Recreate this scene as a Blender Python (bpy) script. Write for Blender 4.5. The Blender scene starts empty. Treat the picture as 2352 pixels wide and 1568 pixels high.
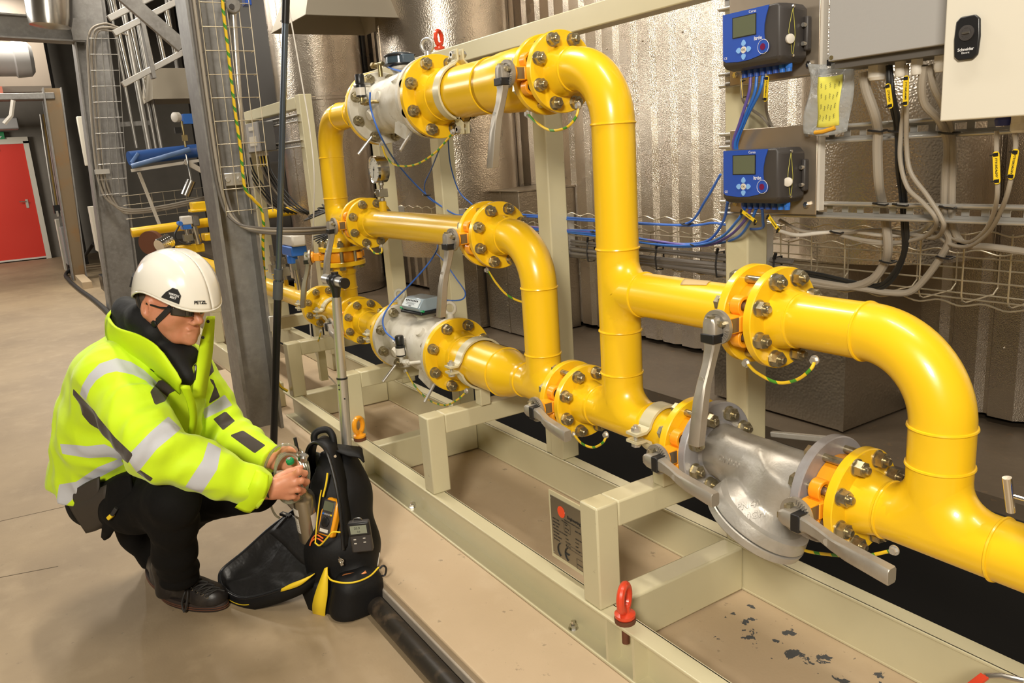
import bpy, bmesh, math, random
from mathutils import Vector, Matrix, Quaternion, noise
PI = math.pi
random.seed(7)
S = bpy.context.scene
COL = S.collection
V = Vector

# ---------------------------------------------------------------- camera
cd = bpy.data.cameras.new('camera'); cam = bpy.data.objects.new('camera', cd); COL.objects.link(cam)
cd.sensor_width = 36.0; cd.lens = 27.89; cd.clip_start = 0.05; cd.clip_end = 100
R_ = Vector((0.54165557, 0.83796509, -0.06651132)); U_ = Vector((-0.16028484, 0.18063037, 0.97040272)); B_ = Vector((0.82517757, -0.51496328, 0.23215254))
cam.matrix_world = Matrix(((R_.x, U_.x, B_.x, 0), (R_.y, U_.y, B_.y, 0), (R_.z, U_.z, B_.z, 1.43), (0, 0, 0, 1)))
S.camera = cam

# ---------------------------------------------------------------- world, lights, exposure
S.view_settings.view_transform = 'Standard'; S.view_settings.look = 'None'
S.view_settings.gamma = 1.0; S.view_settings.exposure = 0.3; S.view_settings.use_curve_mapping = False
w = bpy.data.worlds.new('world'); S.world = w; w.use_nodes = True
w.node_tree.nodes['Background'].inputs[0].default_value = (1.0, 0.90, 0.78, 1); w.node_tree.nodes['Background'].inputs[1].default_value = 0.10
WARM = (1.0, 0.92, 0.80)
def area(name, loc, sx, sy, power, aim=None, col=WARM):
    l = bpy.data.lights.new(name, 'AREA'); l.shape = 'RECTANGLE'; l.size = sx; l.size_y = sy; l.energy = power; l.color = col
    o = bpy.data.objects.new(name, l); COL.objects.link(o); o.location = loc
    if aim is not None:
        o.rotation_euler = (V(aim) - V(loc)).to_track_quat('-Z', 'Y').to_euler()
    return o
LAMPS = [(-0.6, 1.0), (-3.6, 1.0), (-6.6, 1.0), (-10.0, 1.0), (-14.0, .6)]
for i, (x, y) in enumerate(LAMPS):
    area('ceiling_lamp_light', (x, y, 4.28), 1.5, 0.16, (50, 75, 85, 100, 130)[i])
area('frontal_key_light', (1.2, -1.6, 2.9), 0.7, 0.7, 150, (-2.0, 1.2, 0.7), (1.0, 0.92, 0.79))  # added key light behind the camera, giving the frontal flash-like light
# unseen area lights added to brighten the wall cladding and the red door
area('hall_fill_light', (-9.5, -3.8, 3.9), 9.0, 1.2, 330, (-7.5, 3.0, 1.6), (1.0, 0.95, 0.87))
area('hall_fill_light', (-15.6, -1.6, 2.5), 1.0, 1.0, 62, (-18.1, .3, .9), (1.0, 0.94, 0.85))

# ---------------------------------------------------------------- mesh helpers
class MB:
    def __init__(s): s.v = []; s.f = []
    def add(s, vs, fs):
        o = len(s.v); s.v += [tuple(p) for p in vs]; s.f += [tuple(o + i for i in f) for f in fs]; return s
    def box(s, x0, x1, y0, y1, z0, z1, M=None):
        vs = [V((x, y, z)) for x in (x0, x1) for y in (y0, y1) for z in (z0, z1)]
        if M is not None: vs = [M @ p for p in vs]
        return s.add(vs, [(0, 1, 3, 2), (4, 6, 7, 5), (0, 4, 5, 1), (2, 3, 7, 6), (0, 2, 6, 4), (1, 5, 7, 3)])
    def bar(s, a, b, w, h, up=(0, 0, 1), ext=0):
        a = V(a); b = V(b); d = (b - a).normalized(); up = V(up)
        sd = d.cross(up)
        if sd.length < 1e-4: sd = d.cross(V((1, 0, 0)))
        sd.normalize(); u = sd.cross(d)
        a = a - d * ext; b = b + d * ext
        vs = [p + sd * (w / 2 * i) + u * (h / 2 * j) for p in (a, b) for i, j in ((-1, -1), (1, -1), (1, 1), (-1, 1))]
        return s.add(vs, [(0, 3, 2, 1), (4, 5, 6, 7), (0, 1, 5, 4), (1, 2, 6, 5), (2, 3, 7, 6), (3, 0, 4, 7)])
    def lathe(s, prof, o=(0, 0, 0), d=(0, 0, 1), n=32, cap=True, a0=0.0, a1=2 * PI):
        o = V(o); d = V(d).normalized()
        x = d.orthogonal().normalized() if abs(d.z) < .99 else V((1, 0, 0))
        if abs(d.z) < .99: x = V((0, 0, 1)).cross(d).normalized()
        y = d.cross(x)
        full = abs(a1 - a0 - 2 * PI) < 1e-6; m = n if full else n + 1
        vs = []
        for a, r in prof:
            for i in range(m):
                t = a0 + (a1 - a0) * i / n
                vs.append(o + d * a + (x * math.cos(t) + y * math.sin(t)) * r)
        fs = []
        for k in range(len(prof) - 1):
            for i in range(n):
                j = (i + 1) % m
                fs.append((k * m + i, k * m + j, (k + 1) * m + j, (k + 1) * m + i))
        if cap and full:
            if prof[0][1] > 1e-6: fs.append(tuple(range(m))[::-1])
            if prof[-1][1] > 1e-6: fs.append(tuple(range((len(prof) - 1) * m, len(prof) * m)))
        return s.add(vs, fs)
    def cyl(s, a, b, r, n=24, r2=None):
        a = V(a); b = V(b)
        return s.lathe([(0, r), ((b - a).length, r if r2 is None else r2)], a, b - a, n)
    def hexa(s, a, b, r): return s.cyl(a, b, r, 6)
    def tube(s, pts, r, n=10, cap=True, closed=False):
        pts = [V(p) for p in pts]; N = len(pts); rs = r if isinstance(r, (list, tuple)) else [r] * N
        def tan(i):
            if closed: return (pts[(i + 1) % N] - pts[i - 1]).normalized()
            return (pts[min(i + 1, N - 1)] - pts[max(i - 1, 0)]).normalized()
        t = tan(0); u = t.orthogonal().normalized(); vs = []
        for i in range(N):
            t2 = tan(i); q = t.rotation_difference(t2); u = (q @ u); u = (u - t2 * u.dot(t2)).normalized(); t = t2
            w_ = t.cross(u)
            for k in range(n):
                a = 2 * PI * k / n; vs.append(pts[i] + (u * math.cos(a) + w_ * math.sin(a)) * rs[i])
        fs = [(i * n + k, i * n + (k + 1) % n, (i + 1) * n + (k + 1) % n, (i + 1) * n + k) for i in range(N - 1) for k in range(n)]
        if closed: fs += [((N - 1) * n + k, (N - 1) * n + (k + 1) % n, (k + 1) % n, k) for k in range(n)]
        elif cap: fs += [tuple(range(n))[::-1], tuple(range((N - 1) * n, N * n))]
        return s.add(vs, fs)
    def ring(s, c, d, R, r, n=28, m=8, sx=1.0):
        c = V(c); d = V(d).normalized(); x = V((0, 0, 1)).cross(d) if abs(d.z) < .9 else V((1, 0, 0)); x.normalize(); y = d.cross(x)
        return s.tube([c + x * (math.cos(2 * PI * i / n) * R * sx) + y * (math.sin(2 * PI * i / n) * R) for i in range(n)], r, m, closed=True)
    def ball(s, c, r, n=16, sc=(1, 1, 1), M=None):
        k = n // 2; c = V(c); vs = []; fs = []
        for j in range(1, k):
            for i in range(n):
                p = V((math.sin(PI * j / k) * math.cos(2 * PI * i / n) * r * sc[0], math.sin(PI * j / k) * math.sin(2 * PI * i / n) * r * sc[1], math.cos(PI * j / k) * r * sc[2]))
                vs.append(c + (M @ p if M is not None else p))
        t = V((0, 0, r * sc[2])); t = M @ t if M is not None else t
        vs += [c + t, c - t]; T = len(vs) - 2
        for j in range(k - 2):
            for i in range(n): fs.append((j * n + i, (j + 1) * n + i, (j + 1) * n + (i + 1) % n, j * n + (i + 1) % n))
        for i in range(n): fs += [(T, i, (i + 1) % n), (T + 1, (k - 2) * n + (i + 1) % n, (k - 2) * n + i)]
        return s.add(vs, fs)
    def prism(s, poly, d):
        d = V(d); poly = [V(p) for p in poly]; n = len(poly)
        return s.add(poly + [p + d for p in poly], [tuple(range(n))[::-1], tuple(range(n, 2 * n))] + [(i, (i + 1) % n, n + (i + 1) % n, n + i) for i in range(n)])
    def grid(s, F, nu, nv):
        vs = [F(i / nu, j / nv) for i in range(nu + 1) for j in range(nv + 1)]
        return s.add(vs, [(i * (nv + 1) + j, (i + 1) * (nv + 1) + j, (i + 1) * (nv + 1) + j + 1, i * (nv + 1) + j + 1) for i in range(nu) for j in range(nv)])
    def build(s, name, m, parent=None, smooth=True, bevel=0, ang=32, solid=0, sub=0):
        me = bpy.data.meshes.new(name); me.from_pydata(s.v, [], s.f)
        b = bmesh.new(); b.from_mesh(me); bmesh.ops.recalc_face_normals(b, faces=b.faces); b.to_mesh(me); b.free()
        me.materials.append(m)
        if smooth and len(me.polygons):
            me.polygons.foreach_set('use_smooth', [True] * len(me.polygons)); me.set_sharp_from_angle(angle=math.radians(ang))
        o = bpy.data.objects.new(name, me); COL.objects.link(o)
        if parent is not None: o.parent = parent; o.matrix_parent_inverse = parent.matrix_world.inverted()
        if solid: q = o.modifiers.new('solid', 'SOLIDIFY'); q.thickness = solid; q.offset = 0
        if sub: q = o.modifiers.new('sub', 'SUBSURF'); q.levels = q.render_levels = sub
        if bevel:
            q = o.modifiers.new('bevel', 'BEVEL'); q.width = bevel; q.segments = 2; q.limit_method = 'ANGLE'; q.angle_limit = math.radians(40); q.harden_normals = False
        return o
def tag(o, label, cat, group=None):
    o['label'] = label; o['category'] = cat
    if group: o['group'] = group
    return o
def thing(name, label, cat, loc=(0, 0, 0), group=None):
    o = bpy.data.objects.new(name, None); COL.objects.link(o); o.location = loc; o.empty_display_size = .05
    o.matrix_world = Matrix.Translation(loc)
    return tag(o, label, cat, group)
def struct(o): o['kind'] = 'structure'; return o
def copy_tree(o, delta, parent=None):
    c = o.copy(); COL.objects.link(c)
    if parent is not None: c.parent = parent; c.matrix_parent_inverse = o.matrix_parent_inverse.copy()
    else: c.location = o.location + V(delta)
    for ch in list(o.children): copy_tree(ch, delta, c)
    return c
def curve(pts, k=6):
    pts = [V(p) for p in pts]; P = [pts[0] * 2 - pts[1]] + pts + [pts[-1] * 2 - pts[-2]]; out = []
    for i in range(1, len(P) - 2):
        a, b, c, d = P[i - 1:i + 3]
        for j in range(k):
            t = j / k
            out.append(.5 * ((2 * b) + (c - a) * t + (2 * a - 5 * b + 4 * c - d) * t * t + (3 * b - a - 3 * c + d) * t ** 3))
    return out + [pts[-1]]
def text(s, size, M, m, name, parent, ext=0.0004, align='CENTER', bold=0.0):
    c = bpy.data.curves.new('t', 'FONT'); c.body = s; c.size = size; c.extrude = ext; c.align_x = align; c.align_y = 'CENTER'; c.offset = bold
    c.resolution_u = 2
    o = bpy.data.objects.new('t', c); COL.objects.link(o)
    me = bpy.data.meshes.new_from_object(o.evaluated_get(bpy.context.evaluated_depsgraph_get())); bpy.data.objects.remove(o)
    me.transform(M); me.materials.clear(); me.materials.append(m)
    q = bpy.data.objects.new(name, me); COL.objects.link(q)
    if parent is not None: q.parent = parent; q.matrix_parent_inverse = parent.matrix_world.inverted()
    return q
def frame(o, x, y):   # matrix whose x axis is x, y axis about y
    x = V(x).normalized(); z = x.cross(V(y)).normalized(); y = z.cross(x); o = V(o)
    return Matrix(((x.x, y.x, z.x, o.x), (x.y, y.y, z.y, o.y), (x.z, y.z, z.z, o.z), (0, 0, 0, 1)))

# ---------------------------------------------------------------- materials
def mat(name, c, rough=.5, metal=0.0, bump=None, spots=None, coat=0, spec=.5, trans=0, alpha=1, streak=None, emit=0, sheen=0):
    m = bpy.data.materials.new(name); m.use_nodes = True; N = m.node_tree.nodes; L = m.node_tree.links; b = N['Principled BSDF']
    b.inputs['Base Color'].default_value = (*c, 1); b.inputs['Roughness'].default_value = rough; b.inputs['Metallic'].default_value = metal
    b.inputs['Coat Weight'].default_value = coat; b.inputs['Coat Roughness'].default_value = .08; b.inputs['Specular IOR Level'].default_value = spec
    b.inputs['Transmission Weight'].default_value = trans; b.inputs['Alpha'].default_value = alpha
    if sheen: b.inputs['Sheen Weight'].default_value = sheen
    if emit: b.inputs['Emission Color'].default_value = (*c, 1); b.inputs['Emission Strength'].default_value = emit
    tc = N.new('ShaderNodeTexCoord'); co = tc.outputs['Object']
    if bump:
        for k, (sc, st, ds) in enumerate(bump if isinstance(bump[0], tuple) else [bump]):
            t = N.new('ShaderNodeTexNoise'); t.inputs['Scale'].default_value = sc; t.inputs['Detail'].default_value = 3
            L.new(co, t.inputs['Vector']); q = N.new('ShaderNodeBump'); q.inputs['Strength'].default_value = st; q.inputs['Distance'].default_value = ds
            L.new(t.outputs['Fac'], q.inputs['Height'])
            if k: L.new(prev.outputs['Normal'], q.inputs['Normal'])
            prev = q
        L.new(prev.outputs['Normal'], b.inputs['Normal'])
    cur = None
    for sc, lo, hi, c2, amt in (spots or []):
        t = N.new('ShaderNodeTexNoise'); t.inputs['Scale'].default_value = sc; t.inputs['Detail'].default_value = 5; t.inputs['Roughness'].default_value = .6; L.new(co, t.inputs['Vector'])
        r = N.new('ShaderNodeMapRange'); r.inputs['From Min'].default_value = lo; r.inputs['From Max'].default_value = hi; r.inputs['To Max'].default_value = amt
        L.new(t.outputs['Fac'], r.inputs['Value']); x = N.new('ShaderNodeMix'); x.data_type = 'RGBA'; L.new(r.outputs[0], x.inputs['Factor'])
        if cur is None: x.inputs['A'].default_value = (*c, 1)
        else: L.new(cur, x.inputs['A'])
        x.inputs['B'].default_value = (*c2, 1); cur = x.outputs['Result']
    if cur is not None: L.new(cur, b.inputs['Base Color'])
    return m
YEL = mat('yellow pipe paint', (.90, .56, .012), .29, bump=((9, .06, .01), (260, .03, .001)), coat=.2, spots=[(1.6, .45, .75, (.84, .50, .01), .6), (60, .74, .80, (.32, .2, .04), .5)])
ORA = mat('orange valve paint', (.88, .36, .012), .35, bump=(70, .1, .002), coat=.2)
BEI = mat('beige frame paint', (.60, .55, .36), .34, bump=(120, .05, .001), coat=.15, spots=[(3, .4, .7, (.55, .50, .32), .6), (38, .70, .76, (.28, .24, .14), .6)])
WHT = mat('off white meter paint', (.62, .59, .51), .45, bump=(60, .15, .003), spots=[(9, .5, .68, (.40, .33, .22), .55), (30, .64, .72, (.2, .16, .11), .5)])
GRY = mat('grey valve paint', (.36, .35, .36), .4, .25, bump=(120, .1, .001), spots=[(12, .5, .7, (.25, .22, .2), .5)])
CAST = mat('cast aluminium strainer', (.54, .52, .48), .42, .55, bump=((26, .22, .006), (180, .25, .0015)), spots=[(7, .42, .68, (.27, .235, .17), .6)])
LEV = mat('lever metal', (.42, .385, .33), .42, .6, bump=(90, .12, .001), spots=[(14, .5, .75, (.26, .22, .17), .6)])
BOLT = mat('zinc bolt', (.47, .42, .29), .3, .85, bump=(200, .2, .0006), spots=[(50, .45, .7, (.2, .16, .09), .7)])
STUD = mat('brass coloured stud', (.36, .29, .14), .35, .9, bump=(500, .5, .0008))
SST = mat('stainless steel', (.62, .6, .56), .24, 1.0, bump=(80, .06, .001))
CHR = mat('bright chrome', (.8, .78, .74), .1, 1.0)
ALU = mat('silver anodised tube', (.66, .64, .60), .32, .8)
BLK = mat('black plastic', (.012, .012, .013), .35)
BLKM = mat('matt black rubber', (.02, .018, .016), .7)
GALV = mat('galvanised steel', (.29, .28, .265), .48, .5, bump=(60, .12, .002), spots=[(5, .4, .65, (.20, .19, .18), .7), (26, .45, .7, (.38, .37, .35), .5)])
GALL = mat('bright galvanised steel', (.58, .565, .53), .38, .7, bump=(80, .1, .001))
WIRE = mat('zinc wire', (.55, .49, .37), .35, .8)
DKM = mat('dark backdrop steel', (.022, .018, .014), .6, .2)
BLU = mat('blue plastic', (.03, .09, .42), .35)
BLUP = mat('blue pipe paint', (.03, .10, .34), .35, coat=.2)
GRC = mat('grey cable', (.33, .29, .235), .5)
DGC = mat('dark grey cable', (.14, .125, .11), .5)
BLC = mat('black cable', (.012, .012, .012), .45)
BLUC = mat('blue cable', (.045, .15, .56), .4)
PURC = mat('violet cable', (.12, .09, .38), .4)
WHC = mat('white plastic', (.66, .62, .55), .4)
RED = mat('red paint', (.70, .06, .02), .35, coat=.2)
REDD = mat('red door paint', (.66, .028, .012), .42, coat=.1)
GRN = mat('green plastic', (.01, .28, .09), .3)
TAGY = mat('yellow tag', (.85, .60, .02), .45)
INK = mat('black ink', (.012, .012, .012), .6)
WINK = mat('white ink', (.8, .8, .8), .5)
RUST = mat('rusty steel', (.16, .06, .03), .7, .3, bump=(120, .4, .002))
BRN = mat('rust stained column paint', (.33, .24, .14), .55, .2, spots=[(3, .5, .7, (.42, .2, .05), .6)])
def earth():
    m = mat('green and yellow cable', (.7, .48, .02), .4); N = m.node_tree.nodes; L = m.node_tree.links
    w_ = N.new('ShaderNodeTexWave'); w_.wave_type = 'BANDS'; w_.bands_direction = 'DIAGONAL'; w_.inputs['Scale'].default_value = 10; w_.inputs['Distortion'].default_value = .4
    t = N.new('ShaderNodeTexCoord'); L.new(t.outputs['Object'], w_.inputs['Vector'])
    r = N.new('ShaderNodeValToRGB'); r.color_ramp.interpolation = 'CONSTANT'; r.color_ramp.elements[0].color = (.75, .5, .02, 1); r.color_ramp.elements[1].position = .74; r.color_ramp.elements[1].color = (.06, .26, .02, 1)
    L.new(w_.outputs['Fac'], r.inputs[0]); L.new(r.outputs[0], N['Principled BSDF'].inputs['Base Color']); return m
EAR = earth()
def stucco(name, c, rough, sc, st, metal=.95, dist=.003):
    m = mat(name, c, rough, metal); N = m.node_tree.nodes; L = m.node_tree.links; b = N['Principled BSDF']
    t = N.new('ShaderNodeTexCoord'); v = N.new('ShaderNodeTexVoronoi'); v.feature = 'SMOOTH_F1'; v.inputs['Scale'].default_value = sc; v.inputs['Smoothness'].default_value = .6
    n = N.new('ShaderNodeTexNoise'); n.inputs['Scale'].default_value = 1.3; n.inputs['Detail'].default_value = 4
    L.new(t.outputs['Object'], v.inputs['Vector']); L.new(t.outputs['Object'], n.inputs['Vector'])
    q = N.new('ShaderNodeBump'); q.inputs['Strength'].default_value = st; q.inputs['Distance'].default_value = dist; L.new(v.outputs['Distance'], q.inputs['Height'])
    q2 = N.new('ShaderNodeBump'); q2.inputs['Strength'].default_value = .25; q2.inputs['Distance'].default_value = .08; L.new(n.outputs['Fac'], q2.inputs['Height']); L.new(q.outputs[0], q2.inputs['Normal'])
    L.new(q2.outputs[0], b.inputs['Normal'])
    r = N.new('ShaderNodeMapRange'); r.inputs['From Min'].default_value = .35; r.inputs['From Max'].default_value = .7; r.inputs['To Min'].default_value = rough - .05; r.inputs['To Max'].default_value = rough + .08
    L.new(n.outputs['Fac'], r.inputs['Value']); L.new(r.outputs[0], b.inputs['Roughness']); return m
WALL = stucco('corrugated stucco aluminium', (.70, .62, .52), .27, 240, .55, dist=.002)
DUCT = stucco('hammered insulation cladding', (.60, .53, .44), .25, 110, .40)
BOXM = stucco('dull insulation box cladding', (.42, .36, .28), .42, 75, .5)
def concrete(name, c, c2, c3):
    return mat(name, c, .55, bump=((6, .12, .01), (130, .15, .002)), spots=[(1.1, .40, .66, c2, .8), (7, .5, .72, c3, .5), (28, .66, .72, (.12, .09, .06), .5), (90, .70, .74, (.1, .08, .06), .5)])
FLOOR = concrete('worn concrete floor', (.35, .26, .155), (.24, .175, .105), (.42, .32, .20))
PLIN = concrete('smooth concrete plinth', (.55, .42, .275), (.47, .355, .225), (.60, .48, .33))
def paintspots():
    m = PLIN.copy(); m.name = 'paint splashed concrete plinth'; N = m.node_tree.nodes; L = m.node_tree.links; b = N['Principled BSDF']
    src = b.inputs['Base Color'].links[0].from_socket
    t = N.new('ShaderNodeTexCoord'); n = N.new('ShaderNodeTexNoise'); n.inputs['Scale'].default_value = 17; n.inputs['Detail'].default_value = 6; n.inputs['Roughness'].default_value = .62
    L.new(t.outputs['Object'], n.inputs['Vector'])
    s = N.new('ShaderNodeSeparateXYZ'); L.new(t.outputs['Object'], s.inputs[0])
    # splashes lie in a band beside the rear beam
    a = N.new('ShaderNodeMath'); a.operation = 'ADD'; L.new(s.outputs['Y'], a.inputs[0]); a.inputs[1].default_value = -1.57
    ab = N.new('ShaderNodeMath'); ab.operation = 'ABSOLUTE'; L.new(a.outputs[0], ab.inputs[0])
    sub = N.new('ShaderNodeMath'); sub.operation = 'MULTIPLY_ADD'; L.new(ab.outputs[0], sub.inputs[0]); sub.inputs[1].default_value = -.9; L.new(n.outputs['Fac'], sub.inputs[2])
    x = N.new('ShaderNodeMath'); x.operation = 'GREATER_THAN'; L.new(s.outputs['X'], x.inputs[0]); x.inputs[1].default_value = -1.42
    g = N.new('ShaderNodeMath'); g.operation = 'GREATER_THAN'; L.new(sub.outputs[0], g.inputs[0]); g.inputs[1].default_value = .545
    k = N.new('ShaderNodeMath'); k.operation = 'MULTIPLY'; L.new(x.outputs[0], k.inputs[0]); L.new(g.outputs[0], k.inputs[1])
    mx = N.new('ShaderNodeMix'); mx.data_type = 'RGBA'; L.new(k.outputs[0], mx.inputs['Factor']); L.new(src, mx.inputs['A']); mx.inputs['B'].default_value = (.07, .075, .085, 1)
    L.new(mx.outputs['Result'], b.inputs['Base Color']); return m
PLINS = paintspots()
SIDE = concrete('rough plinth edge', (.38, .33, .27), (.25, .2, .15), (.5, .42, .3))
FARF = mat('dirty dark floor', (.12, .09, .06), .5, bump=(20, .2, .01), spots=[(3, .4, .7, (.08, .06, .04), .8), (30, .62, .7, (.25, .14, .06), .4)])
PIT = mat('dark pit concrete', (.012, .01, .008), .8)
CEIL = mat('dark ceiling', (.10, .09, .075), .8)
WPL = mat('plain grey wall paint', (.20, .18, .15), .6, spots=[(3, .4, .7, (.16, .145, .12), .6)])

# ---------------------------------------------------------------- room shell
struct(MB().box(-20, 2.5, -4, .86, -.3, 0).build('floor', FLOOR, smooth=False))
pb = MB().box(-5.6, 1.6, .843, 1.79, -.3, .097); struct(pb.build('trim_1', PLINS, smooth=False, bevel=.006))
struct(MB().box(-20, -5.6, .86, 1.79, -.3, 0).build('floor', FLOOR, smooth=False))
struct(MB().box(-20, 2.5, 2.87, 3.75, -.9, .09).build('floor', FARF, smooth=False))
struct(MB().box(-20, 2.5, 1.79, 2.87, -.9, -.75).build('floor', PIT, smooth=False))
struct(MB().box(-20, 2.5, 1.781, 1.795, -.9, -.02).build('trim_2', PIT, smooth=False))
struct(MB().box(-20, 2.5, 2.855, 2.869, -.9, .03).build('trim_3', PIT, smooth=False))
# seam between the plinth cap and its rough side
struct(MB().box(-5.6, 1.6, .835, .845, 0, .068).build('trim_4', SIDE, smooth=False, bevel=.004))
struct(MB().box(-20.2, 2.7, -4.2, 4, 5.4, 5.6).build('ceiling', CEIL, smooth=False))
struct(MB().box(-20.2, 2.7, -4.2, -4, -.3, 5.4).build('wall_left', WPL, smooth=False))
struct(MB().box(2.5, 2.7, -4, 4, -.9, 5.4).build('wall_rear', WPL, smooth=False))
struct(MB().box(-18.5, -18.2, -4, 4, -.9, 5.4).build('wall_far', WPL, smooth=False))
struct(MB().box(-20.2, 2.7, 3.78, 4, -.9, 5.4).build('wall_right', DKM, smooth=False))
# corrugated cladding, ribs every 175 mm
def clad(x0, x1, y, z0, z1, name):
    b = MB(); P = []; x = x0
    while x < x1:
        P += [(x, 0), (x + .108, 0), (x + .142, .026), (x + .158, .026)]; x += .175
    vs = []; n = len(P)
    for z in (z0, z1):
        for px, d in P: vs.append((px, y + d, z))
    b.add(vs, [(i, i + 1, n + i + 1, n + i) for i in range(n - 1)])
    for k in range(int((x1 - x0) / .35)):
        xx = x0 + .05 + k * .35
        for z in (.45, 2.05, 3.4):
            if z0 < z < z1: b.ball((xx + (z > 1) * .175, y - .002, z), .006, 8)
    return b.build(name, WALL, smooth=False)
struct(clad(-8.4, 1.3, 3.60, .125, 4.6, 'wall_cladding'))
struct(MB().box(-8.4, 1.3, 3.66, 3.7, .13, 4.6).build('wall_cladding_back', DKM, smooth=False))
# ceiling lamps
for i, (x, y) in enumerate(LAMPS):
    t = thing('ceiling_lamp', ['long fluorescent ceiling lamp above the near end of the pipework', 'long fluorescent ceiling lamp above the crouching person', 'long fluorescent ceiling lamp above the first steel column', 'long fluorescent ceiling lamp above the second steel column', 'long fluorescent ceiling lamp nearest the red door'][i], 'lamp', (x, y, 4.36), 'fluorescent ceiling lamps')
    MB().box(x - .78, x + .78, y - .1, y + .1, 4.30, 4.37).build('lamp_housing', WHC, t)
    MB().cyl((x - .5, y, 4.37), (x - .5, y, 5.4), .006, 8).cyl((x + .5, y, 4.37), (x + .5, y, 5.4), .006, 8).build('suspension_rod', GALV, t)

# ---------------------------------------------------------------- insulated ducts behind the pipework
def duct(x, y, r, z0, z1, seams, label, sx):
    t = thing('insulated_duct', label, 'duct', (x, y, z0), 'round clad ducts along the wall')
    MB().lathe([(0, r), (z1 - z0, r)], (x, y, z0), n=64, cap=False).build('cladding', DUCT, t)
    b = MB()
    for z in seams: b.lathe([(0, r + .001), (.004, r + .006), (.03, r + .006), (.034, r + .001)], (x, y, z), n=64, cap=False)
    a = sx
    b.bar((x + math.cos(a) * (r + .001), y + math.sin(a) * (r + .001), z0), (x + math.cos(a) * (r + .001), y + math.sin(a) * (r + .001), z1), .03, .004, (math.cos(a), math.sin(a), 0))
    for k in range(int((z1 - z0) / .22)): b.ball((x + math.cos(a) * (r + .004), y + math.sin(a) * (r + .004), z0 + .1 + k * .22), .006, 6)
    b.build('seam', DUCT, t)
    return t
duct(-8.25, 3.03, .45, .10, 4.6, [2.05, 3.4], 'wide round clad duct behind the cable boxes at the far left of the wall', -1.2)
duct(-5.62, 3.08, .50, .70, 4.6, [1.9, 3.2], 'wide round clad duct behind the two upper yellow flanges', -1.75)
duct(-2.12, 3.40, .40, .87, 4.6, [2.3, 3.6], 'hammered round clad duct behind the blue flow computers', -1.0)
t = tag(MB().box(-6.15, -5.3, 3.03, 3.62, .10, .72).build('insulation_box', BOXM, bevel=.004), 'low metal clad box at the foot of the middle round duct', 'box')
def clad_box(name, x0, x1, y0, y1, z0, z1, label):
    t = thing(name, label, 'box', (x0, y0, z0))
    MB().box(x0, x1, y0, y1, z0, z1).build('panel', BOXM, t, bevel=.004)
    b = MB()
    b.box(x0 + .28, x0 + .31, y0 - .003, y0, z0, z1).build('seam_strip', BOXM, t); b = MB(); b.box(x1 - .02, x1 + .002, y0 - .003, y0, z0, z1)
    MB().box(x0 - .002, x1 + .012, y0 - .012, y1, z1, z1 + .012).build('top_sheet', BOXM, t, bevel=.001)
    for k in range(5): MB().ball((x0 + .295, y0 - .004, z0 + .05 + k * .16), .006, 8).build('rivet', BOLT, t)
    b.build('edge_strip', BOXM, t, bevel=.001)
clad_box('insulation_box', -2.86, -2.085, 3.03, 3.60, .10, .86, 'large metal clad box behind the strainer carrying the hammered duct')
clad_box('insulation_box', -5.28, -4.75, 3.10, 3.60, .10, 1.15, 'tall narrow metal clad box behind the middle yellow elbow')

# ---------------------------------------------------------------- beige skid
sk = thing('skid_frame', 'beige steel skid frame carrying the yellow pipework', 'frame', (-2.5, 1.4, .097))
def part(b, name, m, p, **k): return b.build(name, m, p, **k)
def channel(y0, y1, face, x0, x1):
    b = MB(); z0, z1 = .098, .243
    b.box(x0, x1, y0, y1, z1 - .009, z1).box(x0, x1, y0, y1, z0, z0 + .009)
    b.box(x0, x1, face - .004, face + .004, z0, z1); return b
part(channel(1.135, 1.192, 1.186, -4.22, 1.2), 'front_beam', BEI, sk, bevel=.0025)
part(channel(1.684, 1.742, 1.689, -4.9, 1.2), 'rear_beam', BEI, sk, bevel=.0025)
for x in (-1.555, -3.13, -4.14, .25): part(MB().box(x, x + .075, 1.192, 1.684, .1, .240), 'cross_beam', BEI, sk, bevel=.006)
for x in (-1.552, -2.503, -3.29, -4.113):
    b = MB().box(x, x + .072, 1.141, 1.213, .243, .533).box(x, x + .072, 1.213, 1.74, .461, .533).box(x, x + .072, 1.69, 1.742, .243, .461)
    part(b, 'pipe_rest', BEI, sk, bevel=.005)
for x in (-1.457, -1.352, -3.22, -3.1): part(MB().box(x - .004, x + .004, 1.138, 1.184, .107, .234), 'stiffener', BEI, sk)
for x, z1, n in ((-1.545, 2.5, 0), (-2.46, 1.80, 1), (-3.28, 1.80, 2), (-3.93, 1.80, 3)):
    part(MB().box(x, x + .08, 1.684, 1.764, .243, z1), 'rear_post', BEI, sk, bevel=.005)
part(MB().box(-4.0, -1.465, 1.684, 1.75, 1.795, 1.865), 'top_rail', BEI, sk, bevel=.004)
b = MB()
for x, y in ((-2.669, 1.155), (-1.633, 1.158), (-3.6, 1.155), (-.9, 1.158)):
    b.hexa((x, y, .107), (x, y, .119), .011).cyl((x, y, .119), (x, y, .130), .006, 10).lathe([(0, .015), (.002, .015)], (x, y, .106), n=14)
part(b, 'anchor_nut', SST, sk)
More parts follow.
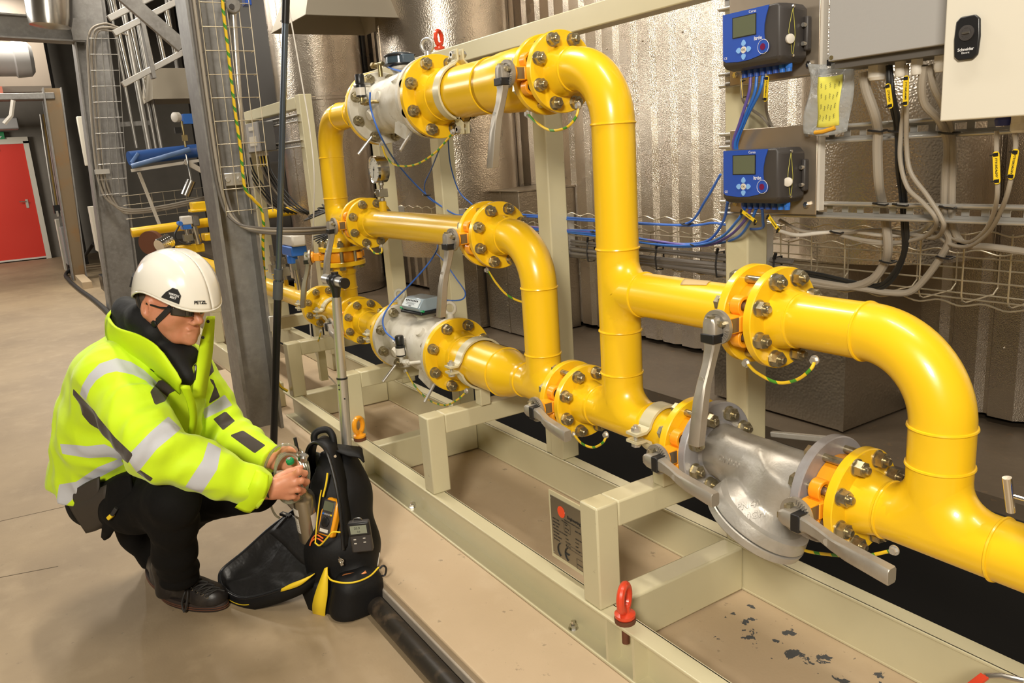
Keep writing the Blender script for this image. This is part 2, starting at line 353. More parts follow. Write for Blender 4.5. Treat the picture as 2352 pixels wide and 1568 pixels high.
# skid carrying on behind the first column
s2 = thing('skid_frame', 'second beige skid frame beyond the first steel column', 'frame', (-6, 1.4, .097))
part(MB().box(-7.8, -4.4, 1.135, 1.195, .1, .24).box(-7.8, -4.95, 1.684, 1.74, .1, .24), 'base_beam', BEI, s2, bevel=.004)
for x in (-4.9, -5.9, -6.9): part(MB().box(x, x + .07, 1.15, 1.70, .46, .53).box(x, x + .07, 1.15, 1.21, .24, .46).box(x, x + .07, 1.64, 1.70, .24, .46), 'pipe_rest', BEI, s2, bevel=.004)
part(MB().box(-5.05, -4.97, 1.684, 1.764, .24, 1.86).box(-6.3, -5.05, 1.684, 1.75, 1.78, 1.85).box(-6.34, -6.26, 1.684, 1.764, .24, 1.85), 'box_rack', BEI, s2, bevel=.004)
def eyebolt(x, y, z, m, label, s=1.0, ang=0.5, foot=True):
    t = thing('eye_bolt', label, 'eye bolt', (x, y, z))
    d = V((math.cos(ang), math.sin(ang), 0))
    MB().lathe([(0, .017 * s), (.004 * s, .02 * s), (.010 * s, .020 * s), (.014 * s, .011 * s), (.022 * s, .009 * s)], (x, y, z + .008 * s), n=20).ring((x, y, z + .05 * s), d, .025 * s, .008 * s, 30, 10, 0.82).build('ring', m, t)
    if foot: MB().cyl((x, y, z - .045 * s), (x, y, z + .004), .0075 * s, 12).lathe([(0, .02 * s), (.009 * s, .021 * s)], (x, y, z), n=16).build('shank', RUST, t)
    return t
eyebolt(-1.405, 1.160, .243, RED, 'red lifting eye bolt on the near end of the front skid beam', 1.35)
eyebolt(-3.175, 1.160, .243, ORA, 'orange lifting eye bolt on the front skid beam behind the backpack', 1.35)
tag(MB().lathe([(0, .005), (.002, .006), (.004, .004), (.02, .003), (.026, .0005)], (-1.438, 1.165, .248), (1, .35, -.05), 10).build('loose_screw', SST), 'small loose screw lying beside the red eye bolt', 'screw')
# rating plate on the skid
rp = thing('rating_plate', 'metal rating plate with red dot and CE mark on the skid post', 'plate', (-1.64, 1.17, .3))
MB().box(-1.738, -1.552, 1.172, 1.177, .285, .492).build('backing_plate', BEI, rp)
MB().box(-1.728, -1.556, 1.170, 1.172, .298, .480).build('plate', mat('engraved steel plate', (.30, .27, .21), .35, .8), rp)
MX = frame((-1.645, 1.1695, .39), (1, 0, 0), (0, 0, 1))
def ptext(s, size, x, z, m, align='CENTER', bold=0): return text(s, size, MX @ Matrix.Translation((x, z, 0)), m, 'lettering', rp, .0002, align, bold)
MB().lathe([(0, .017), (.0006, .017)], MX @ V((-.032, .055, 0)), (0, -1, 0), 28).build('red_dot', mat('red dot', (.85, .08, .02), .4), rp)
ptext('RGV', .010, -.024, .055, WINK); ptext('Engineering', .013, .025, .049, INK, bold=.0003)
ptext('Maatwerk Gas Meter Systems', .0058, -.02, .036, INK, 'LEFT'); ptext('www.rgv.nl', .0058, -.033, .03, INK, 'LEFT')
for k, (a, c) in enumerate((('PROD. YEAR', '2008'), ('DESIGN PRES.', '8.8 barg'), ('MAT. TEMP.', '20 C'), ('NOMINAL LOC OF DESIGN', ''), ('TEST PRESS.', 'Yearly'), ('OUTER DESIGN', 'M. 52 Nm'), ('ITEM NAME', 'Meter run'))):
    z = .022 - k * .0105
    ptext(a, .0055, -.076, z, INK, 'LEFT'); ptext(c, .0055, -.018, z, INK, 'LEFT')
for k, c in enumerate(('INLET PRES.', '', 'DESIGN TEMP.', 'M. 0.72', 'UNIT', '51.2 mm')):
    ptext(c, .0055, .028, .02 - k * .0115, INK, 'LEFT')
b = MB()
for x0, x1, z0, z1 in ((-.022, .006, .0, .027), (-.016, .078, -.046, -.036), (.062, .083, .008, .022), (.058, .083, -.014, -.002), (.03, .083, -.078, -.062), (.03, .066, -.092, -.08)):
    for a0, a1, c0, c1 in ((x0, x1, z0, z0 + .0006), (x0, x1, z1, z1 + .0006), (x0, x0 + .0006, z0, z1), (x1, x1 + .0006, z0, z1)): b.box(a0, a1, c0, c1, 0, .0003, MX)
b.build('ruled_box', INK, rp, smooth=False)
b = MB()
for cx, e in ((-.047, 0), (-.012, 1)):
    b.tube([MX @ V((cx + .012 - .022 * math.cos(a), -.066 + .022 * math.sin(a), .0004)) for a in [(-1.1 + 2.2 * i / 12) for i in range(13)]], .0022, 6)
    if e: b.tube([MX @ V((cx - .008, -.066, .0004)), MX @ V((cx + .008, -.066, .0004))], .0022, 6)
b.build('ce_mark', INK, rp)
b = MB()
for x in (-.079, .079):
    for z in (-.085, .082): b.ball(MX @ V((x, z, 0)), .002, 8)
b.build('rivet', SST, rp)
# black pipe lying along the foot of the plinth
tag(MB().cyl((-2.85, .800, .031), (.8, .800, .031), .031, 20).build('black_pipe', mat('dirty black pipe', (.022, .018, .014), .45, bump=(40, .3, .003), spots=[(14, .55, .7, (.10, .07, .045), .7)])), 'dirty black pipe lying along the foot of the concrete plinth', 'pipe')

# joints sawn into the concrete floor
for n_, (a, c) in enumerate((((-3.979, -0.234, 0), (-3.955, 0.02, 0)), ((-3.373, -0.238, 0), (-3.327, -0.067, 0)))):
    a = V(a); c = V(c); d = (c - a).normalized(); struct(MB().bar(a - d * 1.2, c + d * (.35 if n_ == 0 else .02), .0035, .0016).build('trim_%d' % (5 + n_), mat('dark floor joint', (.09, .065, .04), .8), smooth=False))

# ---------------------------------------------------------------- yellow pipework (all axes lie in the plane y = 1.38)
YP = 1.38; ZL = .69; ZM = 1.165; ZB = 1.044; ZT = 1.635
SM = dict(R=.11, r=.057, n=.067, bc=.09, t=.021); BG = dict(R=.1425, r=.084, n=.097, bc=.119, t=.024)
def flange(o, d, sz, p, m=YEL, neck=.045, face=True):
    d = V(d); s = sz
    pr = [(0, s['n'] + .004), (0, s['R'] - .002), (.002, s['R']), (s['t'] - .002, s['R']), (s['t'], s['R'] - .002), (s['t'], s['n']), (s['t'] + .008, s['n'] - .001), (s['t'] + neck - .006, s['r'] + .002), (s['t'] + neck, s['r'])]
    return MB().lathe(pr, o, d, 56).build('flange', m, p, ang=25)
BM = {}
def bolts(c, d, sz, near, far, p, m=BOLT, n=8, a0=.5, skip=(), big=1.0):
    """studs through a joint: c centre, d axis; near/far = distances along d of the two outer flange faces"""
    c = V(c); d = V(d).normalized(); key = (round(near, 3), round(far, 3), tuple(round(q) for q in d), big)
    if key not in BM:
        b = MB(); N = d * near; F = d * far; k = big
        b.lathe([(0, .0185 * k), (.003, .0185 * k)], N, d, 20)
        b.hexa(N + d * .003, N + d * .019 * k, .0168 * k); b.cyl(N + d * .019 * k, N + d * .021 * k, .0135 * k, 18)
        b.lathe([(0, .0085 * k), (.008 * k, .0085 * k), (.010 * k, .0065 * k)], N + d * .02 * k, d, 14)
        b.lathe([(0, .0185 * k), (.003, .0185 * k)], F, -d, 20)
        b.hexa(F - d * .003, F - d * .017 * k, .0168 * k)
        b.cyl(F, N, .0085 * k, 14)
        o = b.build('bolt', m, None); BM[key] = o.data; bpy.data.objects.remove(o)
    x = V((0, 0, 1)).cross(d) if abs(d.z) < .9 else V((1, 0, 0)); x.normalize(); y = d.cross(x)
    for i in range(n):
        if i in skip: continue
        a = 2 * PI * (i + a0) / n
        o = bpy.data.objects.new('bolt', BM[key]); COL.objects.link(o); o.location = c + (x * math.cos(a) + y * math.sin(a)) * sz['bc']
        o.rotation_euler = Quaternion(d, random.uniform(-.5, .5)).to_euler()
        o.parent = p; o.matrix_parent_inverse = p.matrix_world.inverted()
def weld(b, c, d, r): b.ring(c, d, r + .0005, .0032, 48, 6)
def elbow(c, a0, a1, R=.152, n=20):
    """arc points in the pipe plane about centre c, angles in degrees from +X towards +Z"""
    return [V((c[0] + R * math.cos(math.radians(a0 + (a1 - a0) * i / n)), YP, c[1] + R * math.sin(math.radians(a0 + (a1 - a0) * i / n)))) for i in range(n + 1)]
def tee(b, c, main, br, R, r, rho=.035):
    """smooth forged outlet from a main pipe (radius R) into a branch (radius r)"""
    c = V(c); main = V(main); br = V(br); sd = main.cross(br); n = 56; vs = []; K = 9
    for k in range(K + 1):
        ph = PI / 2 * k / K; off = rho * (1 - math.sin(ph)); hh = rho * (1 - math.cos(ph))
        for i in range(n):
            t = 2 * PI * i / n; rr = r + off; u = rr * math.cos(t); w_ = rr * math.sin(t) * (1 if abs(rr * math.sin(t)) < R else R / abs(rr * math.sin(t)))
            vs.append(c + main * u + sd * w_ + br * (math.sqrt(max(R * R - w_ * w_, 0)) + hh))
    b.add(vs, [(k * n + i, k * n + (i + 1) % n, (k + 1) * n + (i + 1) % n, (k + 1) * n + i) for k in range(K) for i in range(n)])
P_ = lambda x, z, y=YP: V((x, y, z))
X1 = (1, 0, 0); X0 = (-1, 0, 0); Z1 = (0, 0, 1); Z0 = (0, 0, -1)
def body(b, p, name='pipe'): return b.build(name, YEL, p, ang=50)
GJ = .052   # wafer gap
# spool 1: far left, with gauges
sp = thing('pipe_spool', 'yellow pipe at the far left carrying small gauges, behind the steel column', 'pipe', (-5, YP, ZL))
b = MB().cyl(P_(-8, ZL), P_(-4.17, ZL), .052, 40)
for x in (-4.94, -4.72, -4.52): b.cyl(P_(x, ZL), P_(x, ZL + .085), .013, 16)
body(b, sp); flange(P_(-4.113, ZL), X0, SM, sp)
# spool 2: flange, tee with riser stub
sp = thing('pipe_spool', 'yellow tee piece at the foot of the left riser, between two flanges', 'pipe', (-3.8, YP, ZL))
b = MB().cyl(P_(-4.07, ZL), P_(-3.64, ZL), .057, 48); b.cyl(P_(-3.73, ZL + .03), P_(-3.73, .925), .057, 48); tee(b, P_(-3.73, ZL), X1, Z1, .057, .057, .03)
weld(b, P_(-4.02, ZL), X1, .057); weld(b, P_(-3.73, .83), Z1, .057)
body(b, sp); flange(P_(-4.111, ZL), X1, SM, sp); flange(P_(-3.612, ZL), X0, SM, sp, neck=.03); flange(P_(-3.725, .968), Z0, SM, sp)
bolts(P_(-4.09, ZL), X1, SM, 0, -.044, sp)
# spool 3: riser with branch and top elbow
sp = thing('pipe_riser', 'yellow left riser bending over at the top towards the upper meter', 'pipe', (-3.72, YP, 1.05))
path = [P_(-3.725, 1.06), P_(-3.72, 1.3)] + elbow((-3.56, ZT - .152), 180, 90) + [P_(-3.36, ZT)]
b = MB().tube(path, .057, 48, cap=False)
b.cyl(P_(-3.70, ZM), P_(-3.44, ZM), .057, 48); tee(b, P_(-3.722, ZM), Z1, X1, .057, .057, .03)
b.lathe([(0, .057), (.03, .06), (.10, .082), (.13, .084), (.16, .084)], P_(-3.36, ZT), X1, 48, cap=False)
for z in (1.27, 1.46): weld(b, P_(-3.72 if z < 1.4 else -3.715, z), Z1, .057)
weld(b, P_(-3.53, ZT), X1, .057); weld(b, P_(-3.37, ZT), X1, .057)
body(b, sp); flange(P_(-3.725, 1.020), Z1, SM, sp); flange(P_(-3.412 + .02, ZM), X0, SM, sp); flange(P_(-3.10, ZT), X0, BG, sp)
bolts(P_(-3.725, 1.041), Z1, SM, 0, -.094, sp)
# spool 4: middle straight
sp = thing('pipe_spool', 'straight yellow pipe of the middle run with a dial gauge on it', 'pipe', (-2.8, YP, ZM))
b = MB().cyl(P_(-3.30, ZM), P_(-2.35, ZM), .057, 48); weld(b, P_(-3.275, ZM), X1, .057); weld(b, P_(-2.375, ZM), X1, .057)
b.lathe([(0, .016), (.095, .016), (.097, .013)], P_(-3.17, ZM), Z1, 20)
body(b, sp); flange(P_(-3.34, ZM), X1, SM, sp); flange(P_(-2.312, ZM), X0, SM, sp)
bolts(P_(-3.319, ZM), X1, SM, 0, -.094, sp)
# spool 5: middle elbow, riser, reducer
sp = thing('pipe_riser', 'yellow middle riser dropping from an elbow into the lower reducer', 'pipe', (-2.03, YP, ZL))
b = MB().tube([P_(-2.24, ZM)] + elbow((-2.182, ZM - .152), 90, 0) + [P_(-2.03, .72)], .057, 48, cap=False)
b.cyl(P_(-2.16, ZL), P_(-1.92, ZL), .057, 48); b.cyl(P_(-2.58, ZL), P_(-2.27, ZL), .084, 56)
b.lathe([(0, .084), (.015, .084), (.05, .078), (.09, .062), (.115, .057)], P_(-2.27, ZL), X1, 56, cap=False)
tee(b, P_(-2.03, ZL), X1, Z1, .057, .057, .035)
for z in (1.013, .80): weld(b, P_(-2.03, z), Z1, .057)
weld(b, P_(-2.185, ZM), X1, .057); weld(b, P_(-1.925, ZL), X1, .057); weld(b, P_(-2.135, ZL), X1, .057); weld(b, P_(-2.265, ZL), X1, .084); weld(b, P_(-2.53, ZL), X1, .084)
body(b, sp); flange(P_(-2.26, ZM), X1, SM, sp); flange(P_(-1.882, ZL), X0, SM, sp); flange(P_(-2.624, ZL), X1, BG, sp)
bolts(P_(-2.239, ZM), X1, SM, 0, -.094, sp); bolts(P_(-2.60, ZL), X1, BG, 0, -.046, sp, big=1.12)
# spool 6: between valve and lower meter
sp = thing('pipe_reducer', 'short yellow reducer between a flanged valve and the lower meter', 'pipe', (-3.3, YP, ZL))
b = MB().cyl(P_(-3.50, ZL), P_(-3.36, ZL), .057, 48).lathe([(0, .057), (.02, .058), (.09, .082), (.12, .084), (.25, .084)], P_(-3.38, ZL), X1, 48, cap=False)
weld(b, P_(-3.46, ZL), X1, .057)
body(b, sp); flange(P_(-3.54, ZL), X1, SM, sp); flange(P_(-3.104, ZL), X0, BG, sp)
bolts(P_(-3.519, ZL), X1, SM, 0, -.094, sp)
# spool 7: upper run right of the meter
sp = thing('pipe_spool', 'thick yellow pipe of the upper run, right of the upper meter', 'pipe', (-2.3, YP, ZT))
b = MB().cyl(P_(-2.58, ZT), P_(-2.2, ZT), .084, 56).lathe([(0, .084), (.03, .084), (.09, .090), (.17, .092), (.2, .084), (.23, .07)], P_(-2.22, ZT), X1, 56, cap=False)
weld(b, P_(-2.22, ZT), X1, .084); weld(b, P_(-2.53, ZT), X1, .084)
body(b, sp); flange(P_(-2.604, ZT), X1, BG, sp); flange(P_(-1.922, ZT), X0, SM, sp)
bolts(P_(-2.58, ZT), X1, BG, 0, -.046, sp, big=1.12)
# spool 8: the tall riser in the middle of the picture
sp = thing('pipe_riser', 'tallest yellow riser, bending at the top and branching to the right', 'pipe', (-1.645, YP, ZL))
b = MB().tube([P_(-1.86, ZT)] + elbow((-1.797, ZT - .152), 90, 0) + [P_(-1.645, .72)], .057, 56, cap=False)
b.cyl(P_(-1.62, ZB), P_(-1.22, ZB), .057, 56); tee(b, P_(-1.645, ZB), Z1, X1, .057, .057, .035)
b.cyl(P_(-1.80, ZL), P_(-1.41, ZL), .057, 56); tee(b, P_(-1.645, ZL), X1, Z1, .057, .057, .045)
for z in (1.483, 1.16, .935, .815): weld(b, P_(-1.645, z), Z1, .057)
weld(b, P_(-1.797, ZT), X1, .057); weld(b, P_(-1.545, ZB), X1, .057); weld(b, P_(-1.75, ZL), X1, .057); weld(b, P_(-1.53, ZL), X1, .057)
body(b, sp); flange(P_(-1.87, ZT), X1, SM, sp); flange(P_(-1.83, ZL), X1, SM, sp); flange(P_(-1.172, ZB), X0, SM, sp); flange(P_(-1.364, ZL), X0, SM, sp)
bolts(P_(-1.849, ZT), X1, SM, 0, -.094, sp); bolts(P_(-1.809, ZL), X1, SM, 0, -.094, sp)
# spool 9: right elbow down to the last run
sp = thing('pipe_riser', 'big yellow elbow at the right, dropping into the pipe that leaves the picture', 'pipe', (-.747, YP, ZL))
b = MB().tube([P_(-1.09, ZB)] + elbow((-.899, ZB - .152), 90, 0) + [P_(-.747, .72)], .057, 64, cap=False)
b.cyl(P_(-.89, ZL), P_(.5, ZL), .057, 64); tee(b, P_(-.747, ZL), X1, Z1, .057, .057, .045)
for z in (.89, .815): weld(b, P_(-.747, z), Z1, .057)
weld(b, P_(-.905, ZB), X1, .057); weld(b, P_(-1.06, ZB), X1, .057); weld(b, P_(-.84, ZL), X1, .057); weld(b, P_(-.63, ZL), X1, .057)
body(b, sp); flange(P_(-1.12, ZB), X1, SM, sp); flange(P_(-.915, ZL), X1, SM, sp)
bolts(P_(-1.099, ZB), X1, SM, 0, -.094, sp); bolts(P_(-.894, ZL), X1, SM, 0, -.095, sp)
tag(MB().grid(lambda u, v: V((-1.39 + .075 * u + .012 * v, YP - .0585 * math.sin(.1 + .5 * v - .2 * u), ZB + .0585 * math.cos(.1 + .5 * v - .2 * u))), 8, 6).build('paper_tag', mat('worn paper label', (.62, .45, .22), .7), solid=.0006), 'small worn paper label stuck on the yellow branch pipe', 'label')

# ---------------------------------------------------------------- butterfly valves
def loft(b, secs):
    n = len(secs[0]); vs = [q for s_ in secs for q in s_]
    fs = [(k * n + i, k * n + (i + 1) % n, (k + 1) * n + (i + 1) % n, (k + 1) * n + i) for k in range(len(secs) - 1) for i in range(n)]
    return b.add(vs, fs + [tuple(range(n))[::-1], tuple(range(len(vs) - n, len(vs)))])
def valve(c, ax, nk, a, label, off=.0, plate=True, length=.245):
    """c centre, ax pipe axis, nk direction of the stem, a direction of the hand lever"""
    c = V(c); ax = V(ax); nk = V(nk); a = V(a); up = ax.cross(nk)
    t = thing('butterfly_valve', label, 'valve', tuple(c), 'butterfly valves clamped between the flanges')
    b = MB().lathe([(-.026, .058), (-.026, .078), (-.022, .080), (.022, .080), (.026, .078), (.026, .058)], c, ax, 40, cap=False)
    for s in (-1, 1):
        q = c + nk * .0832 + up * (s * .0345)
        b.lathe([(-.013, .0135), (-.013, .0225), (.013, .0225), (.013, .0135), (-.013, .0135)], q, ax, 24, False); b.bar(c + nk * .055 + up * s * .012, q - nk * .014 - up * s * .012, .036, .020, tuple(ax))
        q2 = c - nk * .0832 + up * (s * .0345); b.lathe([(-.015, .021), (.015, .021)], q2, ax, 20)
    q = c + nk * .07; b.bar(q, c + nk * .110, .034, .042, tuple(ax))
    b.bar(c + nk * .104, c + nk * .138, .037, .036, tuple(ax))
    b.lathe([(0, .026), (.008, .028), (.012, .028)], c + nk * .136, nk, 24)
    b.build('valve_body', ORA, t, bevel=.002)
    M_ = frame(c + nk * .122 + ax * .0187 , nk * -1, up)
    if plate:
        MB().box(-.017, .013, -.015, .015, 0, .0012, M_).build('name_plate', mat('valve name plate', (.25, .2, .13), .4, .7), t)
        text('CE', .011, M_ @ Matrix.Translation((-.002, -.006, .0014)) @ Matrix.Rotation(PI / 2, 4, 'Z'), INK, 'lettering', t, .0002, bold=.0004)
        b = MB()
        for k in range(5): b.box(-.013 + k * .005, -.011 + k * .005, .003, .011 - k % 2 * .003, .0012, .0015, M_)
        b.build('lettering', INK, t)
    b = MB(); b.lathe([(0, .004), (.001, .004)], c + nk * .124 + ax * .0175, ax, 10); b.build('drain_hole', BLKM, t)
    # notch plate
    b = MB(); o = c + nk * .150
    b.lathe([(0, .010), (0, .037), (.009, .037), (.009, .028), (.006, .026), (.006, .010)], o, nk, 40)
    x = a; y = nk.cross(a)
    for k in range(11):
        th = -.2 + k * .17; d = x * math.cos(th) + y * math.sin(th)
        b.bar(o + nk * .010 + d * .026, o + nk * .010 + d * .036, .0028, .004, tuple(nk))
    b.build('notch_plate', LEV, t)
    b = MB().cyl(o, o + nk * .022, .0125, 20)
    for k in (1, -1): b.hexa(o + nk * .006 + y * .020 * k - x * .010, o + nk * .018 + y * .020 * k - x * .010, .0065)
    b.build('spindle', BOLT, t)
    # lever: cast arm that swings out from the pipe towards its grip
    y = nk.cross(a); e = o + nk * .018; secs = []
    pr = [(-.022, .002, .012, .013), (-.012, .002, .017, .014), (.018, .002, .018, .015), (.040, .003, .014, .012), (.075, .013, .012, .011), (.115, .028, .0125, .012), (.150, .037, .0145, .0125), (length - .002, .053, .0155, .0125), (length, .053, .0145, .0115)]
    for s_, n_, hw, ht in pr:
        p = e + a * s_ + nk * n_; c_ = .72
        secs.append([p + y * (hw * i) + nk * (ht * j) for i, j in ((-1, -c_), (-c_, -1), (c_, -1), (1, -c_), (1, c_), (c_, 1), (-c_, 1), (-1, c_))])
    lv = loft(MB(), secs).build('lever', LEV, t, ang=40)
    p = e + a * .135 + nk * .040; p2 = e + a * (length - .001) + nk * .060
    MB().bar(p + y * .001, p2 + y * .001, .010, .010, tuple(nk)).build('trigger', LEV, lv, bevel=.002); MB().bar(p + y * .0075 - nk * .0042, p2 + y * .0075 - nk * .0042, .0022, .009, tuple(nk)).build('grip_slot', BLKM, lv)
    q = e + a * .0 + nk * .004; MB().bar(e - a * .027 + nk * .006, e - a * .010 + nk * .006, .012, .012, tuple(nk)).hexa(e - a * .012 + y * .012, e - a * .012 + y * .024, .0065).build('clamp_screw', BOLT, lv)
    MB().bar(e + a * .010 + nk * .004, e + a * .030 + nk * .004, .037, .031, tuple(nk)).build('latch', BLK, lv, bevel=.002)
    MB().lathe([(0, .0075), (.0008, .0075)], e + a * .105 + nk * .036 + y * -.0, nk, 20).build('cast_mark', GALL, lv)
    return t
NY = (0, -1, 0)
valve(P_(-1.896, ZT), X1, NY, Z0, 'orange butterfly valve of the upper run, its lever hanging down')
valve(P_(-2.286, ZM), X1, NY, Z0, 'orange butterfly valve left of the middle elbow, its lever hanging down')
valve(P_(-3.366, ZM), X1, NY, Z0, 'orange butterfly valve at the left end of the middle run, its lever hanging down')
valve(P_(-1.146, ZB), X1, NY, Z0, 'orange butterfly valve on the right branch, its lever hanging over the strainer flange')
valve(P_(-.941, ZL), X1, NY, X1, 'orange butterfly valve right of the strainer, its lever pointing right')
valve(P_(-1.338, ZL), X1, NY, X1, 'orange butterfly valve left of the strainer, its lever pointing right')
valve(P_(-1.856, ZL), X1, NY, X1, 'orange butterfly valve under the middle and tallest risers, its lever pointing right')
valve(P_(-3.566, ZL), X1, NY, X1, 'orange butterfly valve left of the lower meter, mostly behind the silver tube')
valve(P_(-3.725, .994), Z1, (-.5, -.866, 0), Z0, 'orange butterfly valve in the left riser with horizontal flanges', plate=False)

# ---------------------------------------------------------------- gas meters
def meter(z, label, low):
    t = thing('gas_meter', label, 'meter', (-2.85, YP, z), 'off white gas meters'); xr = -2.626; xl = -3.102; L = xr - xl
    b = MB().lathe([(0, .08), (0, .1405), (.022, .1405), (.024, .138), (.024, .105), (.05, .098), (.08, .096), (.1, .104), (.2, .108), (.23, .105), (.25, .112), (.34, .114), (.37, .104), (.40, .098), (.43, .108), (L - .024, .112), (L - .024, .138), (L - .022, .1405), (L, .1405), (L, .08)], P_(xl, z), X1, 64)
    for k in range(3):
        a = -.3 + k * .55; d = V((0, -math.cos(a), math.sin(a))); q = P_(-2.96 + .10 * k, z)
        b.lathe([(0, .022), (.108, .022), (.118, .018), (.118, .008)], q, d, 20)
    b.bar(P_(-2.78, z - .085, YP - .08), P_(-2.70, z - .115, YP - .075), .02, .05)
    b.lathe([(0, .035), (.115, .035), (.125, .045), (.135, .045)], P_(-2.86, z), Z1, 32)
    b.build('meter_body', WHT, t, ang=28)
    for x, s in ((-3.05, -1), (-2.68, 1)):
        MB().cyl((x, 1.31, z - .11), (x + s * .012, 1.25, z - .175), .006, 10).build('foot_pin', ALU, t)
    if low:
        for x in (-3.09, -2.64): MB().lathe([(-.012, .014), (.01, .012)], P_(x, z + .148), Z1, 14).ring(P_(x, z + .178), (.6, -.8, 0), .022, .0065, 28, 10).build('lifting_ring', WHT, t)
    else: MB().lathe([(-.012, .014), (.01, .012)], P_(-2.64, z + .148), Z1, 14).ring(P_(-2.64, z + .178), (.6, -.8, 0), .022, .0065, 28, 10).build('lifting_ring', GALL, t)
    h = z + .137
    if low:
        ix = thing('index_head', 'x', 'x'); bpy.data.objects.remove(ix)
        M_ = Matrix.Translation((-2.86, YP - .01, h)) @ Matrix.Rotation(math.radians(8), 4, 'Z')
        ih = MB().box(-.075, .075, -.058, .058, 0, .012, M_).build('index_base', BLK, t, bevel=.004)
        pf = [(-.052, .012), (-.06, .028), (-.034, .062), (.045, .062), (.052, .012)]
        MB().prism([M_ @ V((-.062, y, zz)) for y, zz in pf], M_.to_3x3() @ V((.124, 0, 0))).build('index_cover', mat('blue grey index cover', (.30, .38, .44), .2, coat=.5), ih, bevel=.004)
        M2 = M_ @ frame((0, -.0478, .046), (1, 0, 0), (0, .605, .796))
        MB().box(-.056, .056, -.0195, .0145, 0, .001, M2).build('index_label', mat('pale label', (.62, .68, .72), .4), ih)
        b = MB()
        for k in range(8): b.box(-.044 + k * .011, -.037 + k * .011, .004, .011, .001, .0016, M2)
        b.build('digit_window', BLK, ih)
        b = MB()
        for k, w_ in enumerate((.036, .028, .034)): b.box(-w_, w_ * .8, -.002 - k * .004, -.0008 - k * .004, .001, .0014, M2)
        for k in range(9): b.box(-.010 + k * .0022, -.009 + k * .0022, -.0175, -.0135, .001, .0014, M2)
        b.build('printed_line', INK, ih)
        for s in (-1, 1): MB().cyl(M_ @ V((.066 * s, -.05, .016)), M_ @ V((.082 * s, -.05, .018)), .005, 8).build('seal_plug', GRN, ih)
    else:
        ih = MB().lathe([(0, .052), (.008, .062), (.012, .062)], P_(-2.87, h - .004), Z1, 32).build('index_base', BLK, t)
        MB().lathe([(0, .058), (.03, .056), (.037, .045), (.038, .002)], P_(-2.87, h + .008), Z1, 32).build('index_cover', mat('smoked clear cover', (.10, .16, .21), .08, trans=.55, coat=.6), ih)
        MB().box(-2.91, -2.83, YP - .03, YP + .03, h + .008, h + .03).build('counter_drum', WHC, ih)
        MB().ring(P_(-2.87, h + .036), Z1, .056, .005, 32, 8).build('cover_rim', BLK, ih)
        MB().bar(P_(-2.82, h + .02), P_(-2.795, h + .02), .05, .03).build('socket_block', mat('slate plastic', (.08, .11, .14), .3), ih, bevel=.004)
        MB().cyl((-2.95, YP - .05, h - .03), (-2.95, YP - .05, h + .02), .009, 12).cyl((-2.99, YP - .055, h + .016), (-2.93, YP - .045, h + .016), .008, 12).hexa((-3.0, YP - .057, h + .016), (-2.985, YP - .055, h + .016), .013).build('brass_fitting', STUD, t)
    # pulse sensor with black cap, piped on the front
    q = V((-2.80, YP - .15, z - .012)) if low else V((-2.92, YP - .15, z + .03))
    sn = MB().lathe([(0, .010), (.003, .019), (.045, .019), (.048, .015)], q, Z1, 24).build('pulse_sensor', BLK, t)
    MB().lathe([(.008, .0195), (.036, .0195)], q, Z1, 24, cap=False, a0=-1.7, a1=.5).build('sensor_label', WHC, sn)
    MB().lathe([(0, .017), (.004, .0175), (.03, .0175), (.034, .015)], q + V((0, 0, .05)), Z1, 24).build('sensor_cap', BLK, sn)
    MB().cyl(q + V((-.06, .01, .05)), q + V((0, 0, .045)), .007, 12).hexa(q + V((-.045, .008, .049)), q + V((-.028, .005, .047)), .012).hexa(q + V((-.068, .011, .051)), q + V((-.055, .01, .050)), .012).cyl(q + V((-.05, .008, .05)), q + V((-.05, .06, .05)), .008, 12).build('sensor_fitting', ALU, t)
    MB().cyl(q + V((0, 0, .002)), q + V((0, 0, -.024)), .008, 12).cyl(q + V((0, 0, -.02)), q + V((.05, .01, -.02)), .0075, 12).hexa(q + V((.02, .004, -.02)), q + V((.038, .008, -.02)), .013).cyl(q + V((.05, .01, -.02)), q + V((.07, .06, -.02)), .007, 12).build('sensor_pipe', WHT if low else STUD, t)
    MB().ring(q + V((-.045, .035, .0)), (.3, -1, 0), .018, .008, 20, 8).build('cast_loop', WHT, t)
    # joint bolts on the far flange, seen round the white body
    c = P_(-3.078, z); bolts(c, X1, BG, 0, -.05, t, big=1.12)
    return t
meter(ZL, 'off white gas meter of the lower run with a pale blue index box', True)
meter(ZT, 'off white gas meter of the upper run with a round smoked index', False)

# ---------------------------------------------------------------- strainer
st = thing('strainer', 'grey cast Y strainer with a round bottom cover between two valves', 'strainer', (-1.14, YP, ZL))
def gfl(x, s):
    b = MB().lathe([(0, .045), (0, .114), (.002, .1165), (.020, .1165), (.022, .1145), (.022, .07), (.032, .062)], P_(x, ZL), (s, 0, 0), 56); return b.build('flange', GRY, st, ang=25)
gfl(-1.312, 1); gfl(-.967, -1)
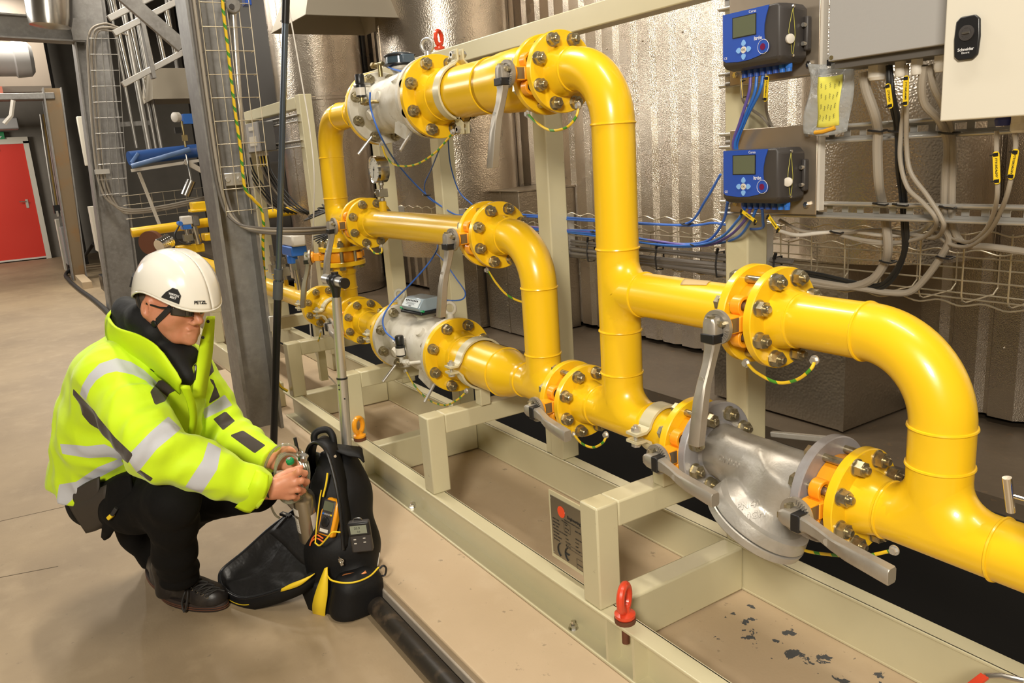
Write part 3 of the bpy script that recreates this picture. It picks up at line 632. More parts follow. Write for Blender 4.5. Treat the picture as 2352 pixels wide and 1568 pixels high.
# body: run of the strainer plus the slanting leg, merged into one skin
def smin(a, b, k): h = max(k - abs(a - b), 0) / k; return min(a, b) - h * h * k * .25
def cap_sd(p, a, b, r1, r2):
    d = b - a; t = max(0, min(1, (p - a).dot(d) / d.length_squared)); return (p - a - d * t).length - (r1 + (r2 - r1) * t)
LD = V((-.42, -.30, -.86)).normalized(); LA = V((-1.128, 1.335, 0.578)) - LD * .165
LE = LA + LD * .165
cv = MB().lathe([(-.028, .098), (-.026, .112), (-.004, .118), (0, .118)], LE, LD, 64).build('cover_seat', CAST, st, ang=30)
MB().lathe([(0, .112), (.0035, .112)], LE, LD, 64, cap=False).build('gasket', BLKM, cv)
MB().lathe([(.0035, .118), (.006, .120), (.022, .119), (.027, .112), (.029, .05), (.029, .001)], LE, LD, 64).build('cover', CAST, st, ang=30)
MB().bar(P_(-1.16, ZL + .064, YP + .035), P_(-.985, ZL + .092, YP + .05), .012, .014).bar(P_(-1.06, ZL + .055, YP + .03), P_(-.985, ZL + .06, YP + .05), .012, .012).build('cast_rib', CAST, st, bevel=.003)
bolts(P_(-1.290, ZL), X1, SM, 0, -.094, st)

# ---------------------------------------------------------------- pipe clamps
def clamp(x, z, r, label, dirn=(0, -1, 0), both=False, foot=None):
    t = thing('pipe_clamp', label, 'clamp', (x, YP, z), 'beige pipe clamps'); c = P_(x, z); d = V(dirn); s = V(X1).cross(d).normalized(); w_ = .042
    for sg in (1, -1):
        b = MB(); P = []; g = .007; ear = .052
        # outline in the (d, s) plane from ear to ear
        pts = [(r + ear, g)] + [(r + .018, g)] + [((r + .004) * math.cos(a), (r + .004) * math.sin(a)) for a in [math.radians(16 + 148 * i / 24) for i in range(25)]]
        pts += [(-(r + .018), g), (-(r + ear), g)] if both else [(-(r + .004), .0)]
        pts = [V((p[0], p[1])) for p in pts]; th = .0075; outl = []
        for i, p in enumerate(pts):
            a_ = pts[max(i - 1, 0)]; b_ = pts[min(i + 1, len(pts) - 1)]; q = (b_ - a_).normalized(); nn = V((-q.y, q.x))
            if nn.dot(p) < 0 and 1 < i < len(pts) - 3: nn = -nn
            if i <= 1 or i >= len(pts) - 2: nn = V((0, 1))
            outl.append(nn)
        secs = []
        for p, nn in zip(pts, outl):
            q0 = c + d * p.x + s * (p.y * sg); q1 = c + d * (p.x + nn.x * th) + s * ((p.y + nn.y * th) * sg)
            secs.append([q0 - V(X1) * w_ / 2, q0 + V(X1) * w_ / 2, q1 + V(X1) * w_ / 2, q1 - V(X1) * w_ / 2])
        loft(b, secs)
        b.build('clamp_half', BEI, t, ang=40, bevel=.002)
    for k in ((1, -1) if both else (1,)):
        q = c + d * ((r + .036) * k); b = MB().cyl(q - s * .032, q + s * .026, .006, 12).hexa(q + s * .015, q + s * .026, .0125).hexa(q - s * .026, q - s * .015, .0125)
        b.build('clamp_bolt', GALL, t)
    if foot is not None: MB().box(x - .021, x + .021, YP - .021, YP + .021, foot, z - r - .006).build('clamp_foot', BEI, t, bevel=.003)
    return t
clamp(-2.44, ZL, .084, 'beige clamp round the thick pipe right of the lower meter', foot=.533)
clamp(-1.487, ZL, .057, 'beige clamp left of the strainer valve', foot=.533)
clamp(-3.20, ZL, .084, 'beige clamp between the lower meter and its left valve', foot=.533)
clamp(-3.93, ZL, .057, 'small beige clamp left of the left riser', foot=.25)
clamp(-4.24, ZL, .052, 'small beige clamp at the right end of the gauge pipe', foot=.25)
clamp(-2.43, ZT, .084, 'beige clamp with ears above and below, round the upper thick pipe', (0, 0, 1), True)
clamp(-3.17, ZT, .084, 'beige clamp left of the upper meter, its ear below', (0, 0, -1))
for x, z in ((-2.43, ZT), (-3.17, ZT)):
    tag(MB().box(x - .03, x + .03, YP + .09, 1.69, z - .03, z + .03).build('clamp_bracket', BEI), 'short beige bracket holding the %s upper clamp to the frame' % ('right' if x > -3 else 'left'), 'bracket')

# ---------------------------------------------------------------- dial gauges
def gauge(c, base, r, label, n=(0, -1, 0), tilt=0):
    c = V(c); n = V(n).normalized(); t = thing('pressure_gauge', label, 'gauge', tuple(V(base)))
    MB().lathe([(0, .001), (0, r * .96), (.004, r), (.045, r), (.048, r * .9), (.048, .001)], c, -n, 40).build('case', SST, t)
    MB().lathe([(0, r * .86), (.006, r * .9), (.008, r * 1.02), (-.004, r * 1.02), (-.006, r * .9)], c - n * .002, n, 40, cap=False).build('bezel', CHR, t)
    up = V(Z1); rt = up.cross(n).normalized() * -1
    MB().lathe([(0, r * .88), (.001, r * .88)], c + n * .001, n, 40).build('dial', mat('gauge dial', (.72, .7, .64), .5), t)
    b = MB()
    for k in range(11):
        a = math.radians(225 - 27 * k); d = rt * -math.cos(a) + up * math.sin(a); b.bar(c + n * .0024 + d * r * .66, c + n * .0024 + d * r * .8, .0016, .0006, tuple(n))
    b.build('dial_mark', INK, t)
    d = (rt * .35 + up * -.9).normalized(); MB().bar(c + n * .003 - d * r * .25, c + n * .003 + d * r * .66, .0025, .0008, tuple(n)).lathe([(0, .004), (.003, .004)], c + n * .002, n, 12).build('needle', INK, t)
    top = c - n * .024 - up * r; b = MB(); base = V(base)
    b.cyl(base, top + up * .004, .008, 12); h = (top - base).length
    m_ = base + (top - base) * .45
    b.box(m_.x - .02, m_.x + .02, m_.y - .02, m_.y + .02, m_.z - h * .22, m_.z + h * .22).hexa(top - up * .012, top, .012).hexa(base, base + up * .014, .012)
    b.cyl(m_ + V((-.02, 0, .0)), m_ + V((-.045, -.01, 0)), .007, 10)
    b.build('gauge_cock', SST, t, bevel=.002)
    return t
gauge((-3.165, 1.356, 1.395), (-3.17, 1.38, 1.262), .055, 'round dial gauge standing on the middle yellow pipe')
gauge((-4.52, 1.356, .965), (-4.52, 1.38, .775), .055, 'dial gauge at the left, nearest the riser, on the gauge pipe')
gauge((-4.26, 1.50, .93), (-4.27, 1.53, .80), .04, 'small dial gauge behind the left riser valve lever')
gauge((-.47, 1.20, .965), (-.47, 1.224, .80), .05, 'dial gauge cut off by the right picture edge')
vv = thing('needle_valve', 'small chrome needle valve with T handle at the right picture edge', 'valve', (-.5, 1.2, .88))
MB().cyl((-.5, 1.2, .885), (-.42, 1.22, .86), .007, 14).build('valve_stem', SST, vv)
MB().cyl((-.541, 1.185, .912), (-.536, 1.195, .856), .0065, 16).cyl((-.538, 1.19, .884), (-.505, 1.2, .88), .003, 10).build('handle', CHR, vv)
MB().lathe([(0, .011), (.006, .011)], (-.508, 1.2, .881), (1, .2, -.1), 16).build('blue_washer', BLU, vv)
MB().hexa((-.5, 1.201, .88), (-.48, 1.206, .876), .013).build('packing_nut', STUD, vv)
rv = thing('lever_valve', 'red lever handle at the bottom right corner of the picture', 'valve', (-.56, 1.23, .245))
MB().bar((-0.721, 1.452, 0.3), (-0.709, 1.53, 0.32), .018, .006).build('lever', RED, rv, bevel=.001)
MB().tube([V((-0.709, 1.53, 0.32)), V((-0.69, 1.556, 0.32)), V((-0.656, 1.574, 0.32))], .006, 10).build('spindle', SST, rv)
MB().box(-.62, -.50, 1.20, 1.26, .20, .30).build('valve_body', SST, rv, bevel=.01)
eyebolt(-3.18, 1.72, 1.865, RED, 'small red lifting eye on the top rail above the upper meter', 1.15, foot=False)

# ---------------------------------------------------------------- earth bonding leads
def lead(pts, label, r=.0035):
    pts = [V(p) for p in pts]; t = thing('bonding_lead', label, 'cable', tuple(pts[0]), 'green and yellow bonding leads')
    MB().tube(curve(pts, 8), r, 10).build('lead_wire', EAR, t)
    for q in (pts[0], pts[-1]): MB().lathe([(0, .010), (.003, .010)], q, NY, 16).hexa(q + V((0, -.003, 0)), q + V((0, -.010, 0)), .007).build('cable_lug', GALL, t)
lead([(-1.945, 1.32, 1.531), (-1.9, 1.31, 1.509), (-1.817, 1.3, 1.48), (-1.742, 1.3, 1.482), (-1.711, 1.31, 1.505), (-1.707, 1.32, 1.534)], 'bonding lead looped under the upper valve flanges')
lead([(-2.982, 1.32, 1.489), (-2.926, 1.31, 1.44), (-2.816, 1.3, 1.408), (-2.656, 1.3, 1.408), (-2.495, 1.3, 1.445), (-2.372, 1.31, 1.506)], 'bonding lead looped under the upper meter')
lead([(-1.15, 1.32, 0.946), (-1.114, 1.31, 0.933), (-1.052, 1.3, 0.926), (-1.004, 1.3, 0.942), (-0.971, 1.3, 0.971), (-0.976, 1.32, 0.985)], 'bonding lead looped under the right branch valve')
lead([(-2.304, 1.36, 1.046), (-2.253, 1.36, 1.006), (-2.189, 1.36, 0.973), (-2.131, 1.38, 0.954), (-2.114, 1.42, 0.954)], 'bonding lead hanging below the middle elbow flange')
lead([(-3.224, 1.32, 1.07), (-3.14, 1.31, 1.051), (-3.075, 1.31, 1.059), (-3.087, 1.32, 1.082)], 'short bonding lead under the left flange of the middle run')
lead([(-2.968, 1.32, 0.566), (-2.878, 1.31, 0.525), (-2.734, 1.3, 0.498), (-2.596, 1.3, 0.509), (-2.486, 1.3, 0.558), (-2.428, 1.31, 0.602)], 'bonding lead looped under the lower meter')
lead([(-1.804, 1.32, 0.601), (-1.754, 1.31, 0.59), (-1.688, 1.3, 0.599), (-1.642, 1.3, 0.627), (-1.637, 1.31, 0.649)], 'bonding lead under the flange pair of the tallest riser')
lead([(-1.374, 1.34, 0.599), (-1.346, 1.36, 0.567), (-1.325, 1.4, 0.532), (-1.257, 1.42, 0.491), (-1.057, 1.38, 0.517), (-0.912, 1.33, 0.577), (-0.841, 1.31, 0.614), (-0.784, 1.31, 0.65)], 'long bonding lead passing behind the strainer cover')
lead([(-4.001, 1.32, 0.58), (-4.031, 1.31, 0.53), (-4.124, 1.31, 0.466)], 'short bonding lead below the left tee flange')

# ---------------------------------------------------------------- slotted rails and plates on the near post
def rail(x0, x1, z0, z1, y, label):
    t = thing('slotted_rail', label, 'rail', (x0, y, z0), 'slotted mounting rails')
    b = MB(); h = .007
    b.cyl((x0, y, z0 + h / 2), (x1, y, z0 + h / 2), h / 2 + .001, 12).cyl((x0, y, z1 - h / 2), (x1, y, z1 - h / 2), h / 2 + .001, 12)
    b.box(x0, x1, y, y + .022, z1 - .002, z1).box(x0, x1, y, y + .022, z0, z0 + .002)
    yb = y + .020; zc = (z0 + z1) / 2
    b.box(x0, x1, yb, yb + .002, zc + .0065, z1).box(x0, x1, yb, yb + .002, z0, zc - .0065)
    x = x0
    while x < x1 - .01: b.box(x, min(x + .016, x1), yb, yb + .002, zc - .007, zc + .007); x += .040
    b.build('channel', GALL, t); return t
rail(-1.535, -.15, 1.226, 1.264, 1.655, 'lower slotted rail, carrying the lower flow computer plate')
rail(-1.535, -.60, 1.400, 1.440, 1.655, 'middle slotted rail, level with the top of the lower plate')
rail(-1.535, -.60, 1.556, 1.592, 1.655, 'upper slotted rail behind the upper plate, passing under the grey enclosure')
rail(-1.535, -.60, 1.745, 1.781, 1.655, 'topmost slotted rail behind the upper plate')
PLM = mat('brushed mounting plate', (.44, .37, .29), .38, .75, bump=(60, .08, .001))
def station(dz, label_p, label_c, z0, z1, disc):
    tp = thing('mounting_plate', label_p, 'plate', (-1.345, 1.63, z0), 'steel plates under the flow computers')
    MB().box(-1.478, -1.213, 1.630, 1.634, z0, z1).build('plate', PLM, tp, bevel=.003)
    for x in (-1.455, -1.236):
        for z in (z0 + .024, z1 - .022): MB().hexa((x, 1.630, z), (x, 1.622, z), .0075).cyl((x, 1.622, z), (x, 1.620, z), .005, 12).build('plate_bolt', SST, tp)
    for z in (z0 + .006, z0 + .03, z1 - .03): MB().cyl((-1.503, 1.645, z), (-1.47, 1.645, z), .0055, 12).build('rail_clip', GALV, tp)
    MB().box(-1.216, -1.207, 1.634, 1.652, z0 + .01, z1 - .01).build('edge_cover', WHC, tp)
    # flow computer
    t = thing('flow_computer', label_c, 'meter', (-1.33, 1.53, 1.588 + dz), 'blue and black flow computers'); D = V((0, 0, dz))
    z0, z1 = 1.588, 1.712; K = BLKG
    b = MB()
    def sec(y, x0, x1, a, c, k=.012): return [V((x, y, z)) + D for x, z in ((x0 + k, a), (x1 - k, a), (x1, a + k), (x1, c - k), (x1 - k, c), (x0 + k, c), (x0, c - k), (x0, a + k))]
    loft(b, [sec(1.616, -1.412, -1.236, z0 - .004, z1 - .002), sec(1.560, -1.417, -1.236, z0 - .006, z1 + .0), sec(1.540, -1.417, -1.240, z0 - .002, z1), sec(1.531, -1.408, -1.247, z0 + .008, z1 - .002, .004)])
    b.build('housing', K, t, bevel=.003)
    MB().box(-1.236, -1.224, 1.602, 1.618, z0 + .02 + dz, z1 - .03 + dz).build('mounting_lug', K, t, bevel=.004)
    for z in (z0 + .035, z0 + .075): MB().hexa(V((-1.2295, 1.602, z)) + D, V((-1.2295, 1.592, z)) + D, .005).build('lug_screw', SST, t)
    MX = frame(V((-1.408, 1.5305, z0 + .006)) + D, (1, 0, 0), (0, 0, 1)); W_, H_ = .161, .117
    # blue face with hollow right edge
    P = [(0.004, .995), (.005, .12), (.06, .075), (.3, .045), (.5, .055), (.68, .10), (.78, .15)]
    P += [(.80 + .055 * math.cos(a), .235 + .10 * math.sin(a)) for a in [-1.3 + 2.2 * i / 8 for i in range(9)]]
    P += [(.775, .40), (.765, .50), (.77, .65), (.80, .82), (.85, .995)]
    MB().prism([MX @ V((u * W_, v * H_, 0)) for u, v in P], MX.to_3x3() @ V((0, 0, .0016))).build('front_panel', BLUE, t)
    MB().box(.19 * W_, .63 * W_, .50 * H_, .90 * H_, .0016, .0022, MX).build('display_frame', BLK, t)
    MB().box(.205 * W_, .615 * W_, .52 * H_, .885 * H_, .0022, .0026, MX).build('display', LCD, t)
    T = lambda u, v, z=.0018: MX @ Matrix.Translation((u * W_, v * H_, z))
    text('Corus', .0085, T(.56, .945), WINK, 'lettering', t, .0001); text('Itrón', .0115, T(.66, .43), WINK, 'lettering', t, .0001, bold=.0002); text('CE', .008, T(.06, .15), WINK, 'lettering', t, .0001)
    cx, cy = .40 * W_, .26 * H_
    for k in range(4):
        a = PI / 2 * k; pts = []
        for i in range(14):
            th = 2 * PI * i / 14; u = .0155 + .0068 * math.cos(th); v_ = .0062 * math.sin(th) * (1 - .35 * math.cos(th))
            pts.append(MX @ V((cx + u * math.cos(a) - v_ * math.sin(a), cy + u * math.sin(a) + v_ * math.cos(a), .0016)))
        MB().prism(pts, MX.to_3x3() @ V((0, 0, .0012))).build('arrow_button', LBL, t)
    MB().lathe([(0, .0078), (.0014, .0076)], MX @ V((cx, cy, .0016)), NY, 24).build('ok_button', WHC, t)
    text('OK', .0075, MX @ Matrix.Translation((cx, cy, .0032)), INK, 'lettering', t, .0001)
    c = MX @ V((.745 * W_, .255 * H_, .0016)); MB().ring(c + V((.001, 0, 0)), NY, .0155, .0005, 36, 6).build('port_ring', WINK, t)
    MB().lathe([(0, .0072), (.0008, .0072)], c, NY, 24).build('infrared_port', mat('dark red window', (.16, .01, .06), .25), t)
    for k in range(8):
        x = -1.385 + k * .0185; c = V((x, 1.580, z0 - .004)) + D
        MB().hexa(c, c + V((0, 0, -.010)), .0082).cyl(c + V((0, 0, -.010)), c + V((0, 0, -.018)), .007, 12).build('cable_gland', BLU if k < 6 else BLUL, t)
    # wire seal down the right flank
    x = -1.2355; b = MB()
    b.tube(curve([V((x, 1.566, z1 - .012)) + D, V((x + .001, 1.555 - .004 * disc, z1 - .06)) + D, V((x + .002, 1.556, z0 + .045)) + D, V((x, 1.566, z0 + .012)) + D, V((x + .001, 1.572, z0 + .05)) + D, V((x + .001, 1.570, z1 - .05)) + D, V((x, 1.566, z1 - .012)) + D], 6), .0006, 6)
    sl = b.build('seal_wire', mat('yellow seal wire', (.5, .47, .08), .4), t)
    c = V((x + .003, 1.553, z0 + .045)) + D
    MB().lathe([(-.003, .0095), (-.0025, .0105), (.0025, .0105), (.003, .0095)], c, (1, -.3, 0) if disc else (.35, -1, 0), 24).build('seal_disc', WHC, t)
    for z in (z1 - .010, z0 + .010): MB().hexa(V((x - .001, 1.566, z)) + D, V((x + .003, 1.566, z)) + D, .0035).build('seal_screw', SST, t)
BLKG = mat('charcoal plastic housing', (.045, .040, .038), .5, bump=(500, .2, .0004))
BLUE = mat('royal blue front foil', (.02, .075, .42), .35)
BLUL = mat('bright blue plastic', (.03, .16, .60), .35)
LCD = mat('grey green display', (.12, .135, .085), .15)
LBL = mat('light blue button', (.22, .45, .85), .4)
station(0, 'steel mounting plate behind the upper blue flow computer', 'upper blue and black flow computer with a white seal disc', 1.556, 1.80, 1)
station(-.314, 'steel mounting plate behind the lower blue flow computer', 'lower blue and black flow computer, nearest the cable tray', 1.236, 1.446, 0)

# ---------------------------------------------------------------- enclosures
ENG = mat('light grey enclosure paint', (.34, .33, .32), .5, bump=(150, .15, .001))
ENW = mat('cream white enclosure paint', (.68, .64, .54), .4, bump=(150, .08, .001))
t = thing('electrical_enclosure', 'grey metal enclosure above the cable glands, cut off by the top edge', 'enclosure', (-.9, 1.55, 1.567))
MB().box(-1.095, -.62, 1.50, 1.63, 1.567, 2.0).build('enclosure_box', ENG, t, bevel=.002)
MB().box(-1.09, -.63, 1.515, 1.62, 1.552, 1.567).build('gland_plate', mat('dark gland plate', (.10, .09, .08), .5), t)
MB().lathe([(0, .0045), (.001, .0045)], (-1.087, 1.50, 1.574), NY, 14).build('cover_screw', STUD, t)
GL = [(-1.03, 1.575, .019), (-.972, 1.56, .0105), (-.935, 1.555, .0105), (-.885, 1.555, .014), (-.845, 1.585, .014)]
for x, y, r in GL: MB().hexa((x, y, 1.552), (x, y, 1.540), r * 1.12).lathe([(0, r), (.012, r), (.018, r * .8)], (x, y, 1.541), Z0, 20).hexa((x, y, 1.538), (x, y, 1.531), r * .95).build('cable_gland', WHC, t)
t = thing('electrical_enclosure', 'cream white cabinet with a black latch in the upper right corner', 'enclosure', (-.6, 1.5, 1.431))
MB().box(-.807, -.10, 1.42, 1.62, 1.431, 2.0).build('enclosure_box', ENW, t, bevel=.0025)
b = MB(); MX = frame((-.7655, 1.4195, 1.564), (1, 0, 0), (0, 0, 1))
P = [(-.0195 , -.028), (-.012, -.035), (.012, -.035), (.0195, -.028), (.0215, 0), (.0195, .028), (.012, .035), (-.012, .035), (-.0195, .028), (-.0215, 0)]
lt = MB().prism([MX @ V((x, y, 0)) for x, y in P], MX.to_3x3() @ V((0, 0, .006))).build('latch', BLK, t, bevel=.002)
MB().lathe([(0, .0125), (.002, .0125), (.0022, .0095)], MX @ V((0, .008, .006)), NY, 24).build('latch_rim', BLKG, lt)
MB().lathe([(0, .009), (.0012, .0085)], MX @ V((0, .008, .007)), NY, 20).bar(MX @ V((-.006, .008, .009)), MX @ V((.006, .008, .009)), .003, .003, NY).build('latch_lock', SST, lt)
text('Schneider', .0068, MX @ Matrix.Translation((0, -.018, .0062)), WINK, 'lettering', lt, .0001, bold=.0001); text('Electric', .0045, MX @ Matrix.Translation((0, -.0235, .0062)), WINK, 'lettering', lt, .0001)
MB().lathe([(0, .013), (.004, .015), (.014, .013)], (-.738, 1.50, 1.431), Z0, 20).build('blanking_plug', mat('dark blue plug', (.02, .03, .20), .4), t)
for x, r in ((-.712, .014), (-.675, .014)): MB().hexa((x, 1.50, 1.431), (x, 1.50, 1.419), r * 1.1).lathe([(0, r), (.012, r), (.016, r * .8)], (x, 1.50, 1.420), Z0, 18).build('cable_gland', WHC, t)

# ---------------------------------------------------------------- yellow cable tags, cables
def ctag(a, b_, txt, label, w_=.0115, n=(0, -1, 0)):
    a = V(a); b_ = V(b_); d = (b_ - a); L_ = d.length; d.normalize(); n = V(n); n = (n - d * n.dot(d)).normalized(); s = d.cross(n)
    t = thing('cable_tag', label, 'tag', tuple(a), 'yellow cable marker tags'); P = []
    for e, sg in ((a, -1), (b_, 1)):
        for i in range(9):
            th = PI * i / 8; P.append(e + s * (math.cos(th) * w_ / 2 * -sg) * 1.0 + d * (sg * math.sin(th) * w_ / 2))
    MB().prism(P, n * .0012).build('tag_plate', TAGY, t)
    M_ = frame((a + b_) / 2 + n * .0014, d, s * -1 if s.cross(d).dot(n) < 0 else s)
    M_ = frame((a + b_) / 2 + n * .0016, d, n.cross(d))
    text(txt, w_ * .48, M_, INK, 'lettering', t, .0001, bold=.0001)
    for e in (a, b_): MB().bar(e - s * .004 + n * .0018, e + s * .004 + n * .0018, .006, .002, tuple(n)).tube([e + s * .004 + n * .002, e + s * .011 - n * .002, e + s * .009 - n * .008], .0015, 6).build('tag_tie', BLK, t)
ctag((-0.987, 1.545, 1.507), (-0.98, 1.545, 1.469), 'ZT918426', 'yellow tag on the black cable below the grey enclosure')
ctag((-0.949, 1.545, 1.518), (-0.948, 1.545, 1.471), 'FT918424AMB', 'yellow tag on the thin cable right of the black one')
ctag((-1.301, 1.56, 1.556), (-1.305, 1.56, 1.51), 'FT918424M24V', 'yellow tag hanging straight below the upper flow computer')
ctag((-1.386, 1.57, 1.56), (-1.382, 1.57, 1.522), 'FT918424', 'yellow tag left of the blue cables, seen edge on', .008, (-.8, -.6, 0))
ctag((-0.747, 1.5, 1.368), (-0.742, 1.5, 1.322), 'FT918424a24V', 'left yellow tag below the cream white cabinet')
ctag((-0.715, 1.5, 1.371), (-0.719, 1.5, 1.33), 'FT918424b24V', 'right yellow tag below the cream white cabinet')
ctag((-1.385, 1.57, 1.247), (-1.342, 1.57, 1.223), 'FT918424', 'small tilted yellow tag left under the lower flow computer', .009)
ctag((-1.302, 1.57, 1.237), (-1.272, 1.57, 1.205), 'FT918424AMB', 'small tilted yellow tag right under the lower flow computer', .009)
def cable(pts, r, m, label, group=None, k=7, n=10):
    return tag(MB().tube(curve([V(p) for p in pts], k), r, n).build('cable', m), label, 'cable', group)
cable([(-1.065, 1.58, 1.543), (-1.062, 1.585, 1.508), (-1.051, 1.6, 1.458), (-1.061, 1.63, 1.421), (-1.067, 1.64, 1.384), (-1.07, 1.655, 1.308), (-1.089, 1.7, 1.261), (-1.082, 1.71, 1.206), (-1.082, 1.72, 1.154), (-1.108, 1.75, 1.113), (-1.143, 1.76, 1.071), (-1.202, 1.77, 1.045), (-1.278, 1.77, 1.04), (-1.372, 1.77, 1.044), (-1.444, 1.77, 1.046)], .0105, GRC, 'thick grey cable dropping from the big left gland into the tray')
cable([(-0.998, 1.56, 1.548), (-0.994, 1.56, 1.506), (-1.01, 1.6, 1.464), (-1.023, 1.64, 1.419), (-1.021, 1.645, 1.346), (-1.031, 1.68, 1.278), (-1.041, 1.71, 1.207), (-1.05, 1.73, 1.145), (-1.087, 1.75, 1.088), (-1.137, 1.77, 1.054), (-1.227, 1.77, 1.05), (-1.304, 1.77, 1.059), (-1.415, 1.77, 1.063)], .0055, BLC, 'black cable from the second gland, left of its twin')
cable([(-0.998, 1.565, 1.548), (-0.99, 1.565, 1.497), (-1, 1.6, 1.454), (-1.016, 1.64, 1.4), (-1.008, 1.645, 1.327), (-1.026, 1.69, 1.248), (-1.038, 1.72, 1.167), (-1.076, 1.75, 1.094), (-1.131, 1.77, 1.047), (-1.203, 1.77, 1.055), (-1.305, 1.77, 1.066), (-1.415, 1.77, 1.07)], .0055, BLC, 'black cable from the second gland, right of its twin')
cable([(-0.959, 1.56, 1.545), (-0.967, 1.58, 1.461), (-0.985, 1.615, 1.391), (-0.976, 1.62, 1.333), (-0.937, 1.62, 1.284), (-0.908, 1.62, 1.244), (-0.905, 1.63, 1.221), (-0.948, 1.68, 1.191), (-1.02, 1.72, 1.188), (-1.118, 1.74, 1.193), (-1.211, 1.74, 1.181)], .0048, GRC, 'thin grey cable from the third gland swinging right across the lower rail')
cable([(-0.978, 1.59, 1.47), (-0.998, 1.615, 1.418), (-1, 1.62, 1.356), (-0.981, 1.62, 1.301), (-0.946, 1.62, 1.27), (-0.918, 1.62, 1.24), (-0.942, 1.66, 1.212), (-1.004, 1.71, 1.182), (-1.117, 1.74, 1.16), (-1.223, 1.74, 1.175)], .0048, GRC, 'thin grey cable looping left of its twin below the third gland')
cable([(-0.924, 1.56, 1.539), (-0.932, 1.57, 1.5), (-0.935, 1.59, 1.466), (-0.919, 1.62, 1.431), (-0.913, 1.64, 1.387), (-0.916, 1.645, 1.326), (-0.923, 1.66, 1.27), (-0.94, 1.7, 1.212), (-0.941, 1.72, 1.182), (-0.969, 1.74, 1.139), (-1.013, 1.76, 1.084), (-1.054, 1.77, 1.047), (-1.108, 1.77, 1.039), (-1.166, 1.77, 1.041), (-1.274, 1.765, 1.046), (-1.411, 1.765, 1.054)], .0080, GRC, 'grey cable from the fourth gland crossing the middle rail')
cable([(-0.92, 1.57, 1.539), (-0.913, 1.58, 1.498), (-0.905, 1.6, 1.464), (-0.91, 1.64, 1.421), (-0.904, 1.645, 1.369), (-0.908, 1.66, 1.272), (-0.923, 1.7, 1.213), (-0.914, 1.73, 1.173), (-0.86, 1.74, 1.168), (-0.798, 1.74, 1.163), (-0.743, 1.74, 1.158)], .0075, GRC, 'grey cable running from the fourth gland down and off to the right')
cable([(-0.749, 1.5, 1.409), (-0.749, 1.505, 1.371), (-0.745, 1.51, 1.303), (-0.774, 1.56, 1.258), (-0.818, 1.62, 1.217), (-0.878, 1.68, 1.185), (-0.937, 1.72, 1.187), (-0.983, 1.74, 1.206)], .0042, GRC, 'thin cable with a yellow tag, left of two under the cream cabinet')
cable([(-0.72, 1.5, 1.409), (-0.718, 1.505, 1.378), (-0.726, 1.51, 1.31), (-0.763, 1.56, 1.258), (-0.812, 1.62, 1.213), (-0.878, 1.68, 1.176), (-0.941, 1.72, 1.173), (-0.992, 1.74, 1.196)], .0042, GRC, 'thin cable with a yellow tag, right of two under the cream cabinet')
cable([(-1.296, 1.6, 1.198), (-1.289, 1.66, 1.181), (-1.258, 1.72, 1.182), (-1.199, 1.74, 1.187), (-1.107, 1.74, 1.181), (-1.022, 1.74, 1.193), (-0.973, 1.72, 1.228)], .0048, WHC, 'pale cable leaving the tilted yellow tag to the right')
cable([(-1.375, 1.7, 1.212), (-1.323, 1.72, 1.184), (-1.26, 1.74, 1.179), (-1.151, 1.74, 1.166), (-1.063, 1.74, 1.167), (-1.002, 1.74, 1.186)], .0044, GRC, 'pale grey cable sagging lowest in the bundle right of the lower flow computer')
cable([(-1.316, 1.575, 1.567), (-1.339, 1.6, 1.505), (-1.372, 1.65, 1.47), (-1.386, 1.69, 1.439)], .0035, GRC, 'short grey cable behind the straight yellow tag')
cable([(-1.389, 1.575, 1.58), (-1.41, 1.6, 1.521), (-1.434, 1.66, 1.495), (-1.422, 1.69, 1.472), (-1.394, 1.69, 1.441)], .0035, GRC, 'short grey cable curving right between the two flow computers')
for k, (a, b_, m) in enumerate(((1722, 1686, PURC), (1736, 1690, BLUL), (1750, 1694, BLUL))):
    cable([(-1.385 + .0185 * (k + 1), 1.58, 1.566), (-1.368, 1.575, 1.528) if k == 0 else ((-1.351, 1.575, 1.526) if k == 1 else (-1.336, 1.575, 1.528)), (-1.404, 1.585, 1.464) if k == 0 else ((-1.397, 1.59, 1.468) if k == 1 else (-1.393, 1.595, 1.471)), (-1.44, 1.6, 1.407) if k == 0 else ((-1.434, 1.6, 1.406) if k == 1 else (-1.437, 1.61, 1.404))] + [(-1.43 + .004 * k, 1.622, 1.36), (-1.43 + .004 * k, 1.624, 1.25)], .0038, m, ['violet', 'first bright blue', 'second bright blue'][k] + ' cable running down behind the lower flow computer')
bl = [([(-1.385, 1.58, 1.252), (-1.424, 1.6, 1.22), (-1.539, 1.66, 1.162), (-1.708, 1.74, 1.122), (-1.92, 1.76, 1.11), (-2.21, 1.76, 1.121), (-2.634, 1.76, 1.137), (-2.587, 1.7, 1.171)], BLUL, 'bright'), ([(-1.366, 1.58, 1.252), (-1.4, 1.6, 1.221), (-1.516, 1.66, 1.164), (-1.691, 1.74, 1.12), (-1.92, 1.76, 1.121), (-2.209, 1.76, 1.133), (-2.635, 1.76, 1.136)], PURC, 'violet'),
      ([(-1.348, 1.58, 1.252), (-1.381, 1.6, 1.222), (-1.478, 1.66, 1.166), (-1.62, 1.72, 1.133), (-1.802, 1.76, 1.109), (-1.982, 1.76, 1.112), (-2.209, 1.76, 1.129), (-2.635, 1.76, 1.13)], BLUL, 'lower bright'), ([(-1.476, 1.62, 1.265), (-1.531, 1.66, 1.204), (-1.645, 1.72, 1.141), (-1.802, 1.76, 1.117), (-1.982, 1.76, 1.124), (-2.209, 1.76, 1.139), (-2.636, 1.76, 1.123)], BLUC, 'left bright')]
for p, m, c in bl: cable(p, .0038, m, c + ' cable of the lower blue bundle from the flow computer to the risers')
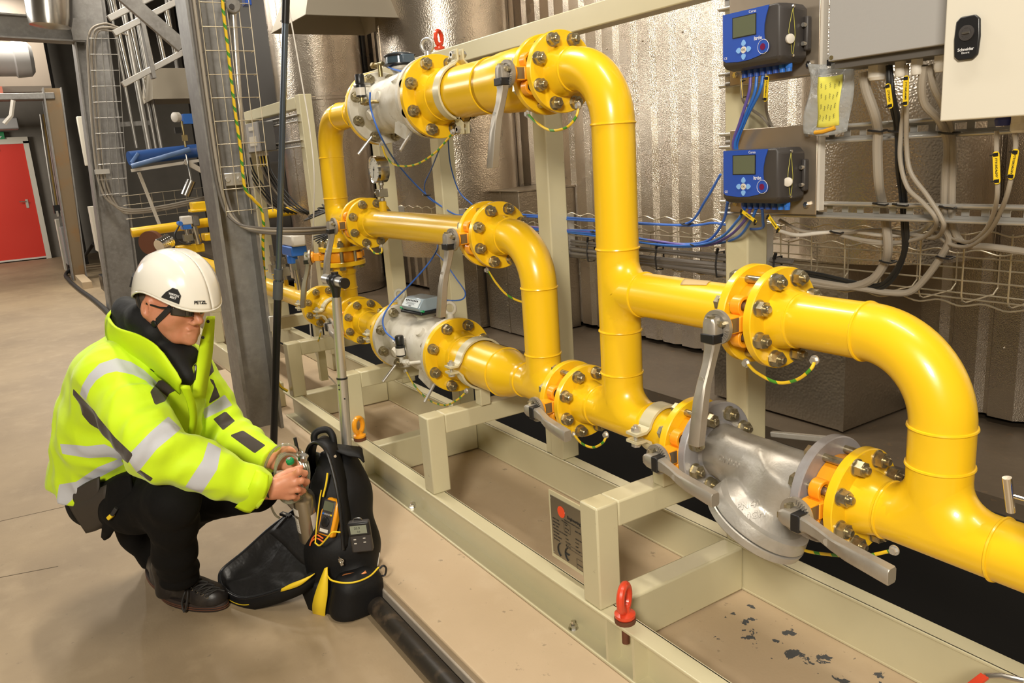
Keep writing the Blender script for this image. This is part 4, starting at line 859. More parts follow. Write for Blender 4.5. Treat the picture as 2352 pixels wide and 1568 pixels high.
cable([(-1.566, 1.69, 1.331), (-1.652, 1.72, 1.256), (-1.763, 1.76, 1.183), (-1.918, 1.76, 1.175), (-2.206, 1.76, 1.179), (-2.645, 1.76, 1.183), (-2.631, 1.72, 1.189)], .0036, BLUC, 'blue cable of the upper bundle rising behind the flow computer')
cable([(-1.33, 1.58, 1.252), (-1.361, 1.62, 1.22), (-1.4, 1.66, 1.193), (-1.523, 1.72, 1.182), (-1.657, 1.76, 1.187), (-1.782, 1.76, 1.175), (-2.207, 1.76, 1.173), (-2.645, 1.76, 1.176)], .0036, BLUC, 'blue cable of the upper bundle coming from the fourth gland')
# blue cables on the meters
cable([(-2.813, 1.22, 1.674), (-2.821, 1.22, 1.617), (-2.815, 1.25, 1.506), (-3.109, 1.45, 1.396), (-3.228, 1.62, 1.267), (-3.184, 1.72, 1.178), (-3.101, 1.74, 1.172)], .0035, BLUC, 'blue cable from the upper meter sensor sloping down to the right')
cable([(-2.894, 1.33, 1.777), (-2.825, 1.33, 1.754), (-2.739, 1.34, 1.735), (-2.73, 1.37, 1.727)], .0035, BLUC, 'short blue cable curving in front of the round index')
cable([(-2.848, 1.5, 1.454), (-3.125, 1.6, 1.377), (-3.321, 1.66, 1.308), (-3.368, 1.7, 1.245), (-3.22, 1.74, 1.179)], .0028, BLUC, 'thin blue cable hanging left behind the upper clamp')
cable([(-2.766, 1.5, 1.492), (-2.946, 1.6, 1.391), (-3.035, 1.68, 1.278), (-3.001, 1.72, 1.22)], .0028, BLUC, 'thin blue cable hanging right behind the upper clamp')
cable([(-2.825, 1.22, 0.743), (-2.907, 1.22, 0.766), (-2.939, 1.23, 0.813), (-2.951, 1.28, 0.867), (-3.028, 1.4, 0.913), (-3.05, 1.5, 0.981), (-3.061, 1.56, 1.038), (-3.124, 1.6, 1.068)], .0035, BLUC, 'blue cable from the lower meter sensor rising behind the lever')
cable([(-2.883, 1.45, 0.866), (-2.82, 1.48, 0.86), (-2.756, 1.5, 0.87), (-2.766, 1.52, 0.896), (-2.886, 1.55, 0.933), (-3.04, 1.58, 0.99), (-3.154, 1.6, 1.018)], .0028, BLUC, 'thin blue cable looping right of the lower index box')
for k in range(3): pass
# plastic bag with the yellow note
PBG = mat('clear grey plastic', (.52, .55, .56), .18, spec=.8, alpha=.45, bump=((14, .9, .02), (40, .5, .01)))
t = thing('plastic_bag', 'clear plastic bag with a handwritten yellow note, hanging left of the grey enclosure', 'bag', (-1.16, 1.59, 1.45))
def bag(u, v):
    x = -1.213 + .115 * u + .008 * math.sin(v * 5); z = 1.578 - .152 * v + .012 * (1 - u) * 0 - .008 * math.sin(u * 3)
    return V((x, 1.588 - .012 * math.sin(PI * u) * math.sin(PI * min(v * 1.3, 1)) + .004 * math.sin(9 * u + 7 * v), z))
MB().grid(bag, 18, 22).build('bag_film', PBG, t, ang=80, solid=.0006)
def note(u, v): p = bag(.26 + .50 * u + .05 * v, .18 + .70 * v); return p + V((0, -.0015, 0))
NOTE = mat('bright yellow note paper', (.80, .76, .12), .6)
MB().grid(note, 8, 10).build('note', NOTE, t, solid=.0005)
b = MB()
for r_ in range(5):
    u = .16 + .17 * r_
    for j in range(4):
        v0 = .12 + .21 * j + .03 * (r_ % 2); b.tube([bag(.26 + .5 * (u + .03 * math.sin(i * 2.1 + r_ + j)) + .05 * .5, .18 + .7 * (v0 + .012 * i)) + V((0, -.0025, 0)) for i in range(9)], .0005, 4)
b.build('handwriting', mat('pencil', (.25, .24, .10), .6), t)
MB().tube([bag(.3, .955) + V((0, -.003, 0)), bag(.5, .94) + V((0, -.003, 0)), bag(.74, .905) + V((0, -.003, 0))], .0045, 8).build('orange_pen', mat('orange crayon', (.75, .38, .02), .5), t)
MB().box(-1.155, -1.148, 1.578, 1.59, 1.566, 1.578).build('bag_clip', BLK, t)

# ---------------------------------------------------------------- wire cable tray behind the pipework
def wavy(x0, x1, y, z, ay=.0, az=.005, n=0, per=.1): return [V((x0 + (x1 - x0) * i / n, y, z + az * math.cos(2 * PI * (x0 + (x1 - x0) * i / n) / per))) for i in range(n + 1)]
ty = 1.80; t = thing('cable_tray', 'long wire mesh cable tray running behind all the yellow pipes', 'cable tray', (-2, ty, 1.02))
b = MB(); X0_, X1_ = -5.4, -.1
b.tube(wavy(X0_, X1_, ty, 1.188, n=420), .0022, 6); b.tube(wavy(X0_, X1_, ty, 1.026, n=420), .0022, 6)
for z in (1.133, 1.080): b.cyl((X0_, ty, z), (X1_, ty, z), .002, 6)
for y in (1.86, 1.92): b.cyl((X0_, y, 1.026), (X1_, y, 1.026), .002, 6)
b.cyl((X0_, 1.96, 1.08), (X1_, 1.96, 1.08), .002, 6); b.tube(wavy(X0_, X1_, 1.96, 1.12, n=420), .0022, 6)
x = X0_ + .05
while x < X1_:
    b.tube([V((x, ty, 1.188)), V((x, ty, 1.046)), V((x, ty + .006, 1.032)), V((x, ty + .02, 1.026)), V((x, 1.94, 1.026)), V((x, 1.96, 1.04)), V((x, 1.96, 1.12))], .002, 6); x += .1
b.build('wire_mesh', WIRE, t)
for x in (-1.505, -2.42, -3.24, -3.89): MB().box(x - .03, x + .03, 1.764, 1.80, 1.05, 1.19).build('tray_bracket', GALL, t)
def bundle(zs, x0, x1, m, r, labels, y=1.785):
    for k, z in enumerate(zs):
        P = [V((x0 + (x1 - x0) * i / 14, y - .006 * math.sin(i * 1.3 + k), z + .004 * math.sin(i * .9 + k * 2))) for i in range(15)]
        tag(MB().tube(curve(P, 4), r, 8).build('cable', m), labels[k], 'cable', 'long cables tied along the mesh tray')
bundle([1.092, 1.084, 1.077], -5.2, -1.40, DGC, .0048, ['topmost dark cable tied along the mesh tray', 'second dark cable tied along the mesh tray', 'third dark cable tied along the mesh tray'])
bundle([1.062, 1.048, 1.035], -5.2, -1.40, DGC, .0085, ['upper thick grey cable tied along the mesh tray', 'middle thick grey cable tied along the mesh tray', 'lowest thick grey cable tied along the mesh tray'], 1.782)
for k, x in enumerate((-2.55, -2.28, -1.92, -1.66, -1.45, -3.0, -3.6)):
    tag(MB().tube([V((x, 1.772, 1.025)), V((x, 1.768, 1.06)), V((x, 1.774, 1.099)), V((x + .004, 1.80, 1.10)), V((x, 1.805, 1.06)), V((x, 1.80, 1.022))], .0028, 6, closed=True).bar((x, 1.772, 1.095), (x + .01, 1.768, 1.112), .007, .006).build('cable_tie', BLK), 'black cable tie round the grey cables of the mesh tray', 'cable tie', 'black ties on the mesh tray')
for k, p in enumerate(((-1.06, 1.628, 1.421), (-1.016, 1.632, 1.417), (-0.904, 1.628, 1.408), (-1.057, 1.65, 1.263), (-1.01, 1.65, 1.262), (-0.907, 1.65, 1.259), (-1.225, 1.735, 1.184), (-1.016, 1.735, 1.185), (-0.907, 1.73, 1.173), (-1.093, 1.74, 1.12), (-0.958, 1.74, 1.14), (-1.762, 1.755, 1.181), (-1.723, 1.755, 1.12), (-2.208, 1.755, 1.137), (-3.189, 1.6, 1.269))):
    p = V(p); tag(MB().tube([p + V((-.014, -.012, .002)), p + V((0, -.016, 0)), p + V((.014, -.012, -.002)), p + V((.014, .012, 0)), p + V((-.014, .012, 0))], .0024, 6, closed=True).build('cable_tie', BLK), 'black cable tie on the cables by the rails and risers', 'cable tie', 'black ties on the loose cables')

# ---------------------------------------------------------------- galvanised columns
def column(name, label, X, yb0, yb1, yt0, yt1, d, z0, z1, m=GALV, tf=.016, web=None, group='galvanised steel columns'):
    t = thing(name, label, 'column', (X - d / 2, (yb0 + yb1) / 2, z0), group)
    def slab(a0, a1, xa, xb, nm, mm):
        vs = []
        for z, f in ((z0, 0), (z1, 1)):
            y0 = yb0 + (yt0 - yb0) * f; y1 = yb1 + (yt1 - yb1) * f; w_ = y1 - y0
            for x in (xa, xb):
                for a in (a0, a1): vs.append((x, y0 + a if a >= 0 and a < 9 else y1 + (a + 0), z))
        MB().add(vs, [(0, 1, 3, 2), (4, 6, 7, 5), (0, 4, 5, 1), (2, 3, 7, 6), (0, 2, 6, 4), (1, 5, 7, 3)]).build(nm, mm, t)
    slab(0, tf, X - d, X, 'flange', m); slab(-tf, -.00001, X - d, X, 'flange', m); slab(.001, -.001, X - d / 2 - .006, X - d / 2 + .006, 'web', web or m)
    return t
cA = column('steel_column', 'nearest galvanised steel column, behind the crouching person', -4.03, .885, 1.065, .905, 1.13, .22, .097, 5.4)
cB = column('steel_column', 'second galvanised steel column, left of the white helmet', -9.8, .86, 1.20, 1.13, 1.46, .30, 0, 5.4)
cC = column('steel_column', 'third steel column with a rust stained web, next to the red door', -13.4, .77, .96, .86, 1.10, .30, 0, 2.75, web=BRN)
cD = column('steel_column', 'slim steel column just right of the red door frame', -15.5, .86, 1.00, .98, 1.12, .2, 0, 3.2)
MB().box(-4.14, -4.025, .93, 1.05, 1.36, 1.42).build('splice_plate', GALL, cA, bevel=.003)
b = MB()
for y in (.96, 1.02): b.hexa((-4.025, y, 1.39), (-4.012, y, 1.39), .012)
b.build('plate_bolt', GALL, cA)
MB().box(-4.028, -4.012, 1.06, 1.11, .62, .70).build('bolted_clip', GALL, cA, bevel=.003)
# vertical mesh tray and cables on a column
def vtray(X, ys, z0, z1, step, label, lean=0.0, r=.0022, turn=None):
    t = thing('cable_tray', label, 'cable tray', (X, ys[0], z0)); b = MB(); y0, y1 = ys[0], ys[-1]
    L_ = lambda z: lean * (z - z0)
    for y in ys: b.cyl((X, y + L_(z0), z0), (X, y + L_(z1), z1), r, 6)
    z = z0 + .02
    while z < z1: b.tube([(X - .05, y0 + L_(z), z), (X, y0 + L_(z), z), (X, y1 + L_(z), z), (X - .05, y1 + L_(z), z)], r * .9, 6); z += step
    b.build('wire_mesh', WIRE if turn is None else turn, t); return t
vtray(-3.995, [.925, .985, 1.045, 1.10, 1.15], 1.22, 3.4, .105, 'vertical wire tray on the nearest column', .02)
vtray(-9.72, [.965, 1.02, 1.09, 1.16, 1.24], 1.25, 2.95, .16, 'vertical wire tray on the second column', .10, .004, GALL)
for k, (dy, m, r, nm) in enumerate(((.0, DGC, .007, 'leftmost dark cable'), (.016, GRC, .008, 'grey cable beside the dark one'), (.034, DGC, .007, 'third dark cable'))):
    cable([(-4.02, .925 + dy, 3.4), (-4.02, .915 + dy, 2.4), (-4.02, .905 + dy, 1.6), (-4.02, .915 + dy, 1.30), (-4.0, .96 + dy * .7, 1.19 - dy * .4), (-3.98, 1.06, 1.150 - dy * .6), (-4.0, 1.25, 1.125 - dy * .8), (-4.2, 1.5, 1.10 - dy * .8), (-4.4, 1.76, 1.09 - dy * .8)], r, m, nm + ' turning right at the foot of the nearest column tray')
cable([(-3.97, 1.067, 2.305), (-3.97, 1.042, 2.174), (-3.97, 1.037, 2.004), (-3.97, 1.029, 1.732), (-3.97, 1.029, 1.522), (-3.97, 1.023, 1.349), (-3.98, 1.059, 1.288), (-4, 1.095, 1.238), (-4, 1.096, 1.152), (-4.05, 1.091, 1.041), (-4.12, 1.087, 0.743), (-4.12, 1.085, 0.462), (-4.12, 1.093, 0.317), (-4.12, 1.133, 0.264)], .0075, EAR, 'thick green and yellow cable down the right side of the nearest column')
tag(MB().cyl((-4.03, 1.108, 2.244), (-4.03, 1.055, 1.554), .014, 16).build('conduit', ALU), 'grey conduit beside the green and yellow cable', 'conduit')
t = thing('junction_box', 'small round grey junction box at the top of the conduit', 'box', tuple((-4, 1.088, 2.171)))
MB().lathe([(0, .035), (.03, .035), (.034, .03)], (-4.02, 1.094, 2.175), (1, 0, 0), 24).build('box_body', GALV, t); MB().lathe([(0, .012), (.006, .012)], (-3.985, 1.084, 2.168), (1, 0, 0), 16).build('box_plug', BLKG, t)
tag(MB().box(-4.06, -4.0, 1.155, 1.185, 2.18, 2.40).build('blue_box', BLU, bevel=.004), 'narrow blue box at the top edge beside the nearest column', 'box')
for k, (dy, r) in enumerate(((.0, .012), (.035, .014), (.07, .010))):
    cable([(-9.75, 1.45 + dy, 2.98 - dy), (-9.75, 1.30 + dy, 3.02 - dy), (-9.75, 1.14 + dy, 2.90), (-9.75, 1.06 + dy, 2.4), (-9.75, .99 + dy, 1.7), (-9.75, .99 + dy, 1.35), (-9.73, 1.07 + dy, 1.17 - dy), (-9.72, 1.25, 1.09 - dy * .6), (-9.7, 1.6, 1.10 - dy * .6), (-9.7, 2.2, 1.18 - dy * .6)], r, GRC, ['leftmost', 'middle', 'rightmost'][k] + ' grey cable on the second column sweeping right at its foot')
t = thing('cable_tray', 'mesh tray crossing between the two nearest columns', 'cable tray', (-9.7, 1.2, 1.2)); b = MB()
for z in (.99, 1.06, 1.14, 1.24): b.cyl((-9.72, 1.18, z + .0), (-9.72, 3.2, z + .06), .004, 6)
for k in range(16): b.cyl((-9.72, 1.24 + .12 * k, .99), (-9.72, 1.24 + .12 * k, 1.25), .004, 6)
b.build('wire_mesh', WIRE, t)
MB().box(-9.78, -9.70, .96, 1.10, 1.49, 1.54).build('splice_plate', GALL, cB)
# overhead beam, ducts and ceiling clutter at the upper left
t = thing('overhead_beam', 'galvanised overhead beam meeting the second column from the left', 'beam', (-9.9, 0, 2.9))
MB().bar((-9.9, -2.5, 3.26), (-9.9, 1.10, 3.065), .22, .016).bar((-9.9, -2.5, 3.02), (-9.9, 1.10, 2.85), .22, .016).build('beam_flange', GALV, t)
MB().bar((-9.9, -2.5, 3.14), (-9.9, 1.10, 2.958), .012, .22).build('beam_web', GALV, t)
MB().box(-9.8, -9.78, .99, 1.13, 2.86, 3.06).build('end_plate', GALV, t)
t = thing('duct_elbow', 'silver riveted duct end hanging from the ceiling at the upper left', 'duct', (-8, .68, 3.0))
MB().lathe([(0, .19), (.35, .17), (.42, .155), (.44, .03), (.44, .001)], (-8.0, .70, 3.12), (.05, -.10, -1), 40).build('duct_cone', SST, t)
b = MB()
for k in range(9): b.ball((-7.835, .72 - .004 * k, 3.1 - .045 * k), .007, 6)
b.build('rivet', SST, t)
MB().cyl((-8.0, .74, 3.1), (-8.1, 1.0, 4.5), .19, 40).build('duct_pipe', SST, t)
t = thing('horizontal_duct', 'big pale round duct end at the left edge below the overhead beam', 'duct', (-14, .3, 3.17))
MB().cyl((-14, -2.2, 3.20), (-14, .60, 3.20), .235, 48).build('duct_pipe', ENG, t); MB().lathe([(0, .235), (.02, .255), (.05, .255), (.2, .24), (.25, .18), (.26, .001)], (-14, .6, 3.20), (0, 1, 0), 48).build('duct_cap', ENG, t)
tag(MB().box(-15.2, -13.7, -3.5, 1.0, 2.72, 2.80).box(-15.2, -15.1, -3.5, 1.1, 2.8, 4.6).build('ceiling_panel', mat('tan bulkhead', (.16, .13, .10), .6)), 'tan bulkhead above the red door zone', 'panel')
tag(MB().box(-13.68, -13.6, -2.5, .38, 2.70, 2.79).build('red_beam', mat('faded red beam', (.55, .16, .10), .5)), 'short red beam at the left edge above the door', 'beam')
tag(MB().box(-13.66, -13.5, -2.5, 1.0, 2.60, 2.69).build('grey_beam', GALV, bevel=.01), 'grey beam under the red beam at the left edge', 'beam')
tag(MB().tube([(-13.0, .30, 2.25), (-13.0, .40, 2.35), (-13.0, .46, 2.55)], .03, 6).build('curved_bracket', WHC), 'curved white bracket under the grey beam at the left', 'bracket')
tag(MB().box(-17.6, -17.2, -2.5, .62, 2.42, 2.62).build('panel_light', ENG, bevel=.02), 'pale ribbed panel above the red door', 'panel')
# red door in the far wall
d = thing('door_1', 'x', 'x'); d['kind'] = 'structure'; del d['label']; del d['category']
MB().box(-18.15, -18.10, -.55, .66, .02, 2.20).build('door_leaf', REDD, d, bevel=.004)
MB().box(-18.2, -18.08, .66, .75, 0, 2.24).box(-18.2, -18.08, -.7, -.55, 0, 2.24).box(-18.2, -18.08, -.7, .75, 2.20, 2.32).build('door_frame', ENW, d)
h = MB().cyl((-18.1, .52, 1.12), (-18.04, .52, 1.12), .012, 12).cyl((-18.04, .52, 1.12), (-18.04, .40, 1.125), .010, 12).box(-18.1, -18.09, .50, .545, 1.0, 1.16).build('door_handle', SST, d)
MB().box(-18.1, -18.06, -.3, .24, 2.08, 2.12).build('door_closer', GALL, d); MB().box(-18.1, -18.08, -.55, .66, .02, .05).build('kick_strip', WHC, d)
t = thing('exit_sign', 'green exit sign with a white arrow above the red door', 'sign', (-18.05, .2, 2.34))
MB().box(-18.07, -18.04, -.20, .38, 2.29, 2.42).build('sign_plate', GRN, t); MB().bar((-18.035, .30, 2.40), (-18.035, .30, 2.34), .004, .02, (1, 0, 0)).prism([(-18.038, .26, 2.345), (-18.038, .34, 2.345), (-18.038, .30, 2.305)], (.004, 0, 0)).build('arrow', WINK, t)
tag(MB().box(-18.12, -18.0, .0, .48, 2.50, 2.66).build('wall_box', WHC), 'small white box above the exit sign', 'box')
# things between the columns at the far left
cable([(-15.0, .90, 2.5), (-15.0, .86, 1.6), (-15.0, .84, 1.05)], .014, mat('ochre cable', (.45, .30, .08), .5), 'ochre pipe running down beside the red door')
cable([(-15.0, .86, 2.5), (-15.0, .82, 1.6), (-15.0, .80, 1.05)], .014, GALL, 'bright pipe running down beside the red door')
t = thing('socket_box', 'black socket box with two white lamps beside the red door', 'socket', (-14.95, .85, 1.0)); MB().box(-15.0, -14.9, .78, .92, .95, 1.08).build('socket_body', BLK, t); MB().box(-15.0, -14.98, .83, .87, 0, .96).build('socket_post', GALV, t)
for y in (.82, .88): MB().box(-14.9, -14.88, y - .015, y + .015, .90, .99).build('socket_lamp', WHC, t)
t = thing('grey_cabinet', 'small grey cabinet on the floor right of the red door', 'cabinet', (-14.6, .88, .3)); MB().box(-14.9, -14.5, .80, .99, .14, .74).build('cabinet_body', ENG, t, bevel=.01); MB().box(-14.5, -14.49, .82, .97, .45, .72).build('cabinet_door', ENG, t); MB().box(-14.9, -14.5, .80, .99, 0, .14).build('cabinet_plinth', DKM, t)
tag(MB().box(-15.3, -15.1, .78, .90, .0, .85).build('white_cabinet', ENW, bevel=.01), 'white box on the wall behind the small grey cabinet', 'box')
tag(MB().box(-13.3, -12.2, .80, .92, 0, .09).build('timber_beam', mat('pale timber', (.50, .38, .24), .7)), 'pale timber beam on the floor beside the third column', 'timber')
tag(MB().box(-12.0, -11.9, 1.08, 1.28, 1.62, 2.24).box(-12.1, -11.99, 1.15, 1.20, 0, 2.2).build('cable_cabinet', ENW, bevel=.01), 'tall cream box on the wall between the second and third columns', 'box')
t = thing('machine', 'cream machine housing with black parts between the second and third columns', 'machine', (-11.7, 1.1, .6)); MB().box(-12.0, -11.7, 1.02, 1.42, .52, 1.10).prism([(-11.7, 1.05, .2), (-11.7, 1.32, .2), (-11.7, 1.05, .75)], (-.3, 0, 0)).build('machine_housing', ENW, t)
MB().box(-11.9, -11.66, 1.1, 1.3, .70, .82).box(-11.9, -11.66, 1.16, 1.3, .42, .70).box(-12.0, -11.6, 1.0, 1.4, 0, .2).build('machine_frame', BLK, t); MB().cyl((-11.64, 1.22, .45), (-11.64, 1.34, .45), .03, 16).build('chrome_roller', CHR, t)
cable([(-13.52, 1.138, 0.5), (-14.261, 0.972, 0.2), (-14.332, 0.746, 0.03), (-13.375, 0.714, 0.03), (-12.115, 0.738, 0.03), (-11.023, 0.785, 0.03), (-10.031, 0.813, 0.03), (-9.356, 0.814, 0.03), (-8.498, 0.78, 0.03)], .026, BLKM, 'thick black hose lying on the floor behind the person')
vtray(-11.6, [1.14, 1.20, 1.27, 1.34], .95, 1.6, .11, 'rusty wire tray below the cream box', .02, .005, RUST)
# tubular roller panels
def panel(X, y0, z0, nb, label, w_=.62, h=.46, lean=.38):
    t = thing('roller_panel', label, 'panel', (X, y0, z0), 'galvanised roller panels'); f = MB()
    P = lambda a, b_: V((X, y0 + a, z0 + a * lean + b_))
    f.bar(P(0, 0), P(w_, 0), .05, .05).bar(P(0, h), P(w_, h), .05, .05); f.build('panel_rail', GALL, t, bevel=.004)
    for k in range(nb): a = (k + .6) * w_ / nb; MB().cyl(P(a, .02), P(a - .02, h - .02), .02, 14).build('roller', SST, t)
    MB().cyl(P(w_ * .8, h), P(w_ * .8, h) + V((0, 0, 5.4 - P(w_ * .8, h).z)), .012, 8).build('hanger_rod', GALV, t)
    for a in (w_ * .42,): MB().bar(P(a, -.08), P(a - .05, h + .55), .03, .12, (1, 0, 0)).build('upright', GALV, t)
panel(-7.9, 1.12, 2.22, 6, 'lower roller panel seen between the two nearest columns', .62, .42, .5)
panel(-7.9, 1.10, 2.76, 6, 'upper roller panel seen between the two nearest columns', .64, .42, .5)
panel(-10.6, 1.08, 1.98, 4, 'small roller panel left of the second column', .2, .40, .3)
tag(MB().bar((-7.2, .95, 3.0), (-7.2, 1.52, 2.44), .05, .11).build('diagonal_brace', GALV, bevel=.004), 'diagonal steel brace crossing the roller panels', 'brace')
def hood(corners, h, k, label, m):
    t = thing('hood_lamp', label, 'lamp', tuple(sum((V(c) for c in corners), V()) / 4), 'pyramid shaped hood lamps'); c = [V(q) for q in corners]; ctr = sum(c, V()) / 4
    top = [ctr + (q - ctr) * k + V((0, 0, h)) for q in c]; b = MB()
    b.add(c + top, [(i, (i + 1) % 4, 4 + (i + 1) % 4, 4 + i) for i in range(4)] + [(4, 5, 6, 7)])
    b.build('hood_shell', m, t, smooth=False, solid=.006)
    b = MB(); e = c[0] + (top[0] - c[0]) * 0
    for i in range(4):
        f = .15 + .22 * i; b.ball(c[0] * (1 - f) + top[0] * f + (c[1] - c[0]) * .25 + V((0, -.006, 0)), .008, 6)
    b.build('rivet', BOLT, t)
    MB().lathe([(0, .10), (.05, .12), (.09, .12), (.1, .05)], ctr + V((0, 0, h * .42)), Z1, 32).build('lamp_socket', mat('dull lamp socket', (.28, .24, .17), .5), t)
    MB().cyl(ctr + V((0, 0, h - .02)), ctr + V((0, 0, 5.4 - ctr.z)), .02, 12).build('suspension_rod', GALV, t)
HOODM = mat('grey beige hood sheet', (.36, .32, .25), .45, .3, bump=(200, .15, .001))
hood([(-6.2, 1.95, 2.4), (-5.42, 1.95, 2.4), (-5.42, 2.70, 2.4), (-6.2, 2.70, 2.4)], .34, .62, 'large grey beige hood lamp hanging above the cable boxes', HOODM)
hood([(-10.2, 1.62, 2.23), (-9.5, 1.62, 2.23), (-9.5, 2.35, 2.23), (-10.2, 2.35, 2.23)], .32, .86, 'smaller hood lamp seen between the two nearest columns', HOODM)
# plant between the columns: blue vessel, yellow valves
t = thing('blue_vessel', 'blue pipes and vessel end between the two nearest columns', 'pipe', (-9, 1.5, 1.65))
MB().cyl((-9.0, 1.22, 1.62), (-9.3, 2.5, 1.70), .07, 32).build('vessel', BLUP, t); MB().cyl((-8.8, 1.201, 1.539), (-8.8, 1.773, 1.671), .024, 20).cyl((-8.85, 1.213, 1.573), (-8.85, 1.291, 1.662), .018, 14).build('branch_pipe', mat('pale blue pipe', (.12, .22, .46), .4), t)
tag(MB().bar((-8.9, 1.72, 1.56), (-8.9, 2.1, 1.30), .03, .05).bar((-9.0, 1.22, 1.5), (-9.0, 1.9, 1.56), .05, .03).bar((-9.1, 1.3, 1.48), (-9.1, 1.42, .9), .03, .03).build('vessel_support', WHC), 'pale steel support under the blue vessel', 'bracket')
t = thing('pressure_gauge', 'round white gauge above the blue vessel', 'gauge', (-8.9, 1.76, 1.98))
MB().lathe([(0, .05), (.05, .05), (.055, .04)], (-8.95, 1.74, 2.0), (.5, -.8, 0), 28).build('case', WHC, t); MB().box(-9.0, -8.9, 1.78, 1.88, 1.93, 2.03).build('blue_head', BLUL, t); MB().cyl((-8.92, 1.76, 1.7), (-8.92, 1.76, 1.96), .012, 10).box(-8.94, -8.90, 1.74, 1.79, 1.76, 1.82).build('gauge_pipe', STUD, t); MB().box(-8.95, -8.9, 1.68, 1.74, 1.84, 1.9).build('black_head', BLK, t)
for k, (y, z0, z1, r) in enumerate(((1.42, 1.75, 5.4, .016), (1.55, 1.7, 5.4, .03), (1.62, 1.7, 5.4, .014), (1.68, 1.7, 5.4, .02))):
    tag(MB().cyl((-10.0, y + .03, z0), (-10.0, y - .03 + .0, z1), r, 12).build('steel_pipe', GALL), ['first', 'second', 'third', 'fourth'][k] + ' bright vertical pipe from the left above the blue vessel', 'pipe', 'bright vertical pipes above the blue vessel')
tag(MB().bar((-10.2, 1.2, 2.02), (-10.2, 1.75, 2.03), .02, .05).cyl((-10.2, 1.7, 2.0), (-10.2, 1.7, 5.4), .008, 8).build('slotted_bar', GALV), 'thin slotted bar in front of the bright vertical pipes', 'bar')
tag(MB().cyl((-8.6, 1.62, 1.22), (-8.6, 1.70, 1.36), .045, 24).cyl((-8.6, 1.70, 1.35), (-8.9, 1.75, 1.62), .01, 8).build('steel_float', SST), 'shiny tilted steel cylinder under the blue vessel', 'cylinder')
tag(MB().cyl((-8.2, 1.02, .93), (-8.2, 2.6, .99), .045, 28).build('yellow_pipe', YEL), 'yellow pipe crossing behind the white helmet', 'pipe')
t = thing('yellow_actuator', 'yellow actuator box behind the nearest column', 'actuator', (-7.9, 1.6, 1.1)); MB().box(-8.0, -7.85, 1.53, 1.66, 1.10, 1.17).box(-8.0, -7.84, 1.51, 1.70, 1.08, 1.105).build('actuator_body', YEL, t, bevel=.008)
t = thing('blue_transmitter', 'blue and grey transmitter above the white helmet', 'transmitter', (-8, 1.45, 1.0)); MB().box(-8.0, -7.9, 1.42, 1.52, .97, 1.05).build('transmitter_head', WHC, t, bevel=.01); MB().box(-8.0, -7.9, 1.52, 1.58, .95, 1.05).build('transmitter_cover', GALV, t, bevel=.01); MB().box(-8.0, -7.9, 1.42, 1.50, .93, .97).cyl((-7.95, 1.40, .99), (-7.85, 1.40, .99), .02, 14).build('blue_body', BLUL, t)
MB().cyl((-7.95, 1.46, .93), (-7.95, 1.46, .78), .02, 12).cyl((-7.95, 1.53, .95), (-7.95, 1.55, .78), .03, 14).box(-7.98, -7.9, 1.42, 1.50, .82, .88).build('transmitter_stem', SST, t)
t = thing('round_valve', 'dark round flange with a bright ribbed bellows behind the helmet', 'valve', (-8, 1.2, .8)); MB().cyl((-8.1, 1.18, .83), (-8.05, 1.14, .83), .11, 32).build('dark_flange', RUST, t); MB().lathe([(i * .012, .06 + .008 * (i % 2)) for i in range(12)], (-7.95, 1.20, .80), (-.2, .3, .1), 28).build('bellows', CHR, t)
tag(MB().box(-8.05, -7.9, 1.60, 1.75, .80, .87).box(-8.05, -7.95, 1.35, 1.6, .70, .78).build('yellow_fitting', YEL, bevel=.01), 'yellow fitting beside the nearest column, right of the helmet', 'fitting')
tag(MB().tube(curve([(-7.9, 1.40, .98), (-7.9, 1.34, .88), (-7.9, 1.40, .80), (-7.9, 1.48, .80)], 6), .008, 8).build('cable', BLC), 'black cable looping below the blue transmitter', 'cable')
# dark sheets added as a black background, and a machine casing
tag(MB().box(-12.5, -8.9, 3.0, 3.2, .1, 4.4).build('dark_backdrop', DKM), 'dark backdrop sheet at the back between the columns', 'panel')
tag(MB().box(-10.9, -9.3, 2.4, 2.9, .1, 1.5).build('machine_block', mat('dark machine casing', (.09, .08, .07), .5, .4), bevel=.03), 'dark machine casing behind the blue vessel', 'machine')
tag(MB().box(-17.9, -15.8, 1.12, 1.2, 0, 4.6).build('dark_backdrop', DKM), 'dark backdrop sheet right of the red door', 'panel')

